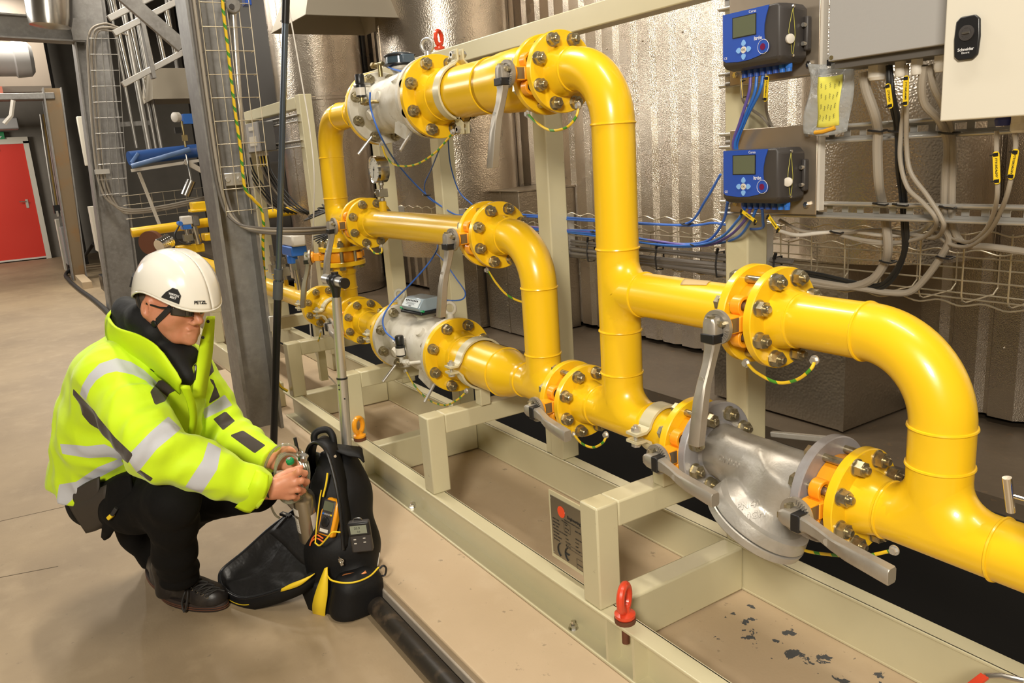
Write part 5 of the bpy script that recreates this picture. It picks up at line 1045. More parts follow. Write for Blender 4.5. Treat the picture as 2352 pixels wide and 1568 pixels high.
# ---------------------------------------------------------------- grey cable boxes on the small rack left of the risers
def jbox(x0, x1, z0, z1, label):
    t = thing('terminal_box', label, 'box', (x0, 1.55, z0), 'grey terminal boxes on the rack')
    MB().box(x0, x1, 1.56, 1.66, z0, z1).build('box_body', mat('dark grey box body', (.12, .12, .12), .5), t, bevel=.004); MB().box(x0, x1, 1.55, 1.56, z0, z1).build('box_lid', ENG, t, bevel=.002)
    w_ = x1 - x0
    MB().box(x0 + w_ * .3, x0 + w_ * .7, 1.547, 1.55, z1 - .05, z1 - .025).box(x0 + w_ * .25, x1 - w_ * .2, 1.547, 1.55, z0 + .04, z0 + .10).build('paper_label', ENW, t)
    for k in range(4): x = x0 + w_ * (.15 + .23 * k); MB().cyl((x, 1.60, z0), (x, 1.60, z0 - .03), .012, 12).build('cable_gland', WHC, t); MB().box(x - .006, x + .006, 1.59, 1.594, z0 - .10, z0 - .03).build('marker', TAGY if k else WHC, t)
    for k in range(4):
        x = x0 + w_ * (.15 + .23 * k); cable([(x, 1.60, z0 - .02), (x + .03, 1.62, z0 - .16), (x + .14 + .02 * k, 1.70, z0 - .36), (x + .22 + .02 * k, 1.80, 1.10)], .006, BLC if k else GRC, ['grey', 'first black', 'second black', 'third black'][k] + ' cable dropping from the ' + ('left' if x0 < -5.85 else 'right') + ' terminal box')
jbox(-5.78, -5.48, 1.545, 1.735, 'right grey terminal box on the rack beside the black pole'); jbox(-6.22, -5.90, 1.545, 1.735, 'left grey terminal box on the rack beside the nearest column')
rail(-6.3, -5.0, 1.70, 1.745, 1.665, 'short upper rail on the terminal box rack'); rail(-6.3, -5.0, 1.545, 1.59, 1.665, 'short lower rail on the terminal box rack')
tag(MB().tube(curve([(-4.431, 1.5, 2.359), (-4.353, 1.5, 1.887), (-4.316, 1.5, 1.613), (-4.29, 1.48, 1.336), (-4.44, 1.46, 0.897), (-4.615, 1.46, 0.515), (-4.596, 1.46, 0.356), (-4.46, 1.46, 0.246), (-4.294, 1.46, 0.2)], 8), .004, 8).build('cable', WHC), 'thin pale cable hanging in front of the left riser area', 'cable')
t = thing('transmitter', 'blue and white transmitter in front of the left gauge pipe', 'transmitter', (-4.9, 1.38, 1.0))
q = V((-4.49, 1.38, 1.016)); MB().box(q.x - .10, q.x + .12, 1.34, 1.42, q.z - .02, q.z + .045).build('head', WHC, t, bevel=.01); MB().box(q.x - .08, q.x + .10, 1.335, 1.425, q.z - .075, q.z - .02).cyl((q.x + .02, 1.36, q.z - .07), (q.x + .02, 1.36, q.z - .12), .03, 16).build('blue_body', BLUL, t, bevel=.006); MB().cyl((q.x + .02, 1.37, q.z - .12), (q.x + .02, 1.38, .74), .014, 12).hexa((q.x + .02, 1.37, .86), (q.x + .02, 1.37, .92), .03).build('stem', SST, t)
for k in range(5):
    cable([(-4.75 + .05 * k, 1.70, 1.16 + .01 * k), (-4.6, 1.62 - .03 * k, 1.20 - .02 * k), (-4.4 + .04 * k, 1.60, 1.13 + .015 * k), (-4.55, 1.66, 1.05), (-4.8 + .03 * k, 1.60, 1.0 - .01 * k)], .005, BLC, 'coiled black cable lying on the mesh tray above the left gauge pipe', 'black cable coils on the tray')
t = thing('manifold', 'cluster of small steel valves on the left gauge pipe', 'valve', (-4.75, 1.38, .8))
for x, h in ((-4.94, .20), (-4.72, .14)): MB().cyl((x, 1.38, .77), (x, 1.38, .77 + h), .012, 12).box(x - .025, x + .025, 1.355, 1.405, .80, .85).hexa((x, 1.38, .87), (x, 1.38, .90), .02).cyl((x, 1.34, .82), (x, 1.30, .82), .008, 10).build('valve_block', SST, t)

# ---------------------------------------------------------------- telescopic pole
t = thing('telescopic_pole', 'long black and blue grey telescopic pole leaning past the hood lamp to the floor', 'pole', (-3.6, .9, .1))
A = V((-3.70, .905, .097)); A = V((-3.495, 0.86, 0.169)); Bp = V((-3.217, 1.078, 2.009)); m1 = A + (Bp - A) * .40; m2 = A + (Bp - A) * .50
MB().cyl(A, m1, .0165, 24).build('lower_tube', mat('black pole tube', (.02, .022, .028), .35, .3), t)
MB().cyl(m1 - (Bp - A) * .012, m1 + (Bp - A) * .03, .021, 24).cyl(m1 + (Bp - A) * .035, m1 + (Bp - A) * .058, .019, 24).build('locking_sleeve', mat('grey sleeve', (.08, .085, .09), .5), t)
MB().cyl(m1, Bp, .0125, 24).build('upper_tube', mat('blue grey pole tube', (.13, .16, .20), .25, .7), t); MB().cyl(Bp - (Bp - A) * .02, Bp + (Bp - A) * .03, .015, 20).build('pole_tip', BLK, t)

# ---------------------------------------------------------------- crouching person
import numpy as np
FW = np.array((-.84833, .52945, 0.)); RT = np.array((.52945, .84833, 0.)); UP = np.array((0., 0., 1.))
A_ = lambda p: np.array(p, float)
def smn(a, b, k): h = np.maximum(k - np.abs(a - b), 0) / k; return np.minimum(a, b) - h * h * k * .25
def rc(p, a, b, r1, r2):
    a = A_(a); b = A_(b); d = b - a; t = np.clip(((p - a) @ d) / (d @ d), 0, 1); return np.linalg.norm(p - a - t[:, None] * d, axis=1) - (r1 + (r2 - r1) * t)
def el(p, c, M, r):   # ellipsoid, M rows = axes
    q = (p - A_(c)) @ np.array(M).T / np.array(r); n = np.linalg.norm(q, axis=1); return (n - 1) * min(r) * .5 + (n - 1) * np.mean(r) * .5
def chain(p, pts, rs, k=.03):
    d = None
    for i in range(len(pts) - 1):
        e = rc(p, pts[i], pts[i + 1], rs[i], rs[i + 1]); d = e if d is None else smn(d, e, k)
    return d
rng = np.random.RandomState(4)
WV = rng.normal(size=(24, 3)); WV /= np.linalg.norm(WV, axis=1)[:, None]; PHS = rng.rand(24) * 6.28
def nz(p, s, n=8, o=0):
    v = 0
    for i in range(n): v = v + np.sin((p @ WV[(i + o) % 24]) * s * (1 + .35 * i) + PHS[(i + o) % 24] + 1.3 * np.sin((p @ WV[(i + o + 7) % 24]) * s * .6))
    return v / n
def nets(f, lo, hi, h, B=14):
    lo = A_(lo); hi = A_(hi); nb = np.ceil((hi - lo) / (h * B)).astype(int)
    I = np.stack(np.meshgrid(*[np.arange(n) for n in nb], indexing='ij'), -1).reshape(-1, 3)
    cen = lo + (I + .5) * h * B; I = I[np.abs(f(cen)) < h * B * .95 + .035]
    g = np.arange(B + 1); G = np.stack(np.meshgrid(g, g, g, indexing='ij'), -1)
    K = []; P = []; E = [[], [], []]
    for b in I:
        idx = G + b * B; v = f((lo + idx.reshape(-1, 3) * h)).reshape(B + 1, B + 1, B + 1)
        if v.min() > 0 or v.max() < 0: continue
        s = v < 0; acc = np.zeros((B, B, B, 3)); cnt = np.zeros((B, B, B))
        for ax in range(3):
            a = np.take(v, range(B), ax); c = np.take(v, range(1, B + 1), ax); m = (a < 0) != (c < 0)
            with np.errstate(all='ignore'): t = np.where(m, a / (a - c), 0)
            o1, o2 = [x for x in range(3) if x != ax]
            for u in (0, 1):
                for w_ in (0, 1):
                    sl = [slice(None)] * 3; sl[o1] = slice(u, B + u); sl[o2] = slice(w_, B + w_); mm = m[tuple(sl)]; tt = t[tuple(sl)]
                    q = np.zeros((B, B, B, 3)); q[..., ax] = tt; q[..., o1] = u; q[..., o2] = w_
                    acc += q * mm[..., None]; cnt += mm
            sl = [slice(0, B)] * 3; mi = np.argwhere(m[tuple(sl)]); 
            if len(mi): E[ax].append(np.concatenate([mi + b * B, (a[tuple(sl)][m[tuple(sl)]] < 0)[:, None]], 1))
        act = np.argwhere(cnt > 0)
        K.append(act + b * B); P.append(lo + (act + b * B + acc[cnt > 0] / cnt[cnt > 0][:, None]) * h)
    K = np.concatenate(K); P = np.concatenate(P); nn = nb * B + 2; key = lambda k: ((k[:, 0] + 1) * nn[1] + k[:, 1] + 1) * nn[2] + k[:, 2] + 1
    kk = key(K); od = np.argsort(kk); kk = kk[od]; P = P[od]; F_ = []
    for ax in range(3):
        if not E[ax]: continue
        e = np.concatenate(E[ax]); c = e[:, :3]; o1, o2 = [(1, 2), (2, 0), (0, 1)][ax]; qs = []
        for u, w_ in ((0, 0), (1, 0), (1, 1), (0, 1)):
            d = c.copy(); d[:, o1] -= u; d[:, o2] -= w_; k = key(d); j = np.searchsorted(kk, k); j = np.clip(j, 0, len(kk) - 1); qs.append(np.where(kk[j] == k, j, -1))
        q = np.stack(qs, 1); fl = e[:, 3] == 0; q[fl] = q[fl][:, ::-1]; F_.append(q[(q >= 0).all(1)])
    return P, np.concatenate(F_)
def relax(P, F_, it=2):
    e = np.concatenate([F_[:, [0, 1]], F_[:, [1, 2]], F_[:, [2, 3]], F_[:, [3, 0]]]); e = np.concatenate([e, e[:, ::-1]])
    for _ in range(it):
        s = np.zeros_like(P); n = np.zeros(len(P)); np.add.at(s, e[:, 0], P[e[:, 1]]); np.add.at(n, e[:, 0], 1); P = P * .4 + s / np.maximum(n, 1)[:, None] * .6
    return P
def skin(name, f, lo, hi, h, m, parent, attrs=None, it=2):
    P, Q = nets(f, lo, hi, h); P = relax(P, Q, it)
    me = bpy.data.meshes.new(name); me.vertices.add(len(P)); me.vertices.foreach_set('co', P.ravel()); me.loops.add(len(Q) * 4); me.loops.foreach_set('vertex_index', Q.ravel().astype(np.int32))
    me.polygons.add(len(Q)); me.polygons.foreach_set('loop_start', np.arange(len(Q), dtype=np.int32) * 4); me.update(calc_edges=True); me.validate()
    me.polygons.foreach_set('use_smooth', [True] * len(me.polygons)); me.materials.append(m)
    if attrs:
        for k, v in attrs(P).items(): a = me.attributes.new(k, 'FLOAT', 'POINT'); a.data.foreach_set('value', v.astype(np.float32))
    o = bpy.data.objects.new(name, me); COL.objects.link(o); o.parent = parent; o.matrix_parent_inverse = parent.matrix_world.inverted(); return o
person = thing('person', 'crouching person in white helmet and yellow high visibility jacket, working at the open backpack', 'person', (-2.62, .28, 0))
# joints
NSH = A_((-2.633, 0.201, 0.838)); NEL = A_((-2.392, 0.265, 0.664)); NWR = A_((-2.314, 0.523, 0.489))
FSH = A_((-2.786, 0.446, 0.793)); FEL = A_((-2.703, 0.505, 0.584)); FWR = A_((-2.532, 0.589, 0.501)); FCU = A_((-2.497, 0.607, 0.494))
PEL = A_((-2.871, 0.122, 0.443)); CHE = A_((-2.716, 0.275, 0.756)); NKB = A_((-2.7, 0.34, 0.898))
HIPN = A_((-2.766, 0.139, 0.442)); HIPF = A_((-2.987, 0.162, 0.376)); KNN = A_((-2.415, 0.286, 0.495)); ANN = A_((-2.647, 0.291, 0.143)); KNF = A_((-2.573, 0.562, 0.39)); ANF = A_((-3.022, 0.258, 0.071)); BUT = A_((-2.902, 0.11, 0.385))
# head frame
hf = RT * .86 - FW * .46 - UP * .20; hf /= np.linalg.norm(hf); hs = np.cross(hf, UP); hs /= np.linalg.norm(hs); hu = np.cross(hs, hf)
HC = A_((-2.583, 0.394, 1.056)); H_ = lambda f, s, u: HC + (hf * f + hs * s + hu * u)
HM = (hf, hs, hu)
def head(p):
    d = el(p, H_(-.005, 0, .02), HM, (.100, .077, .098)); d = smn(d, el(p, H_(.03, 0, -.035), HM, (.066, .060, .078)), .03)
    for s in (1, -1):
        d = smn(d, rc(p, H_(.0, .052 * s, -.035), H_(.062, .030 * s, -.092), .022, .018), .035)
        d = smn(d, rc(p, H_(.070, .040 * s, -.020), H_(.055, .048 * s, -.04), .022, .020), .02)
        d = smn(d, rc(p, H_(.091, .012 * s, .022), H_(.078, .046 * s, .016), .012, .011), .014)
        d = np.maximum(d, -(np.linalg.norm(p - H_(.104, .032 * s, .0), axis=1) - .016) * 1.0) * .5 + d * .5
        e = el(p, H_(-.004, .080 * s, -.006), (hf * .93 - hu * .3 + hs * .2 * s, hs, hu * .93 + hf * .3), (.021, .011, .035))
        e = np.maximum(e, -el(p, H_(.000, .0885 * s, -.004), HM, (.010, .010, .022))); d = smn(d, e, .006)
    d = smn(d, rc(p, H_(.084, 0, -.098), H_(.088, 0, -.092), .022, .018), .02)                       # chin
    d = smn(d, rc(p, H_(.094, 0, .012), H_(.124, 0, -.032), .0085, .0125), .012)                      # nose
    for s in (1, -1): d = smn(d, rc(p, H_(.112, .011 * s, -.040), H_(.104, .013 * s, -.042), .0085, .006), .006)
    d = smn(d, rc(p, H_(.096, -.016, -.064), H_(.096, .016, -.064), .0075, .0075), .009)              # upper lip
    d = smn(d, rc(p, H_(.094, -.013, -.076), H_(.094, .013, -.076), .0075, .0075), .008)              # lower lip
    for s in (1, -1): d = d + .0022 * np.exp(-(rc(p, H_(.101, .022 * s, -.050), H_(.082, .034 * s, -.078), 0, 0) / .0035) ** 2)
    d = d + .003 * np.exp(-(rc(p, H_(.106, -.024, -.0695), H_(.106, .0, -.0705), 0, 0) / .003) ** 2) + .003 * np.exp(-(rc(p, H_(.106, .0, -.0705), H_(.096, .026, -.0695), 0, 0) / .003) ** 2)
    return d
def finger(p, pts, rs): return chain(p, pts, rs, .004)
# near (right) hand: back of the hand to the viewer, fingers closed round the regulator
NH = [((-2.269, 0.604, 0.523), [(-2.248, 0.619, 0.542), (-2.258, 0.641, 0.527), (-2.295, 0.648, 0.502)], (.0105, .0098, .0090, .0080)),
      ((-2.263, 0.605, 0.505), [(-2.246, 0.622, 0.512), (-2.264, 0.645, 0.496), (-2.302, 0.647, 0.473)], (.0108, .0100, .0090, .0080)),
      ((-2.272, 0.6, 0.481), [(-2.258, 0.613, 0.482), (-2.275, 0.633, 0.466), (-2.306, 0.631, 0.447)], (.0104, .0095, .0086, .0078)),
      ((-2.287, 0.588, 0.459), [(-2.277, 0.601, 0.456), (-2.291, 0.616, 0.443), (-2.316, 0.614, 0.428)], (.0095, .0085, .0078, .0070))]
def nhand(p):
    W = A_((-2.301, 0.543, 0.491)); d = None
    for k, (b, js, rs) in enumerate(NH):
        b = A_(b); kn = chain(p, [W + (b - W) * .12 + UP * (.010 - .008 * k), b], [.016, .0125], .02); d = kn if d is None else smn(d, kn, .014)
        d = smn(d, np.linalg.norm(p - b, axis=1) - .0122, .008)
    for b, js, rs in NH: d = smn(d, finger(p, [A_(b)] + [A_(j) for j in js], rs), .0035)
    th = finger(p, [A_((-2.317, 0.575, 0.51)), A_((-2.319, 0.609, 0.52)), A_((-2.311, 0.632, 0.525)), A_((-2.308, 0.645, 0.53))], (.016, .0125, .0105, .0085)); d = smn(d, th, .008)
    d = smn(d, rc(p, W, A_((-2.301, 0.586, 0.484)), .021, .018), .02)
    for q0, q1 in (((-2.263, 0.559, 0.513), (-2.249, 0.586, 0.532)), ((-2.259, 0.566, 0.498), (-2.247, 0.585, 0.51)), ((-2.269, 0.549, 0.505), (-2.259, 0.566, 0.498))): d = d - .0009 * np.exp(-(rc(p, q0, q1, 0, 0) / .006) ** 2)
    return smn(d, rc(p, NWR, W, .027, .0235), .02)
FHN = [((-2.446, 0.651, 0.534), [(-2.427, 0.663, 0.542), (-2.41, 0.671, 0.539), (-2.398, 0.672, 0.531)], (.0095, .009, .0082, .0075)), ((-2.434, 0.651, 0.519), [(-2.41, 0.662, 0.528), (-2.393, 0.67, 0.522), (-2.391, 0.664, 0.511)], (.0100, .0092, .0085, .0078)),
       ((-2.427, 0.644, 0.506), [(-2.403, 0.654, 0.51), (-2.391, 0.663, 0.502), (-2.395, 0.658, 0.492)], (.0098, .009, .0083, .0075)), ((-2.433, 0.635, 0.491), [(-2.41, 0.643, 0.492), (-2.4, 0.65, 0.486), (-2.403, 0.644, 0.477)], (.009, .0082, .0075, .007))]
def fhand(p):
    W = A_((-2.479, 0.617, 0.503)); d = None
    for k, (b, js, rs) in enumerate(FHN):
        b = A_(b); kn = chain(p, [W, b], [.017, .0115], .02); d = kn if d is None else smn(d, kn, .014)
    for b, js, rs in FHN: d = smn(d, finger(p, [A_(b)] + [A_(j) for j in js], rs), .0035)
    d = smn(d, finger(p, [W + UP * .012, A_((-2.434, 0.633, 0.551)), A_((-2.397, 0.645, 0.565)), A_((-2.374, 0.654, 0.563))], (.018, .0125, .0105, .0085)), .009)
    return smn(d, rc(p, FWR, W, .026, .023), .02)
def bodyf(p):
    d = smn(head(p), rc(p, H_(-.035, 0, -.05), NKB, .055, .062), .03)
    t = smn(rc(p, CHE, PEL, .12, .09), rc(p, NSH, FSH, .055, .055), .06); t = smn(t, rc(p, NKB, CHE, .07, .12), .05); d = smn(d, t, .04)
    for a in ((NSH, NEL, NWR), (FSH, FEL, FWR)): d = smn(d, chain(p, a, (.048, .040, .028), .02), .02)
    for a in ((HIPN, KNN, ANN), (HIPF, KNF, A_((-2.756, 0.42, 0.304)), ANF)): d = smn(d, chain(p, a, (.055, .045, .04, .035)[:len(a)], .03), .03)
    return smn(smn(d, nhand(p), .006), fhand(p), .006)
def skinmat():
    m = mat('skin', (.62, .27, .155), .45, bump=((90, .12, .002), (420, .2, .0005)), spots=[(9, .42, .68, (.62, .21, .11), .55), (34, .5, .75, (.70, .36, .23), .5)]); b = m.node_tree.nodes['Principled BSDF']
    b.inputs['Subsurface Weight'].default_value = .12; b.inputs['Subsurface Radius'].default_value = (.012, .005, .003); b.inputs['Subsurface Scale'].default_value = .6; return m
LO = PEL - np.array((.45, .45, .40)); 
skin('body', bodyf, (-3.15, .0, -.02), (-2.05, .82, 1.28), .0042, skinmat(), person, it=1)
# nails
b = MB()
for (b0, js, rs) in NH[:0]: pass
# jacket
def polysd(P2, poly):
    poly = np.array(poly); d = np.full(len(P2), 1e9); ins = np.zeros(len(P2), bool); n = len(poly)
    for i in range(n):
        a = poly[i]; c = poly[(i + 1) % n]; e = c - a; w_ = P2 - a; t = np.clip((w_ @ e) / (e @ e), 0, 1); d = np.minimum(d, np.linalg.norm(w_ - t[:, None] * e, axis=1))
        cr = (a[1] > P2[:, 1]) != (c[1] > P2[:, 1])
        with np.errstate(all='ignore'): xx = (c[0] - a[0]) * (P2[:, 1] - a[1]) / (c[1] - a[1]) + a[0]
        ins ^= cr & (P2[:, 0] < xx)
    return np.where(ins, -d, d)
# elbow and arm point sets
JN = [NSH + RT * -.01, A_((-2.499, 0.236, 0.747)), NEL, A_((-2.352, 0.387, 0.581)), A_((-2.313, 0.514, 0.495))]
JF = [FSH, A_((-2.744, 0.486, 0.687)), FEL, A_((-2.615, 0.551, 0.542)), A_((-2.518, 0.602, 0.501))]
def armN(p): return chain(p, JN, (.086, .084, .080, .068, .063), .05)
def armF(p): return chain(p, JF, (.074, .068, .066, .058, .054), .05)
TS = [A_((-2.897, 0.117, 0.432)), A_((-2.825, 0.195, 0.629)), A_((-2.74, 0.275, 0.78)), A_((-2.705, 0.331, 0.899))]
def torso(p):
    d = chain(p, TS, (.150, .162, .168, .105), .06); d = smn(d, rc(p, NSH, A_((-2.679, 0.315, 0.864)), .088, .10), .05); d = smn(d, rc(p, FSH, A_((-2.709, 0.344, 0.852)), .080, .10), .05)
    d = smn(d, rc(p, A_((-2.682, 0.368, 0.743)), A_((-2.678, 0.355, 0.621)), .095, .085), .06)
    d = smn(d, rc(p, A_((-2.887, 0.134, 0.667)), A_((-2.929, 0.104, 0.444)), .07, .085), .06)
    d = smn(d, rc(p, A_((-2.806, 0.169, 0.84)), A_((-2.871, 0.122, 0.719)), .06, .06), .05)
    ax = (TS[0] - TS[1]); ax /= np.linalg.norm(ax); hem = (p - A_((-2.866, 0.129, 0.413))) @ (ax * .92 + UP * -.38)
    return np.maximum(d, hem)
def folds(p):
    w_ = nz(p, 26, 6) * .0050 + nz(p, 62, 6, 5) * .0022 + (np.abs(nz(p * np.array((1, 1, .55)), 30, 5, 11)) - .25) * .016
    # creases gather round the elbow and under the shoulder
    for c, ax, a, s in ((NEL, NWR - NSH, .0060, 95), (JN[1], NEL - NSH, .0045, 80), (A_((-2.32, 0.437, 0.546)), NWR - NEL, .0030, 85), (FEL, FWR - FSH, .0045, 110), (A_((-2.724, 0.168, 0.627)), TS[0] - TS[1], .0045, 70), (A_((-2.541, 0.273, 0.803)), A_((.3, .2, -1)), .0035, 70)):
        ax = ax / np.linalg.norm(ax); q = p - c; r2 = (q * q).sum(1); w_ = w_ + a * np.exp(-r2 / .016) * np.sin((q @ ax) * s + 1.6 * nz(p, 18, 3, 9))
    return w_
COLP = A_((-2.688, 0.34, 0.911))
def jacket(p):
    d = smn(smn(torso(p), armN(p), .035), armF(p), .03) + folds(p)
    a = A_((-2.313, 0.514, 0.495)); x = (a - A_((-2.352, 0.387, 0.581))); x /= np.linalg.norm(x); q = (p - a) @ x
    near = np.linalg.norm(p - a, axis=1) < .11; d = np.where(near, np.maximum(d, q - .018), d)
    a = A_((-2.518, 0.602, 0.501)); x = (a - JF[3]); x /= np.linalg.norm(x); q = (p - a) @ x; near = np.linalg.norm(p - a, axis=1) < .09; d = np.where(near, np.maximum(d, q - .012), d)
    nk = rc(p, NKB + UP * .02, H_(0, 0, -.05), .066, .085); d = np.maximum(d, -nk)
    # neck opening and open front
    op = rc(p, A_((-2.483, 0.366, 0.914)), A_((-2.422, 0.387, 0.842)), .048, .012); return np.maximum(d, -op)
MK = [('N', 0, [(-2.608, 0.109, 0.817), (-2.574, 0.118, 0.85), (-2.566, 0.14, 0.881), (-2.567, 0.173, 0.907), (-2.575, 0.22, 0.913), (-2.566, 0.256, 0.896), (-2.558, 0.286, 0.866), (-2.558, 0.319, 0.815), (-2.474, 0.291, 0.829), (-2.527, 0.282, 0.84), (-2.533, 0.251, 0.864), (-2.537, 0.21, 0.882), (-2.542, 0.181, 0.879), (-2.547, 0.155, 0.864), (-2.556, 0.134, 0.839), (-2.595, 0.12, 0.797)]),
      ('N', 0, [(-2.353, 0.179, 0.676), (-2.359, 0.2, 0.621), (-2.303, 0.254, 0.695), (-2.397, 0.338, 0.709), (-2.405, 0.311, 0.751), (-2.332, 0.251, 0.74)]),
      ('N', 0, [(-2.312, 0.31, 0.562), (-2.311, 0.35, 0.531), (-2.271, 0.396, 0.604), (-2.334, 0.427, 0.641), (-2.347, 0.397, 0.666), (-2.288, 0.365, 0.637)]),
      ('T', 0, [(-2.766, 0.027, 0.64), (-2.786, 0.021, 0.604), (-2.679, 0.103, 0.596), (-2.656, 0.155, 0.593), (-2.349, 0.179, 0.666), (-2.379, 0.173, 0.689), (-2.643, 0.149, 0.64), (-2.667, 0.103, 0.639)]),
      ('T', 0, [(-2.893, -0.009, 0.396), (-2.795, 0.01, 0.497), (-2.743, 0.057, 0.51), (-2.674, 0.121, 0.563), (-2.372, 0.175, 0.676), (-2.672, 0.193, 0.553), (-2.701, 0.116, 0.518), (-2.746, 0.06, 0.471), (-2.879, 0.015, 0.391)]),
      ('T', 0, [(-2.336, 0.342, 0.704), (-2.663, 0.455, 0.623), (-2.353, 0.389, 0.671), (-2.328, 0.344, 0.693)]),
      ('F', 0, [(-2.635, 0.445, 0.683), (-2.672, 0.527, 0.708), (-2.671, 0.546, 0.667), (-2.672, 0.452, 0.641)]),
      ('F', 0, [(-2.354, 0.393, 0.669), (-2.651, 0.557, 0.627), (-2.597, 0.581, 0.601), (-2.584, 0.493, 0.578), (-2.308, 0.414, 0.639), (-2.321, 0.381, 0.662)]),
      ('A', 1, [(-2.627, 0.096, 0.834), (-2.703, 0.09, 0.77), (-2.648, 0.123, 0.708), (-2.641, 0.151, 0.64), (-2.348, 0.18, 0.659), (-2.33, 0.195, 0.687), (-2.416, 0.165, 0.722), (-2.492, 0.138, 0.77), (-2.524, 0.134, 0.78)]),
      ('A', 1, [(-2.459, 0.281, 0.82), (-2.559, 0.321, 0.825), (-2.586, 0.383, 0.817), (-2.585, 0.397, 0.787), (-2.565, 0.345, 0.776), (-2.46, 0.316, 0.783), (-2.424, 0.283, 0.787)]),
      ('A', 1, [(-2.637, 0.458, 0.788), (-2.711, 0.487, 0.832), (-2.757, 0.518, 0.824), (-2.717, 0.514, 0.783), (-2.695, 0.491, 0.772)]),
      ('F', 1, [(-2.693, 0.49, 0.769), (-2.683, 0.5, 0.737), (-2.666, 0.47, 0.689), (-2.668, 0.511, 0.704), (-2.693, 0.503, 0.76)]),
      ('F', 1, [(-2.655, 0.476, 0.639), (-2.654, 0.518, 0.657), (-2.633, 0.539, 0.623), (-2.608, 0.492, 0.608)]),
      ('F', 1, [(-2.584, 0.506, 0.594), (-2.576, 0.547, 0.603), (-2.509, 0.596, 0.557), (-2.512, 0.559, 0.538)]),
      ('A', 1, [(-2.356, 0.198, 0.625), (-2.332, 0.206, 0.637), (-2.32, 0.233, 0.608), (-2.33, 0.225, 0.597)])]
def jattr(P):
    dT, dN, dF = torso(P), armN(P), armF(P); gN = np.minimum(dT, dF) - dN; gF = np.minimum(dT, dN) - dF; gT = np.minimum(dN, dF) - dT
    out = [np.full(len(P), .09) for _ in range(2)]
    for g, k, poly in MK:   # each sewn patch is cut square to the cloth's facing side
        poly = np.array([A_(q) for q in poly]); c = poly.mean(0); n = c - A_((0, 0, 1.43)); n /= np.linalg.norm(n); e1 = np.cross(n, UP); e1 /= np.linalg.norm(e1); e2 = np.cross(e1, n)
        sd = polysd(np.stack([(P - c) @ e1, (P - c) @ e2], 1), np.stack([(poly - c) @ e1, (poly - c) @ e2], 1)); dep = (P - c) @ n
        if g in 'FT': sd = np.maximum(sd, -(gF if g == 'F' else gT) * .5 - .01)
        sd = np.maximum(sd, dep - .12); out[k] = np.minimum(out[k], sd)
    return {'refl': .5 - out[0] / .03, 'dark': .5 - out[1] / .03}
def jmat():
    m = mat('high visibility fabric', (.60, .85, .012), .62, bump=((16, .10, .02), (420, .25, .0006)), spec=.3, sheen=.2); N = m.node_tree.nodes; L = m.node_tree.links; b = N['Principled BSDF']; cur = None
    base = (.60, .85, .012, 1)
    for k, c in (('refl', (.52, .53, .56, 1)), ('dark', (.055, .043, .035, 1))):
        a = N.new('ShaderNodeAttribute'); a.attribute_name = k; g = N.new('ShaderNodeMath'); g.operation = 'GREATER_THAN'; g.inputs[1].default_value = .5; L.new(a.outputs['Fac'], g.inputs[0])
        x = N.new('ShaderNodeMix'); x.data_type = 'RGBA'; L.new(g.outputs[0], x.inputs['Factor'])
        if cur is None: x.inputs['A'].default_value = base
        else: L.new(cur, x.inputs['A'])
        x.inputs['B'].default_value = c; cur = x.outputs['Result']
    L.new(cur, b.inputs['Base Color']); return m
JM = jmat()
jk = skin('jacket', jacket, (-3.25, -.15, .20), (-2.15, .90, 1.12), .0058, JM, person, jattr, it=2)
HVM = mat('high visibility collar fabric', (.60, .85, .012), .62, bump=((30, .1, .01), (420, .25, .0006)), spec=.3)
HOODB = mat('black soft shell fabric', (.006, .0065, .007), .75, bump=((30, .2, .01), (300, .3, .0005)))
# collar sheets
def sheet(name, rows, m, th=.006, parent=jk, k=5):
    rows = [curve([V(q) for q in r], k) for r in rows]; n = len(rows[0]); b = MB(); cols = []
    for i in range(n): cols.append(curve([r[i] for r in rows], 4) if len(rows) > 2 else [rows[0][i], rows[1][i]])
    b.add([q for c in cols for q in c], [(i * len(cols[0]) + j, (i + 1) * len(cols[0]) + j, (i + 1) * len(cols[0]) + j + 1, i * len(cols[0]) + j + 1) for i in range(n - 1) for j in range(len(cols[0]) - 1)])
    return b.build(name, m, parent, ang=70, solid=th)
sheet('collar', [[(-2.711, 0.226, 0.892), (-2.636, 0.252, 0.882), (-2.597, 0.297, 0.858), (-2.538, 0.335, 0.826), (-2.462, 0.361, 0.794)], [(-2.692, 0.219, 0.939), (-2.604, 0.248, 0.932), (-2.519, 0.289, 0.923), (-2.451, 0.323, 0.889), (-2.413, 0.355, 0.832)],
                 [(-2.706, 0.217, 0.979), (-2.593, 0.246, 0.964), (-2.509, 0.286, 0.954), (-2.437, 0.326, 0.923), (-2.403, 0.361, 0.851)],
                 [(-2.72, 0.232, 1.016), (-2.609, 0.239, 0.998), (-2.522, 0.284, 0.982), (-2.452, 0.321, 0.95), (-2.426, 0.343, 0.895)]], HVM)
sheet('collar', [[(-2.704, 0.22, 0.934), (-2.808, 0.223, 0.945), (-2.905, 0.256, 0.938), (-2.919, 0.347, 0.92)], [(-2.735, 0.226, 0.987), (-2.823, 0.236, 1.001), (-2.892, 0.276, 1.003), (-2.913, 0.356, 0.98)], [(-2.741, 0.236, 1.02), (-2.808, 0.26, 1.027), (-2.858, 0.294, 1.027), (-2.874, 0.343, 1.017)]], HVM)
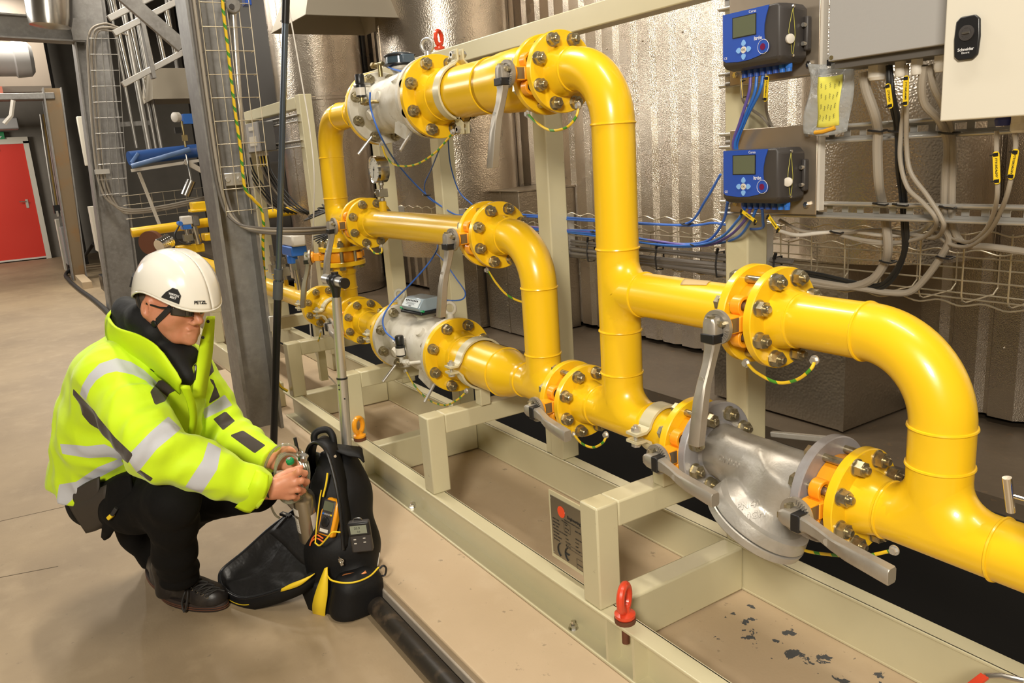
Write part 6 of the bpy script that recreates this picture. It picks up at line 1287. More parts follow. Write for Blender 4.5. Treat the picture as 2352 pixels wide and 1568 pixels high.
sheet('collar', [[(-2.467, 0.391, 0.773), (-2.489, 0.412, 0.828), (-2.531, 0.439, 0.88), (-2.573, 0.467, 0.935), (-2.59, 0.496, 0.992)], [(-2.51, 0.435, 0.753), (-2.531, 0.458, 0.809), (-2.562, 0.484, 0.866), (-2.596, 0.506, 0.924), (-2.61, 0.521, 0.985)]], HVM)
sheet('placket', [[(-2.424, 0.357, 0.832), (-2.454, 0.374, 0.766), (-2.487, 0.379, 0.701), (-2.517, 0.368, 0.647)], [(-2.424, 0.385, 0.823), (-2.463, 0.398, 0.758), (-2.497, 0.4, 0.694), (-2.528, 0.388, 0.636)]], HVM)
def scarf(p):
    d = chain(p, [A_((-2.792, 0.286, 0.982)), A_((-2.709, 0.306, 0.953)), A_((-2.624, 0.329, 0.92)), A_((-2.555, 0.364, 0.88)), A_((-2.494, 0.386, 0.832))], (.052, .062, .064, .050, .030), .03)
    d = smn(d, rc(p, A_((-2.615, 0.381, 0.896)), A_((-2.567, 0.42, 0.885)), .050, .030), .03); d = smn(d, chain(p, [A_((-2.766, 0.29, 1.022)), A_((-2.633, 0.314, 1.011)), A_((-2.575, 0.332, 0.973))], (.045, .040, .040), .02), .02)
    return np.maximum(d, -(head(p) + .004)) + nz(p, 40, 5) * .003
skin('neck_warmer', scarf, PEL * 0 + A_((-2.95, .1, .72)), A_((-2.3, .75, 1.15)), .005, HOODB, person)
MB().tube(curve([V((-2.415, 0.399, 0.841)), V((-2.406, 0.403, 0.863)), V((-2.409, 0.408, 0.88)), V((-2.413, 0.406, 0.885))], 5), .0032, 8).build('zip_pull', BLK, jk)
MB().lathe([(0, .005), (.002, .005)], (-2.524, 0.461, 0.94), tuple(-FW), 14).lathe([(0, .005), (.002, .005)], (-2.527, 0.484, 0.986), tuple(-FW), 14).build('press_stud', BLK, jk)
# cuff flap of the near sleeve
sheet('cuff_flap', [[(-2.268, 0.502, 0.575), (-2.254, 0.478, 0.543), (-2.278, 0.458, 0.499), (-2.32, 0.437, 0.457)], [(-2.256, 0.513, 0.57), (-2.238, 0.493, 0.536), (-2.26, 0.477, 0.488), (-2.301, 0.458, 0.443)], [(-2.25, 0.531, 0.553), (-2.235, 0.518, 0.523), (-2.256, 0.503, 0.479), (-2.298, 0.473, 0.437)]], HVM, .005)
wt = MB().ring(A_((-2.303, 0.54, 0.492)), tuple(NWR - A_((-2.289, 0.564, 0.492))), .027, .005, 28, 8).build('wrist_watch', BLK, person)
# trousers
def trou(p):
    d = smn(chain(p, (A_((-2.837, 0.138, 0.405)), A_((-2.64, 0.208, 0.431)), KNN), (.102, .092, .074), .04), chain(p, (KNN, A_((-2.488, 0.283, 0.393)), A_((-2.57, 0.282, 0.263)), ANN + UP * .005), (.074, .070, .064, .064), .03), .03)
    d = smn(d, rc(p, BUT, A_((-2.953, 0.142, 0.361)), .094, .105), .06)
    d = smn(d, chain(p, (A_((-2.96, 0.167, 0.367)), A_((-2.753, 0.386, 0.372)), KNF), (.11, .10, .072), .04), .04)
    d = smn(d, chain(p, (KNF, A_((-2.746, 0.435, 0.327)), A_((-2.91, 0.323, 0.193)), ANF), (.068, .058, .058, .052), .03), .02); d = smn(d, chain(p, (A_((-2.968, 0.193, 0.281)), A_((-2.998, 0.221, 0.176)), A_((-3.017, 0.266, 0.035))), (.065, .060, .045), .03), .03)
    d = np.maximum(d, -(p[:, 2] - .030))
    d = d + nz(p, 24, 6, 3) * .0045 + nz(p, 60, 5, 8) * .0016
    q = p - ANN; r2 = (q * q).sum(1); return d + .005 * np.exp(-r2 / .012) * np.sin(q[:, 2] * 120 + 2 * nz(p, 14, 3))
TRM = mat('black work trousers', (.0045, .0042, .004), .85, bump=((30, .15, .01), (500, .3, .0004)), spec=.2)
skin('trousers', trou, (-3.35, -.2, -.02), (-2.1, .95, .75), .0065, TRM, person)
POCK = mat('dark grey work fabric', (.045, .036, .028), .7, bump=(400, .3, .0004))
sheet('holster_pocket', [[(-2.814, 0.025, 0.429), (-2.721, 0.079, 0.468), (-2.625, 0.139, 0.516)], [(-2.795, 0.036, 0.387), (-2.699, 0.076, 0.432), (-2.62, 0.127, 0.481)], [(-2.792, 0.059, 0.315), (-2.726, 0.089, 0.342), (-2.684, 0.118, 0.371)]], POCK, .010, person)
sheet('holster_pocket', [[(-2.781, 0.039, 0.467), (-2.707, 0.082, 0.511), (-2.661, 0.119, 0.536)], [(-2.774, 0.041, 0.438), (-2.697, 0.08, 0.474), (-2.653, 0.111, 0.497)], [(-2.773, 0.053, 0.408), (-2.706, 0.074, 0.437), (-2.675, 0.096, 0.465)]], POCK, .005, person)
sheet('tool_pouch', [[(-2.613, 0.138, 0.523), (-2.556, 0.173, 0.553), (-2.53, 0.195, 0.562)], [(-2.624, 0.12, 0.452), (-2.558, 0.152, 0.459), (-2.525, 0.185, 0.468)], [(-2.698, 0.097, 0.325), (-2.668, 0.106, 0.324), (-2.633, 0.125, 0.371)]], TRM, .012, person)
kn = MB().bar((-2.545, 0.143, 0.465), (-2.555, 0.128, 0.443), .014, .012).build('knife', BLKM, person, bevel=.002); MB().bar((-2.555, 0.128, 0.443), (-2.567, 0.118, 0.431), .016, .012, (0, 0, 1)).build('knife_tip', TAGY, kn, bevel=.002)
# shoes
def shoe(o, d, label, hide=False):
    o = V(o); d = V(d).normalized(); s = d.cross(V(Z1)); M_ = Matrix(((d.x, s.x, 0, o.x), (d.y, s.y, 0, o.y), (0, 0, 1, o.z), (0, 0, 0, 1)))
    out = []
    for i in range(40):
        t = 2 * PI * i / 40; x = .142 * math.cos(t); w_ = (.050 - .010 * math.cos(t + .3) * (-1)) if True else 0; y = math.sin(t) * (.044 + .010 * (1 + math.cos(t)) * .5)
        out.append(V((x + .132, y, 0)))
    def ringz(k, z, dx=0): return [M_ @ V(((p.x - .132) * k + .132 + dx, p.y * k, z)) for p in out]
    S_ = [ringz(.94, 0), ringz(1.0, .006), ringz(1.0, .026), ringz(.97, .030)]
    so = loft(MB(), S_).build('sole', mat('brown black sole', (.030, .020, .016), .6, bump=(60, .3, .002)), person, ang=50)
    b = MB()
    for z in (.010, .017): b.tube(ringz(1.004, z), .0014, 6, closed=True)
    b.build('sole_line', RUST, so)
    Mi = M_.inverted(); Mi = np.array(Mi)
    def f(p):
        q = p @ Mi[:3, :3].T + Mi[:3, 3]; a = el(q, (.205, 0, .038), np.eye(3), (.068, .050, .050)); a = smn(a, rc(q, (.05, 0, .055), (.16, 0, .050), .040, .042), .03)
        a = smn(a, rc(q, (.035, 0, .05), (.038, 0, .13), .042, .050), .03); a = smn(a, rc(q, (.07, 0, .11), (.16, 0, .066), .036, .030), .02); a = smn(a, rc(q, (.03, 0, .036), (.03, 0, .04), .042, .04), .02)
        return np.maximum(a, .024 - q[:, 2])
    c = A_(o + d * .13); up = skin('shoe_upper', f, c - np.array((.22, .22, .05)), c + np.array((.22, .22, .24)), .0045, mat('black worn leather', (.016, .013, .012), .42, bump=((50, .2, .003), (300, .2, .0005)), spots=[(14, .5, .7, (.06, .05, .04), .6)]), person)
    return up
h0 = V((-2.8, 0.248, 0)); t0 = V((-2.546, 0.434, 0)); d0 = (t0 - h0).normalized()
su = shoe(h0, d0, 'n')
EY = [(-2.658, 0.31, 0.088), (-2.639, 0.32, 0.082), (-2.621, 0.331, 0.076), (-2.602, 0.343, 0.071), (-2.588, 0.354, 0.063)]; EO = [(-2.657, 0.34, 0.105), (-2.636, 0.354, 0.097), (-2.615, 0.37, 0.09), (-2.595, 0.383, 0.083), (-2.586, 0.393, 0.073)]
b = MB()
for q in EY: b.ring(q, (.54, -.57, .62), .0052, .0014, 18, 6)
b.build('eyelet', CHR, su)
b = MB()
for k in range(5):
    q0 = V(EY[k]); q1 = V(EO[k]); q2 = V(EO[min(k + 1, 4)]); n = V((.45, -.3, .84)) * .008
    b.tube(curve([q0, (q0 + q1) / 2 + n, q1 + n * .6, q1 + V(tuple(RT)) * .018 - n * .8], 4), .0028, 6); b.tube(curve([q0, (q0 + q2) / 2 + n * 1.3, q2 + n], 4), .0028, 6)
b.tube(curve([V(EY[0]), V((-2.644, 0.296, 0.072)), V((-2.646, 0.283, 0.039)), V((-2.634, 0.284, 0.012)), V((-2.628, 0.294, 0.038)), V((-2.633, 0.305, 0.074)), V(EY[0])], 6), .003, 6)
b.build('lace', BLKM, su)
f0 = V((-3.073, 0.254, 0)); shoe(f0 + V((.0, .0, 0)) , V((.98, .10, 0)), 'f')
# helmet
HLC = H_(.024, 0, .026)
hel = None
def hp(th, ph, off=0):   # th 0 = forward, +90 = right side of the wearer
    ct, st = math.cos(th), math.sin(th); a = .142 if ct > 0 else .128; w_ = .112; ang = PI / 2 * ph; k = math.cos(ang) ** .82 if ph < 1 else 0; rim = -.012 * max(ct, 0) ** 2 - .030 * max(-ct, 0) ** 1.5 + .030 * abs(st) ** 4
    rid = 1 + .018 * math.exp(-((abs(st * k) - .42) / .07) ** 2) * min(1, 3 * ph) - .010 * math.exp(-((abs(st * k) - .62) / .06) ** 2) * min(1, 3 * ph)
    z = rim * (1 - ph) ** 2 + .138 * math.sin(ang) ** .95 * rid; vis = .010 * max(ct, 0) ** 3 * (1 - ph) ** 6
    q = HLC + hf * ((a * k * rid + vis + off * ct) * ct) + hs * ((w_ * k * rid + off) * st) + hu * (z + off * math.sin(ang)); return V(q)
SHELL = mat('white helmet shell', (.84, .81, .72), .22, coat=.5, bump=(3, .05, .01))
hel = MB().grid(lambda u, v: hp(2 * PI * u, v), 72, 26).build('helmet', SHELL, person, ang=70, solid=.0045)
b = MB(); b.tube([hp(2 * PI * i / 72, 0.0) for i in range(72)], .0035, 8, closed=True); b.build('helmet_rim', SHELL, hel)
def patch(th, ph, poly, m, name, h=.004):
    c = hp(th, ph); e1 = (hp(th - .05, ph) - hp(th + .05, ph)).normalized(); e2 = (hp(th, ph + .03) - hp(th, ph - .03)).normalized(); n = e1.cross(e2).normalized(); e2 = n.cross(e1)
    if n.dot(c - V(HLC)) < 0: n = -n
    M_ = Matrix(((e1.x, e2.x, n.x, c.x), (e1.y, e2.y, n.y, c.y), (e1.z, e2.z, n.z, c.z), (0, 0, 0, 1)))
    if M_.determinant() < 0: pass
    if poly: MB().prism([M_ @ V((x, y, -.004)) for x, y in poly], n * (h + .004)).build(name, m, hel, bevel=.001)
    return M_
M1 = patch(math.radians(52), .12, [(-.026, -.013), (.026, -.015), (.024, .010), (.010, .024), (-.004, .024), (-.018, .006)], BLK, 'side_clip', .005)
for k, s in enumerate(('VERTEX', 'BEST')):
    try: text(s, .0085, M1 @ Matrix.Translation((.006, .006 - .0085 * k, .0055)), WINK, 'lettering', hel, .0001, bold=.0002)
    except Exception: pass
M2 = patch(math.radians(17), .10, None, None, '')
text('PETZL', .013, M2 @ Matrix.Translation((0, 0, .003)), INK, 'lettering', hel, .0004, bold=.0004)
patch(math.radians(142), .20, [(-.010, -.020), (.008, -.020), (.012, .012), (.002, .024), (-.010, .014)], BLK, 'rear_clip', .008)
# hair, glasses, chin strap
def hair(p):
    d = el(p, H_(-.012, 0, .018), HM, (.103, .081, .098)); q = (p - HC); u = q @ hu; f = q @ hf
    return np.maximum(np.maximum(d, f + .012 - .0 * u), -(u + .045)) + nz(p, 160, 4) * .0012
skin('hair', hair, HC - .16, HC + .16, .0045, mat('short dark hair', (.07, .05, .035), .8, bump=(300, .6, .001)), person)
gl = None
def lens(s): return [[H_(.113 - .034 * u * u, s * (.010 + .056 * u), .014 - v * (.034 - .010 * u)) for u in (0, .33, .66, 1)] for v in (0, .5, 1)]
b = MB()
gl = sheet('glasses', lens(1), mat('dark lens', (.015, .014, .013), .06, coat=1), .002, person, 3); sheet('lens', lens(-1), gl.data.materials[0], .002, gl, 3)
MB().tube([V(H_(.080, .064, .010)), V(H_(.05, .077, .008)), V(H_(.0, .084, .010))], .0030, 8).build('temple_arm', BLK, gl); MB().tube([V(H_(.114, -.012, .013)), V(H_(.116, .0, .008)), V(H_(.114, .012, .013))], .0026, 8).build('nose_bridge', BLK, gl)
def strap(pts, w_, name='chin_strap'):
    b = MB(); pts = curve([V(q) for q in pts], 5); secs = []
    for i, q in enumerate(pts):
        t = (pts[min(i + 1, len(pts) - 1)] - pts[max(i - 1, 0)]).normalized(); n = V(hs); e = t.cross(n).normalized(); secs.append([q - e * w_ / 2, q + e * w_ / 2, q + e * w_ / 2 + n * .003, q - e * w_ / 2 + n * .003])
    return loft(b, secs).build(name, BLKM, hel)
strap([H_(.078, .062, .014), H_(.050, .070, -.020), H_(.022, .072, -.048)], .017); strap([H_(-.045, .078, .03), H_(-.030, .078, -.01), H_(.0, .075, -.038), H_(.018, .072, -.050)], .010)
strap([H_(.020, .072, -.048), H_(.028, .064, -.078), H_(.050, .040, -.110), H_(.062, .0, -.118)], .013)
MB().lathe([(0, .011), (.005, .011), (.007, .008)], V(H_(.020, .072, -.050)), tuple(hs), 20).build('strap_buckle', BLK, hel)

# ---------------------------------------------------------------- skin of the strainer body
def strain(p):
    a = rc(p, P_(-1.33, ZL), P_(-.94, ZL), .059, .059); a = smn(a, rc(p, P_(-1.33, ZL), P_(-1.27, ZL), .066, .058), .02)
    la, ld = A_(LA), A_(LD); q = p - la; t = q @ ld; rad = np.linalg.norm(q - t[:, None] * ld, axis=1); leg = np.maximum(rad - (.062 + np.clip(t - .05, 0, 1) * .12 + np.clip(t - .110, 0, 1) * .8), np.maximum(t - .150, -t + .045))
    d = smn(a, leg, .05); d = np.maximum(d, np.abs(p[:, 0] + 1.14) - .156); return d + nz(p, 60, 5) * .0006
sbody = skin('strainer_body', strain, (-1.36, 1.10, .42), (-.92, 1.50, .82), .0045, CAST, st, it=2)

from mathutils.bvhtree import BVHTree
SB = BVHTree.FromPolygons([v.co for v in sbody.data.vertices], [tuple(p.vertices) for p in sbody.data.polygons])
def cast_text(s_, size, M_):
    o = text(s_, size, Matrix(), CAST, 'cast_lettering', st, .002, bold=.0006); n = M_.to_3x3() @ V((0, 0, 1))
    for v in o.data.vertices:
        p = M_ @ V((v.co.x, v.co.y, 0)); h = SB.ray_cast(p + n * .06, -n)
        v.co = (h[0] if h[0] is not None else p) + n * v.co.z
cast_text('DN100', .021, frame((-1.203, 1.31, .70), (1, -.0, -.03), (0, .2, 1)))
cast_text('PN 40', .019, frame((-1.100, 1.265, .642), (.80, .42, .30), (-.3, .1, .95)))
cast_text('GP240GH', .019, frame((-1.100, 1.262, .618), (.80, .42, .30), (-.3, .1, .95)))

# ---------------------------------------------------------------- open tool backpack
BAGM = mat('black bag fabric', (.0055, .0055, .006), .6, bump=((45, .15, .006), (520, .35, .0005)), spec=.3)
LINM = mat('grey black lining', (.016, .015, .0145), .45, bump=((14, .35, .02), (60, .2, .004)))
PIPE = mat('yellow bag piping', (.85, .60, .02), .5)
bg = thing('backpack', 'open black tool backpack with yellow trim standing by the plinth edge', 'bag', (-2.3, .72, 0))
# rear shell: arch outline (front edge) and back outline
def bodybag(p):
    d = chain(p, [A_(V((-2.419, 0.732, -0.016))), A_(V((-2.428, 0.757, 0.181))), A_(V((-2.458, 0.783, 0.353))), A_(V((-2.478, 0.789, 0.416)))], (.098, .096, .088, .078), .05)
    d = smn(d, chain(p, [A_(V((-2.362, 0.786, -0.006))), A_(V((-2.383, 0.809, 0.181))), A_(V((-2.432, 0.825, 0.35))), A_(V((-2.453, 0.829, 0.434)))], (.078, .074, .066, .050), .05), .05)
    d = smn(d, rc(p, A_(V((-2.339, 0.747, 0.005))), A_(V((-2.312, 0.791, 0.074))), .080, .060), .04)
    cav = chain(p, [A_(V((-2.531, 0.666, 0.153))), A_(V((-2.503, 0.711, 0.312))), A_(V((-2.506, 0.735, 0.439)))], (.088, .082, .060), .04)
    d = np.maximum(d, -cav) + nz(p, 22, 5, 2) * .003
    return np.maximum(d, .004 - p[:, 2])
skin('bag_body', bodybag, (-2.75, .35, -.01), (-1.95, 1.1, .66), .0058, BAGM, bg)
# arched rim with zip around the opening
rim = [V((-2.412, 0.706, 0.165)), V((-2.445, 0.71, 0.27)), V((-2.492, 0.71, 0.38)), V((-2.502, 0.714, 0.462)), V((-2.482, 0.725, 0.522)), V((-2.448, 0.743, 0.545)), V((-2.393, 0.755, 0.53)), V((-2.356, 0.758, 0.464)), V((-2.323, 0.754, 0.378)), V((-2.305, 0.746, 0.289)), V((-2.297, 0.739, 0.222))]
MB().tube(curve(rim, 7), .0055, 8).build('zip_edge', BLK, bg)
sheet('bag_gusset', [rim, [q + V((.0, .0, 0)) + V(tuple(FW * .055)) + V(tuple(RT * .02)) for q in rim]], BAGM, .006, bg)
# dark back wall of the compartment
sheet('compartment_lining', [[V((-2.587, 0.69, 0.071)), V((-2.591, 0.722, 0.244)), V((-2.584, 0.742, 0.404)), V((-2.557, 0.758, 0.481))], [V((-2.503, 0.787, 0.073)), V((-2.513, 0.809, 0.245)), V((-2.521, 0.814, 0.387)), V((-2.521, 0.796, 0.465))]], LINM, .004, bg)
# carry handle on top
MB().tube(curve([V((-2.48, 0.749, 0.525)), V((-2.484, 0.751, 0.557)), V((-2.48, 0.767, 0.571)), V((-2.469, 0.793, 0.571)), V((-2.447, 0.801, 0.552)), V((-2.437, 0.798, 0.512)), V((-2.425, 0.798, 0.497))], 7), .0115, 12).build('carry_handle', BAGM, bg)
MB().lathe([(0, .0045), (.002, .0045)], V((-2.354, 0.771, 0.518)), tuple(-FW), 14).build('handle_rivet', CHR, bg)
sheet('back_panel', [[V((-2.503, 0.825, 0.502)), V((-2.46, 0.855, 0.5)), V((-2.42, 0.882, 0.498)), V((-2.399, 0.878, 0.486))], [V((-2.405, 0.793, 0.514)), V((-2.375, 0.821, 0.5)), V((-2.358, 0.85, 0.491)), V((-2.35, 0.863, 0.472))]], BAGM, .006, bg)
# unfolded front flap lying towards the shoe
fl0 = [V((-2.386, 0.71, 0.151)), V((-2.389, 0.629, 0.115)), V((-2.437, 0.552, 0.081)), V((-2.516, 0.483, 0.044)), V((-2.574, 0.446, 0.031)), V((-2.651, 0.418, 0.039)), V((-2.698, 0.418, 0.057)), V((-2.72, 0.44, 0.078)), V((-2.697, 0.514, 0.129)), (V((-2.657, 0.597, 0.201))), V((-2.605, 0.661, 0.258)), V((-2.57, 0.698, 0.292))]
ctr = sum(fl0, V()) / len(fl0)
edge = curve(fl0 + [], 5); out = []
def down(q, k): return V((q.x, q.y, q.z - k))
b = MB(); n = len(edge)
ins = [q + (ctr - q) * .06 for q in edge]; dp = [q + (ctr - q) * .14 + V((0, 0, -.030)) for q in edge]; dp2 = [q + (ctr - q) * .55 + V((0, 0, -.034)) for q in edge]
ot = [q - (ctr - q) * .015 + V((0, 0, -.016)) for q in edge]; ot2 = [q + (ctr - q) * .02 + V((0, 0, -.046)) for q in edge]
def shell(rows, name, m, th=.004, fan=False): 
    b = MB(); n = len(rows[0]); b.add([q for r in rows for q in r], [(i * n + j, i * n + (j + 1) % n, (i + 1) * n + (j + 1) % n, (i + 1) * n + j) for i in range(len(rows) - 1) for j in range(n)])
    if fan: c = sum(rows[-1], V()) / n; b.add([c] + rows[-1], [(0, 1 + j, 1 + (j + 1) % n) for j in range(n)])
    return b.build(name, m, bg, ang=60, solid=th)
shell([ot2, ot, edge, ins], 'flap_side', BAGM, .005)
shell([ins, dp, [q + (ctr - q) * .3 + V((0, 0, -.033 + .004 * math.sin(i * .9))) for i, q in enumerate(edge)], [q + (ctr - q) * .5 + V((0, 0, -.034 + .003 * math.sin(i * .7 + 1))) for i, q in enumerate(edge)], [q + (ctr - q) * .7 + V((0, 0, -.034)) for q in edge]], 'flap_lining', LINM, 0, True)
shell([ot2, [q + (ctr - q) * .6 + V((0, 0, -.05)) for q in edge], [ctr + V((0, 0, -.05)) + (q - ctr) * .02 for q in edge]], 'flap_back', BAGM)
MB().tube(edge, .0042, 8, closed=True).build('flap_zip', BLK, bg)
sheet('mesh_pocket', [[V((-2.63, 0.593, 0.201)), V((-2.551, 0.615, 0.179)), V((-2.463, 0.642, 0.141)), V((-2.42, 0.655, 0.14))], [V((-2.607, 0.638, 0.245)), V((-2.521, 0.664, 0.216)), V((-2.441, 0.678, 0.183)), V((-2.403, 0.682, 0.166))], [V((-2.59, 0.666, 0.265)), V((-2.504, 0.691, 0.234)), V((-2.43, 0.696, 0.201)), V((-2.404, 0.701, 0.17))]], LINM, .003, bg)
MB().tube(curve([ot[k] + V((0, 0, -.004)) for k in range(16, 26)], 3), .0028, 6).tube(curve([ot2[k] + V((0, 0, .004)) for k in range(17, 25)], 3), .0028, 6).build('flap_piping', PIPE, bg)
sheet('flap_trim', [[V((-2.355, 0.655, 0.143)), V((-2.368, 0.617, 0.13)), V((-2.389, 0.583, 0.117)), V((-2.412, 0.556, 0.098))], [V((-2.353, 0.653, 0.141)), V((-2.37, 0.611, 0.112)), V((-2.389, 0.58, 0.099)), V((-2.413, 0.553, 0.088))]], PIPE, .003, bg)
MB().bar(V((-2.577, 0.63, 0.281)), V((-2.54, 0.652, 0.275)), .018, .010).bar(V((-2.585, 0.617, 0.23)), V((-2.545, 0.645, 0.278)), .024, .005).build('strap_buckle', BLK, bg, bevel=.002); MB().bar(V((-2.566, 0.632, 0.281)), V((-2.551, 0.644, 0.274)), .006, .012).build('buckle_slot', GALL, bg)
MB().tube(curve([V((-2.328, 0.728, 0.193)), V((-2.304, 0.729, 0.189)), V((-2.297, 0.73, 0.174))], 4), .003, 8).bar(V((-2.3, 0.725, 0.195)), V((-2.291, 0.729, 0.172)), .010, .003, tuple(FW)).ring(V((-2.293, 0.727, 0.188)), tuple(FW), .007, .002, 16, 6).build('zip_slider', SST, bg)
# front side pocket with yellow gusset and piping
def pocket(p):
    d = chain(p, [A_(V((-2.286, 0.729, 0.027))), A_(V((-2.278, 0.741, 0.092)))], (.062, .058), .02); d = smn(d, chain(p, [A_(V((-2.28, 0.786, 0.04))), A_(V((-2.274, 0.796, 0.093)))], (.058, .054), .02), .03)
    c = A_(V((-2.256, 0.73, 0.13))); n = UP * .96 - RT * .12 ; d = np.maximum(d, (p - c) @ n - .012); return np.maximum(d, .004 - p[:, 2]) + nz(p, 26, 4) * .002
skin('side_pocket', pocket, (-2.45, .45, -.01), (-1.95, 1.05, .30), .005, BAGM, bg)
MB().tube(curve([V((-2.305, 0.68, 0.147)), V((-2.268, 0.681, 0.147)), V((-2.226, 0.706, 0.148)), V((-2.212, 0.743, 0.145)), V((-2.218, 0.79, 0.145)), V((-2.23, 0.827, 0.157))], 6), .0028, 6).build('pocket_piping', PIPE, bg)
sheet('yellow_gusset', [[V((-2.313, 0.686, 0.172)), V((-2.305, 0.68, 0.135)), V((-2.304, 0.672, 0.083)), V((-2.31, 0.662, 0.037)), V((-2.329, 0.66, -0.011))], [V((-2.322, 0.68, 0.167)), V((-2.327, 0.662, 0.131)), V((-2.339, 0.643, 0.082)), V((-2.357, 0.634, 0.033)), V((-2.368, 0.635, -0.008))]], PIPE, .004, bg)
sheet('bag_bottom', [[V((-2.459, 0.63, 0.059)), V((-2.398, 0.634, -0.003)), V((-2.372, 0.637, -0.031))], [V((-2.363, 0.67, 0.103)), V((-2.34, 0.661, 0.039)), V((-2.335, 0.659, -0.021))]], BAGM, .008, bg)
MB().tube(curve([V((-2.229, 0.829, 0.151)), V((-2.227, 0.841, 0.159)), V((-2.223, 0.849, 0.148)), V((-2.226, 0.843, 0.125)), V((-2.229, 0.829, 0.126))], 5), .0032, 8).build('pull_loop', BLK, bg)
tag(sheet('orange_leaflet', [[V((-2.283, 0.715, 0.138)), V((-2.262, 0.748, 0.141)), V((-2.243, 0.789, 0.144))], [V((-2.291, 0.73, 0.141)), V((-2.272, 0.76, 0.144)), V((-2.258, 0.792, 0.145))]], mat('orange leaflet', (.75, .27, .08), .5), .002, None), 'folded orange leaflet sticking out of the backpack side pocket', 'leaflet')
tag(sheet('white_card', [[V((-2.271, 0.837, 0.139)), V((-2.269, 0.85, 0.182))], [V((-2.273, 0.844, 0.139)), V((-2.274, 0.852, 0.183))]], WHC, .002, None), 'thin white card behind the backpack pocket, beside the loop', 'card')
# organiser inside: yellow edged pocket with the orange multimeter
sheet('organiser', [[V((-2.401, 0.685, 0.197)), V((-2.437, 0.722, 0.301)), V((-2.445, 0.747, 0.369))], [V((-2.343, 0.731, 0.232)), V((-2.357, 0.757, 0.304)), V((-2.394, 0.773, 0.394))]], BAGM, .005, bg)
MB().tube(curve([V((-2.333, 0.663, 0.255)), V((-2.36, 0.685, 0.31)), V((-2.371, 0.706, 0.376)), V((-2.375, 0.718, 0.409))], 5), .0022, 6).tube(curve([V((-2.328, 0.661, 0.261)), V((-2.305, 0.669, 0.258)), V((-2.271, 0.686, 0.293)), V((-2.257, 0.7, 0.312)), V((-2.239, 0.719, 0.313))], 5), .0026, 6).tube(curve([V((-2.371, 0.744, 0.462)), V((-2.365, 0.733, 0.43)), V((-2.364, 0.717, 0.39))], 5), .0032, 6).build('organiser_piping', PIPE, bg)
mt = thing('multimeter', 'orange and grey multimeter standing in the open backpack', 'multimeter', tuple(V((-2.356, 0.72, 0.316))))
up = (V((-2.359, 0.754, 0.389)) - V((-2.35, 0.692, 0.253))).normalized(); rt = (V((-2.314, 0.741, 0.325)) - V((-2.373, 0.713, 0.327))).normalized(); M_ = frame(V((-2.357, 0.728, 0.319)), rt, up) @ Matrix.Scale(.86, 4)
MB().prism([M_ @ V(q) for q in ((-.038, -.072, -.018), (.038, -.072, -.018), (.041, .02, -.018), (.038, .072, -.018), (-.038, .072, -.018), (-.041, .02, -.018))], M_.to_3x3() @ V((0, 0, .03))).build('holster', ORA, mt, bevel=.006)
fc = MB().box(-.029, .029, -.066, .062, .008, .016, M_).build('front_face', BLKG, mt, bevel=.004)
MB().box(-.024, .024, .022, .056, .016, .0175, M_).build('display', LCD, fc); MB().box(-.020, .020, -.058, -.046, .016, .0175, M_).build('white_label', WHC, fc)
MB().lathe([(0, .017), (.004, .016), (.006, .012)], M_ @ V((0, -.020, .016)), M_.to_3x3() @ V((0, 0, 1)), 28).build('dial', BLK, fc)
for k in range(5): MB().box(-.022 + k * .010, -.015 + k * .010, .006, .012, .016, .0185, M_).build('button', TAGY if k == 4 else BLUL if k == 0 else GRY, fc)
tag(MB().tube(curve([V((-2.348, 0.695, 0.256)), V((-2.358, 0.679, 0.27)), V((-2.376, 0.669, 0.254)), V((-2.39, 0.665, 0.234))], 5), .0026, 8).tube(curve([V((-2.344, 0.692, 0.247)), V((-2.354, 0.677, 0.26)), V((-2.373, 0.664, 0.247)), V((-2.382, 0.659, 0.23))], 5), .0026, 8).build('test_lead', mat('orange lead', (.8, .16, .03), .4)), 'orange test leads curling below the multimeter', 'cable')
# gas detector clipped to the outside of the bag
gd = thing('gas_detector', 'black portable detector with a small display clipped on the backpack', 'detector', tuple(V((-2.255, 0.788, 0.271))))
M_ = frame(V((-2.249, 0.787, 0.277)), V(tuple(RT)) + V((0, 0, .04)), (0, 0, 1))
MB().box(-.034, .034, -.056, .050, -.012, .012, M_).build('detector_body', BLKG, gd, bevel=.006)
MB().box(-.034, .034, .006, .050, .012, .019, M_).build('display_hood', BLK, gd, bevel=.004); MB().box(-.026, .026, .014, .042, .019, .0198, M_).build('display', mat('pale lcd', (.26, .28, .21), .2), gd)
text('20.9', .011, M_ @ Matrix.Translation((-.004, .033, .0202)), INK, 'lettering', gd, .0001); text('0.0', .008, M_ @ Matrix.Translation((.0, .021, .0202)), INK, 'lettering', gd, .0001)
for x, y in ((-.018, -.008), (.012, -.006), (-.018, -.022), (.012, -.020)): MB().box(x - .004, x + .004, y - .0015, y + .0015, .012, .0135, M_).build('button', WHC, gd)
MB().tube(curve([M_ @ V((-.018, .050, .0)), M_ @ V((-.012, .058, .0)), M_ @ V((.006, .058, .0)), M_ @ V((.012, .050, .0))], 5), .0018, 8).build('hanging_clip', SST, gd)
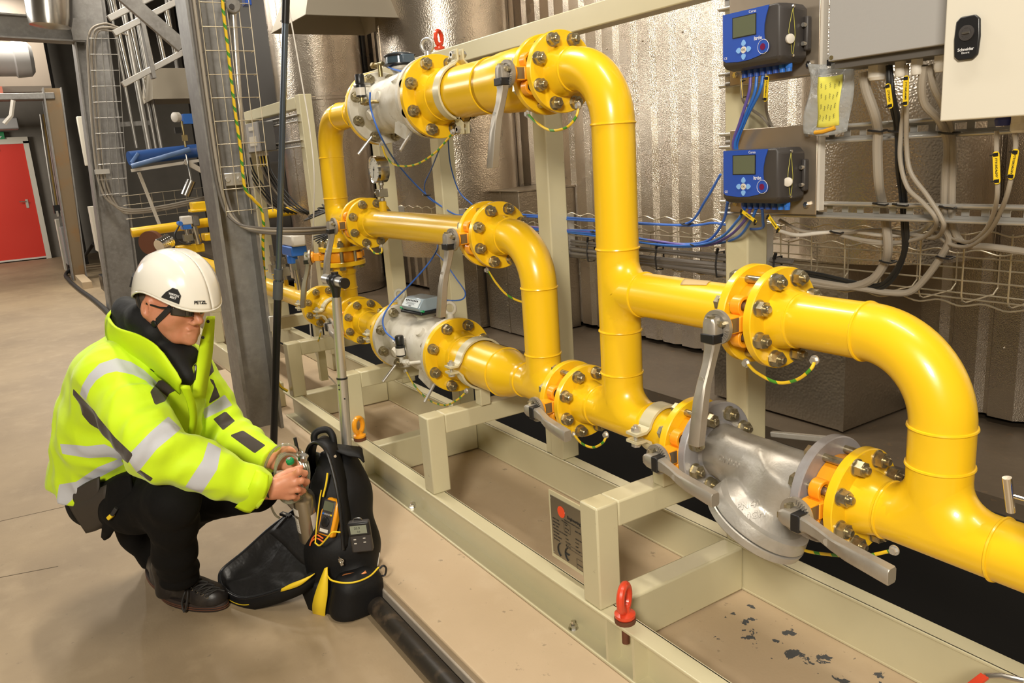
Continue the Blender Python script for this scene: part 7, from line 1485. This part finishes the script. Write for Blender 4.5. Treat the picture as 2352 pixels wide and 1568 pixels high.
# gas cylinder with regulator and coiled hose
gc = thing('gas_cylinder', 'slim steel test gas cylinder standing in the open backpack', 'gas cylinder', tuple(V((-2.42, 0.656, 0.242))))
cb = V((-2.449, 0.684, 0.22)); ct = V((-2.398, 0.662, 0.413)); d = (ct - cb).normalized(); L_ = (ct - cb).length
MB().lathe([(0, .030), (.005, .037), (L_ - .028, .037), (L_ - .012, .032), (L_ - .002, .020), (L_ + .02, .012), (L_ + .035, .012)], cb, d, 40).build('cylinder_body', mat('scratched steel cylinder', (.42, .38, .30), .3, .9, bump=(30, .1, .002)), gc, ang=50)
for a0, z0, z1 in ((2.0, L_ * .60, L_ * .74), (2.0, L_ * .28, L_ * .55)): pass
vx = V(Z1).cross(d).normalized(); vy = d.cross(vx); va = math.atan2(V(tuple(-FW)).dot(vy), V(tuple(-FW)).dot(vx)); 
MB().lathe([(L_ * .62, .0374), (L_ * .76, .0374)], cb, d, 24, False, va - 1.35, va - .35).lathe([(L_ * .25, .0374), (L_ * .56, .0374)], cb, d, 24, False, va - 1.35, va - .5).lathe([(L_ * .2, .0374), (L_ * .62, .0374)], cb, d, 24, False, va + .65, va + 1.3).build('label', WHC, gc)
b = MB()
for k in range(9): b.lathe([(L_ * (.28 + .03 * k), .0377), (L_ * (.287 + .03 * k), .0377)], cb, d, 12, False, va - 1.3, va - .6 - .1 * (k % 3))
b.build('label_print', INK, gc)
rg = thing('regulator', 'chrome gas regulator with a green knob between the two hands', 'regulator', tuple(V((-2.375, 0.652, 0.518))))
q = ct + d * .035
MB().lathe([(0, .016), (.008, .020), (.014, .016), (.022, .022), (.034, .022), (.040, .012), (.055, .010), (.062, .004)], q - d * .01, d, 28).build('regulator_body', CHR, rg)
MB().lathe([(.016, .0215), (.022, .0225), (.028, .0225), (.03, .0215)], q, d, 28).build('black_band', BLK, rg)
k1 = V((-2.37, 0.632, 0.529)); MB().lathe([(0, .012), (.010, .013), (.016, .010)], k1, (k1 - q).normalized(), 24).build('green_knob', GRN, rg); MB().lathe([(0, .006), (.019, .006)], k1, (k1 - q).normalized(), 16).build('knob_screw', SST, rg)
k2 = V((-2.354, 0.666, 0.533)); MB().lathe([(0, .013), (.004, .016), (.018, .016), (.022, .010)], k2, (k2 - q).normalized(), 24).build('dial_gauge', SST, rg)
MB().cyl(V((-2.381, 0.661, 0.556)), V((-2.388, 0.66, 0.6)), .0055, 14).build('black_nozzle', BLK, rg)
HOSE = mat('clear green hose', (.50, .50, .38), .12, spec=.7, trans=.6, alpha=.8)
hz = MB().tube(curve([V((-2.372, 0.657, 0.554)), V((-2.369, 0.652, 0.574)), V((-2.376, 0.631, 0.589)), (V((-2.389, 0.601, 0.584))), V((-2.41, 0.576, 0.55)), V((-2.452, 0.567, 0.493)), V((-2.514, 0.581, 0.418)), V((-2.552, 0.595, 0.33)), V((-2.568, 0.608, 0.286)), V((-2.56, 0.62, 0.272))], 7), .0040, 10)
for k in range(4):
    c0 = V((-2.371, 0.62, 0.479)) + V(tuple(FW)) * .012 * k; ex = V(tuple(RT)) * (.046 + .003 * k); ez = V((0, 0, .070 + .004 * k)) + V(tuple(FW)) * .03
    hz.tube([c0 + ex * math.cos(2 * PI * i / 36) + ez * math.sin(2 * PI * i / 36) for i in range(36)], .0040, 8, closed=True)
tag(hz.build('clear_hose', HOSE), 'coiled clear hose looped over the two hands', 'hose')
# silver hand pump standing behind the bag
pu = thing('hand_pump', 'silver tube probe with a T handle standing behind the backpack', 'pump', tuple(V((-2.483, 0.856, 0.499))))
a = V((-2.524, 0.867, 0.396)); z = V((-2.508, 0.893, 1.01)); dz_ = (z - a)
MB().cyl(a, a + dz_ * .53, .0185, 28).build('lower_tube', ALU, pu); MB().cyl(a + dz_ * .53, a + dz_ * .985, .0158, 28).build('upper_tube', ALU, pu)
MB().lathe([(0, .0188), (.004, .0192), (.006, .016)], a + dz_ * .527, dz_, 28).build('black_collar', BLK, pu)
b = MB(); sd_ = V(tuple(-FW))
for f, x in ((.50, -.008), (.475, -.008), (.42, .008)): b.lathe([(0, .003), (.0006, .003)], a + dz_ * f + V(tuple(RT)) * x + sd_ * .0175, sd_, 10)
b.build('small_hole', BLKM, pu)
t_ = dz_.normalized(); MB().lathe([(0, .013), (.02, .012), (.05, .017), (.07, .024), (.09, .020), (.098, .012), (.105, .012)], z - t_ * .03, t_, 28).build('handle_hub', BLK, pu)
hc = z + t_ * .045; e1 = V((-2.581, 0.889, 1.034)); e2 = V((-2.431, 0.903, 1.03)); hd = (e2 - e1).normalized()
MB().cyl(hc - hd * .075, hc + hd * .060, .0165, 28).build('handle_bar', ALU, pu); MB().cyl(hc + hd * .060, hc + hd * .072, .0175, 28).build('handle_cap', BLK, pu); MB().cyl(hc - hd * .024, hc + hd * .02, .021, 28).build('handle_clamp', BLK, pu)
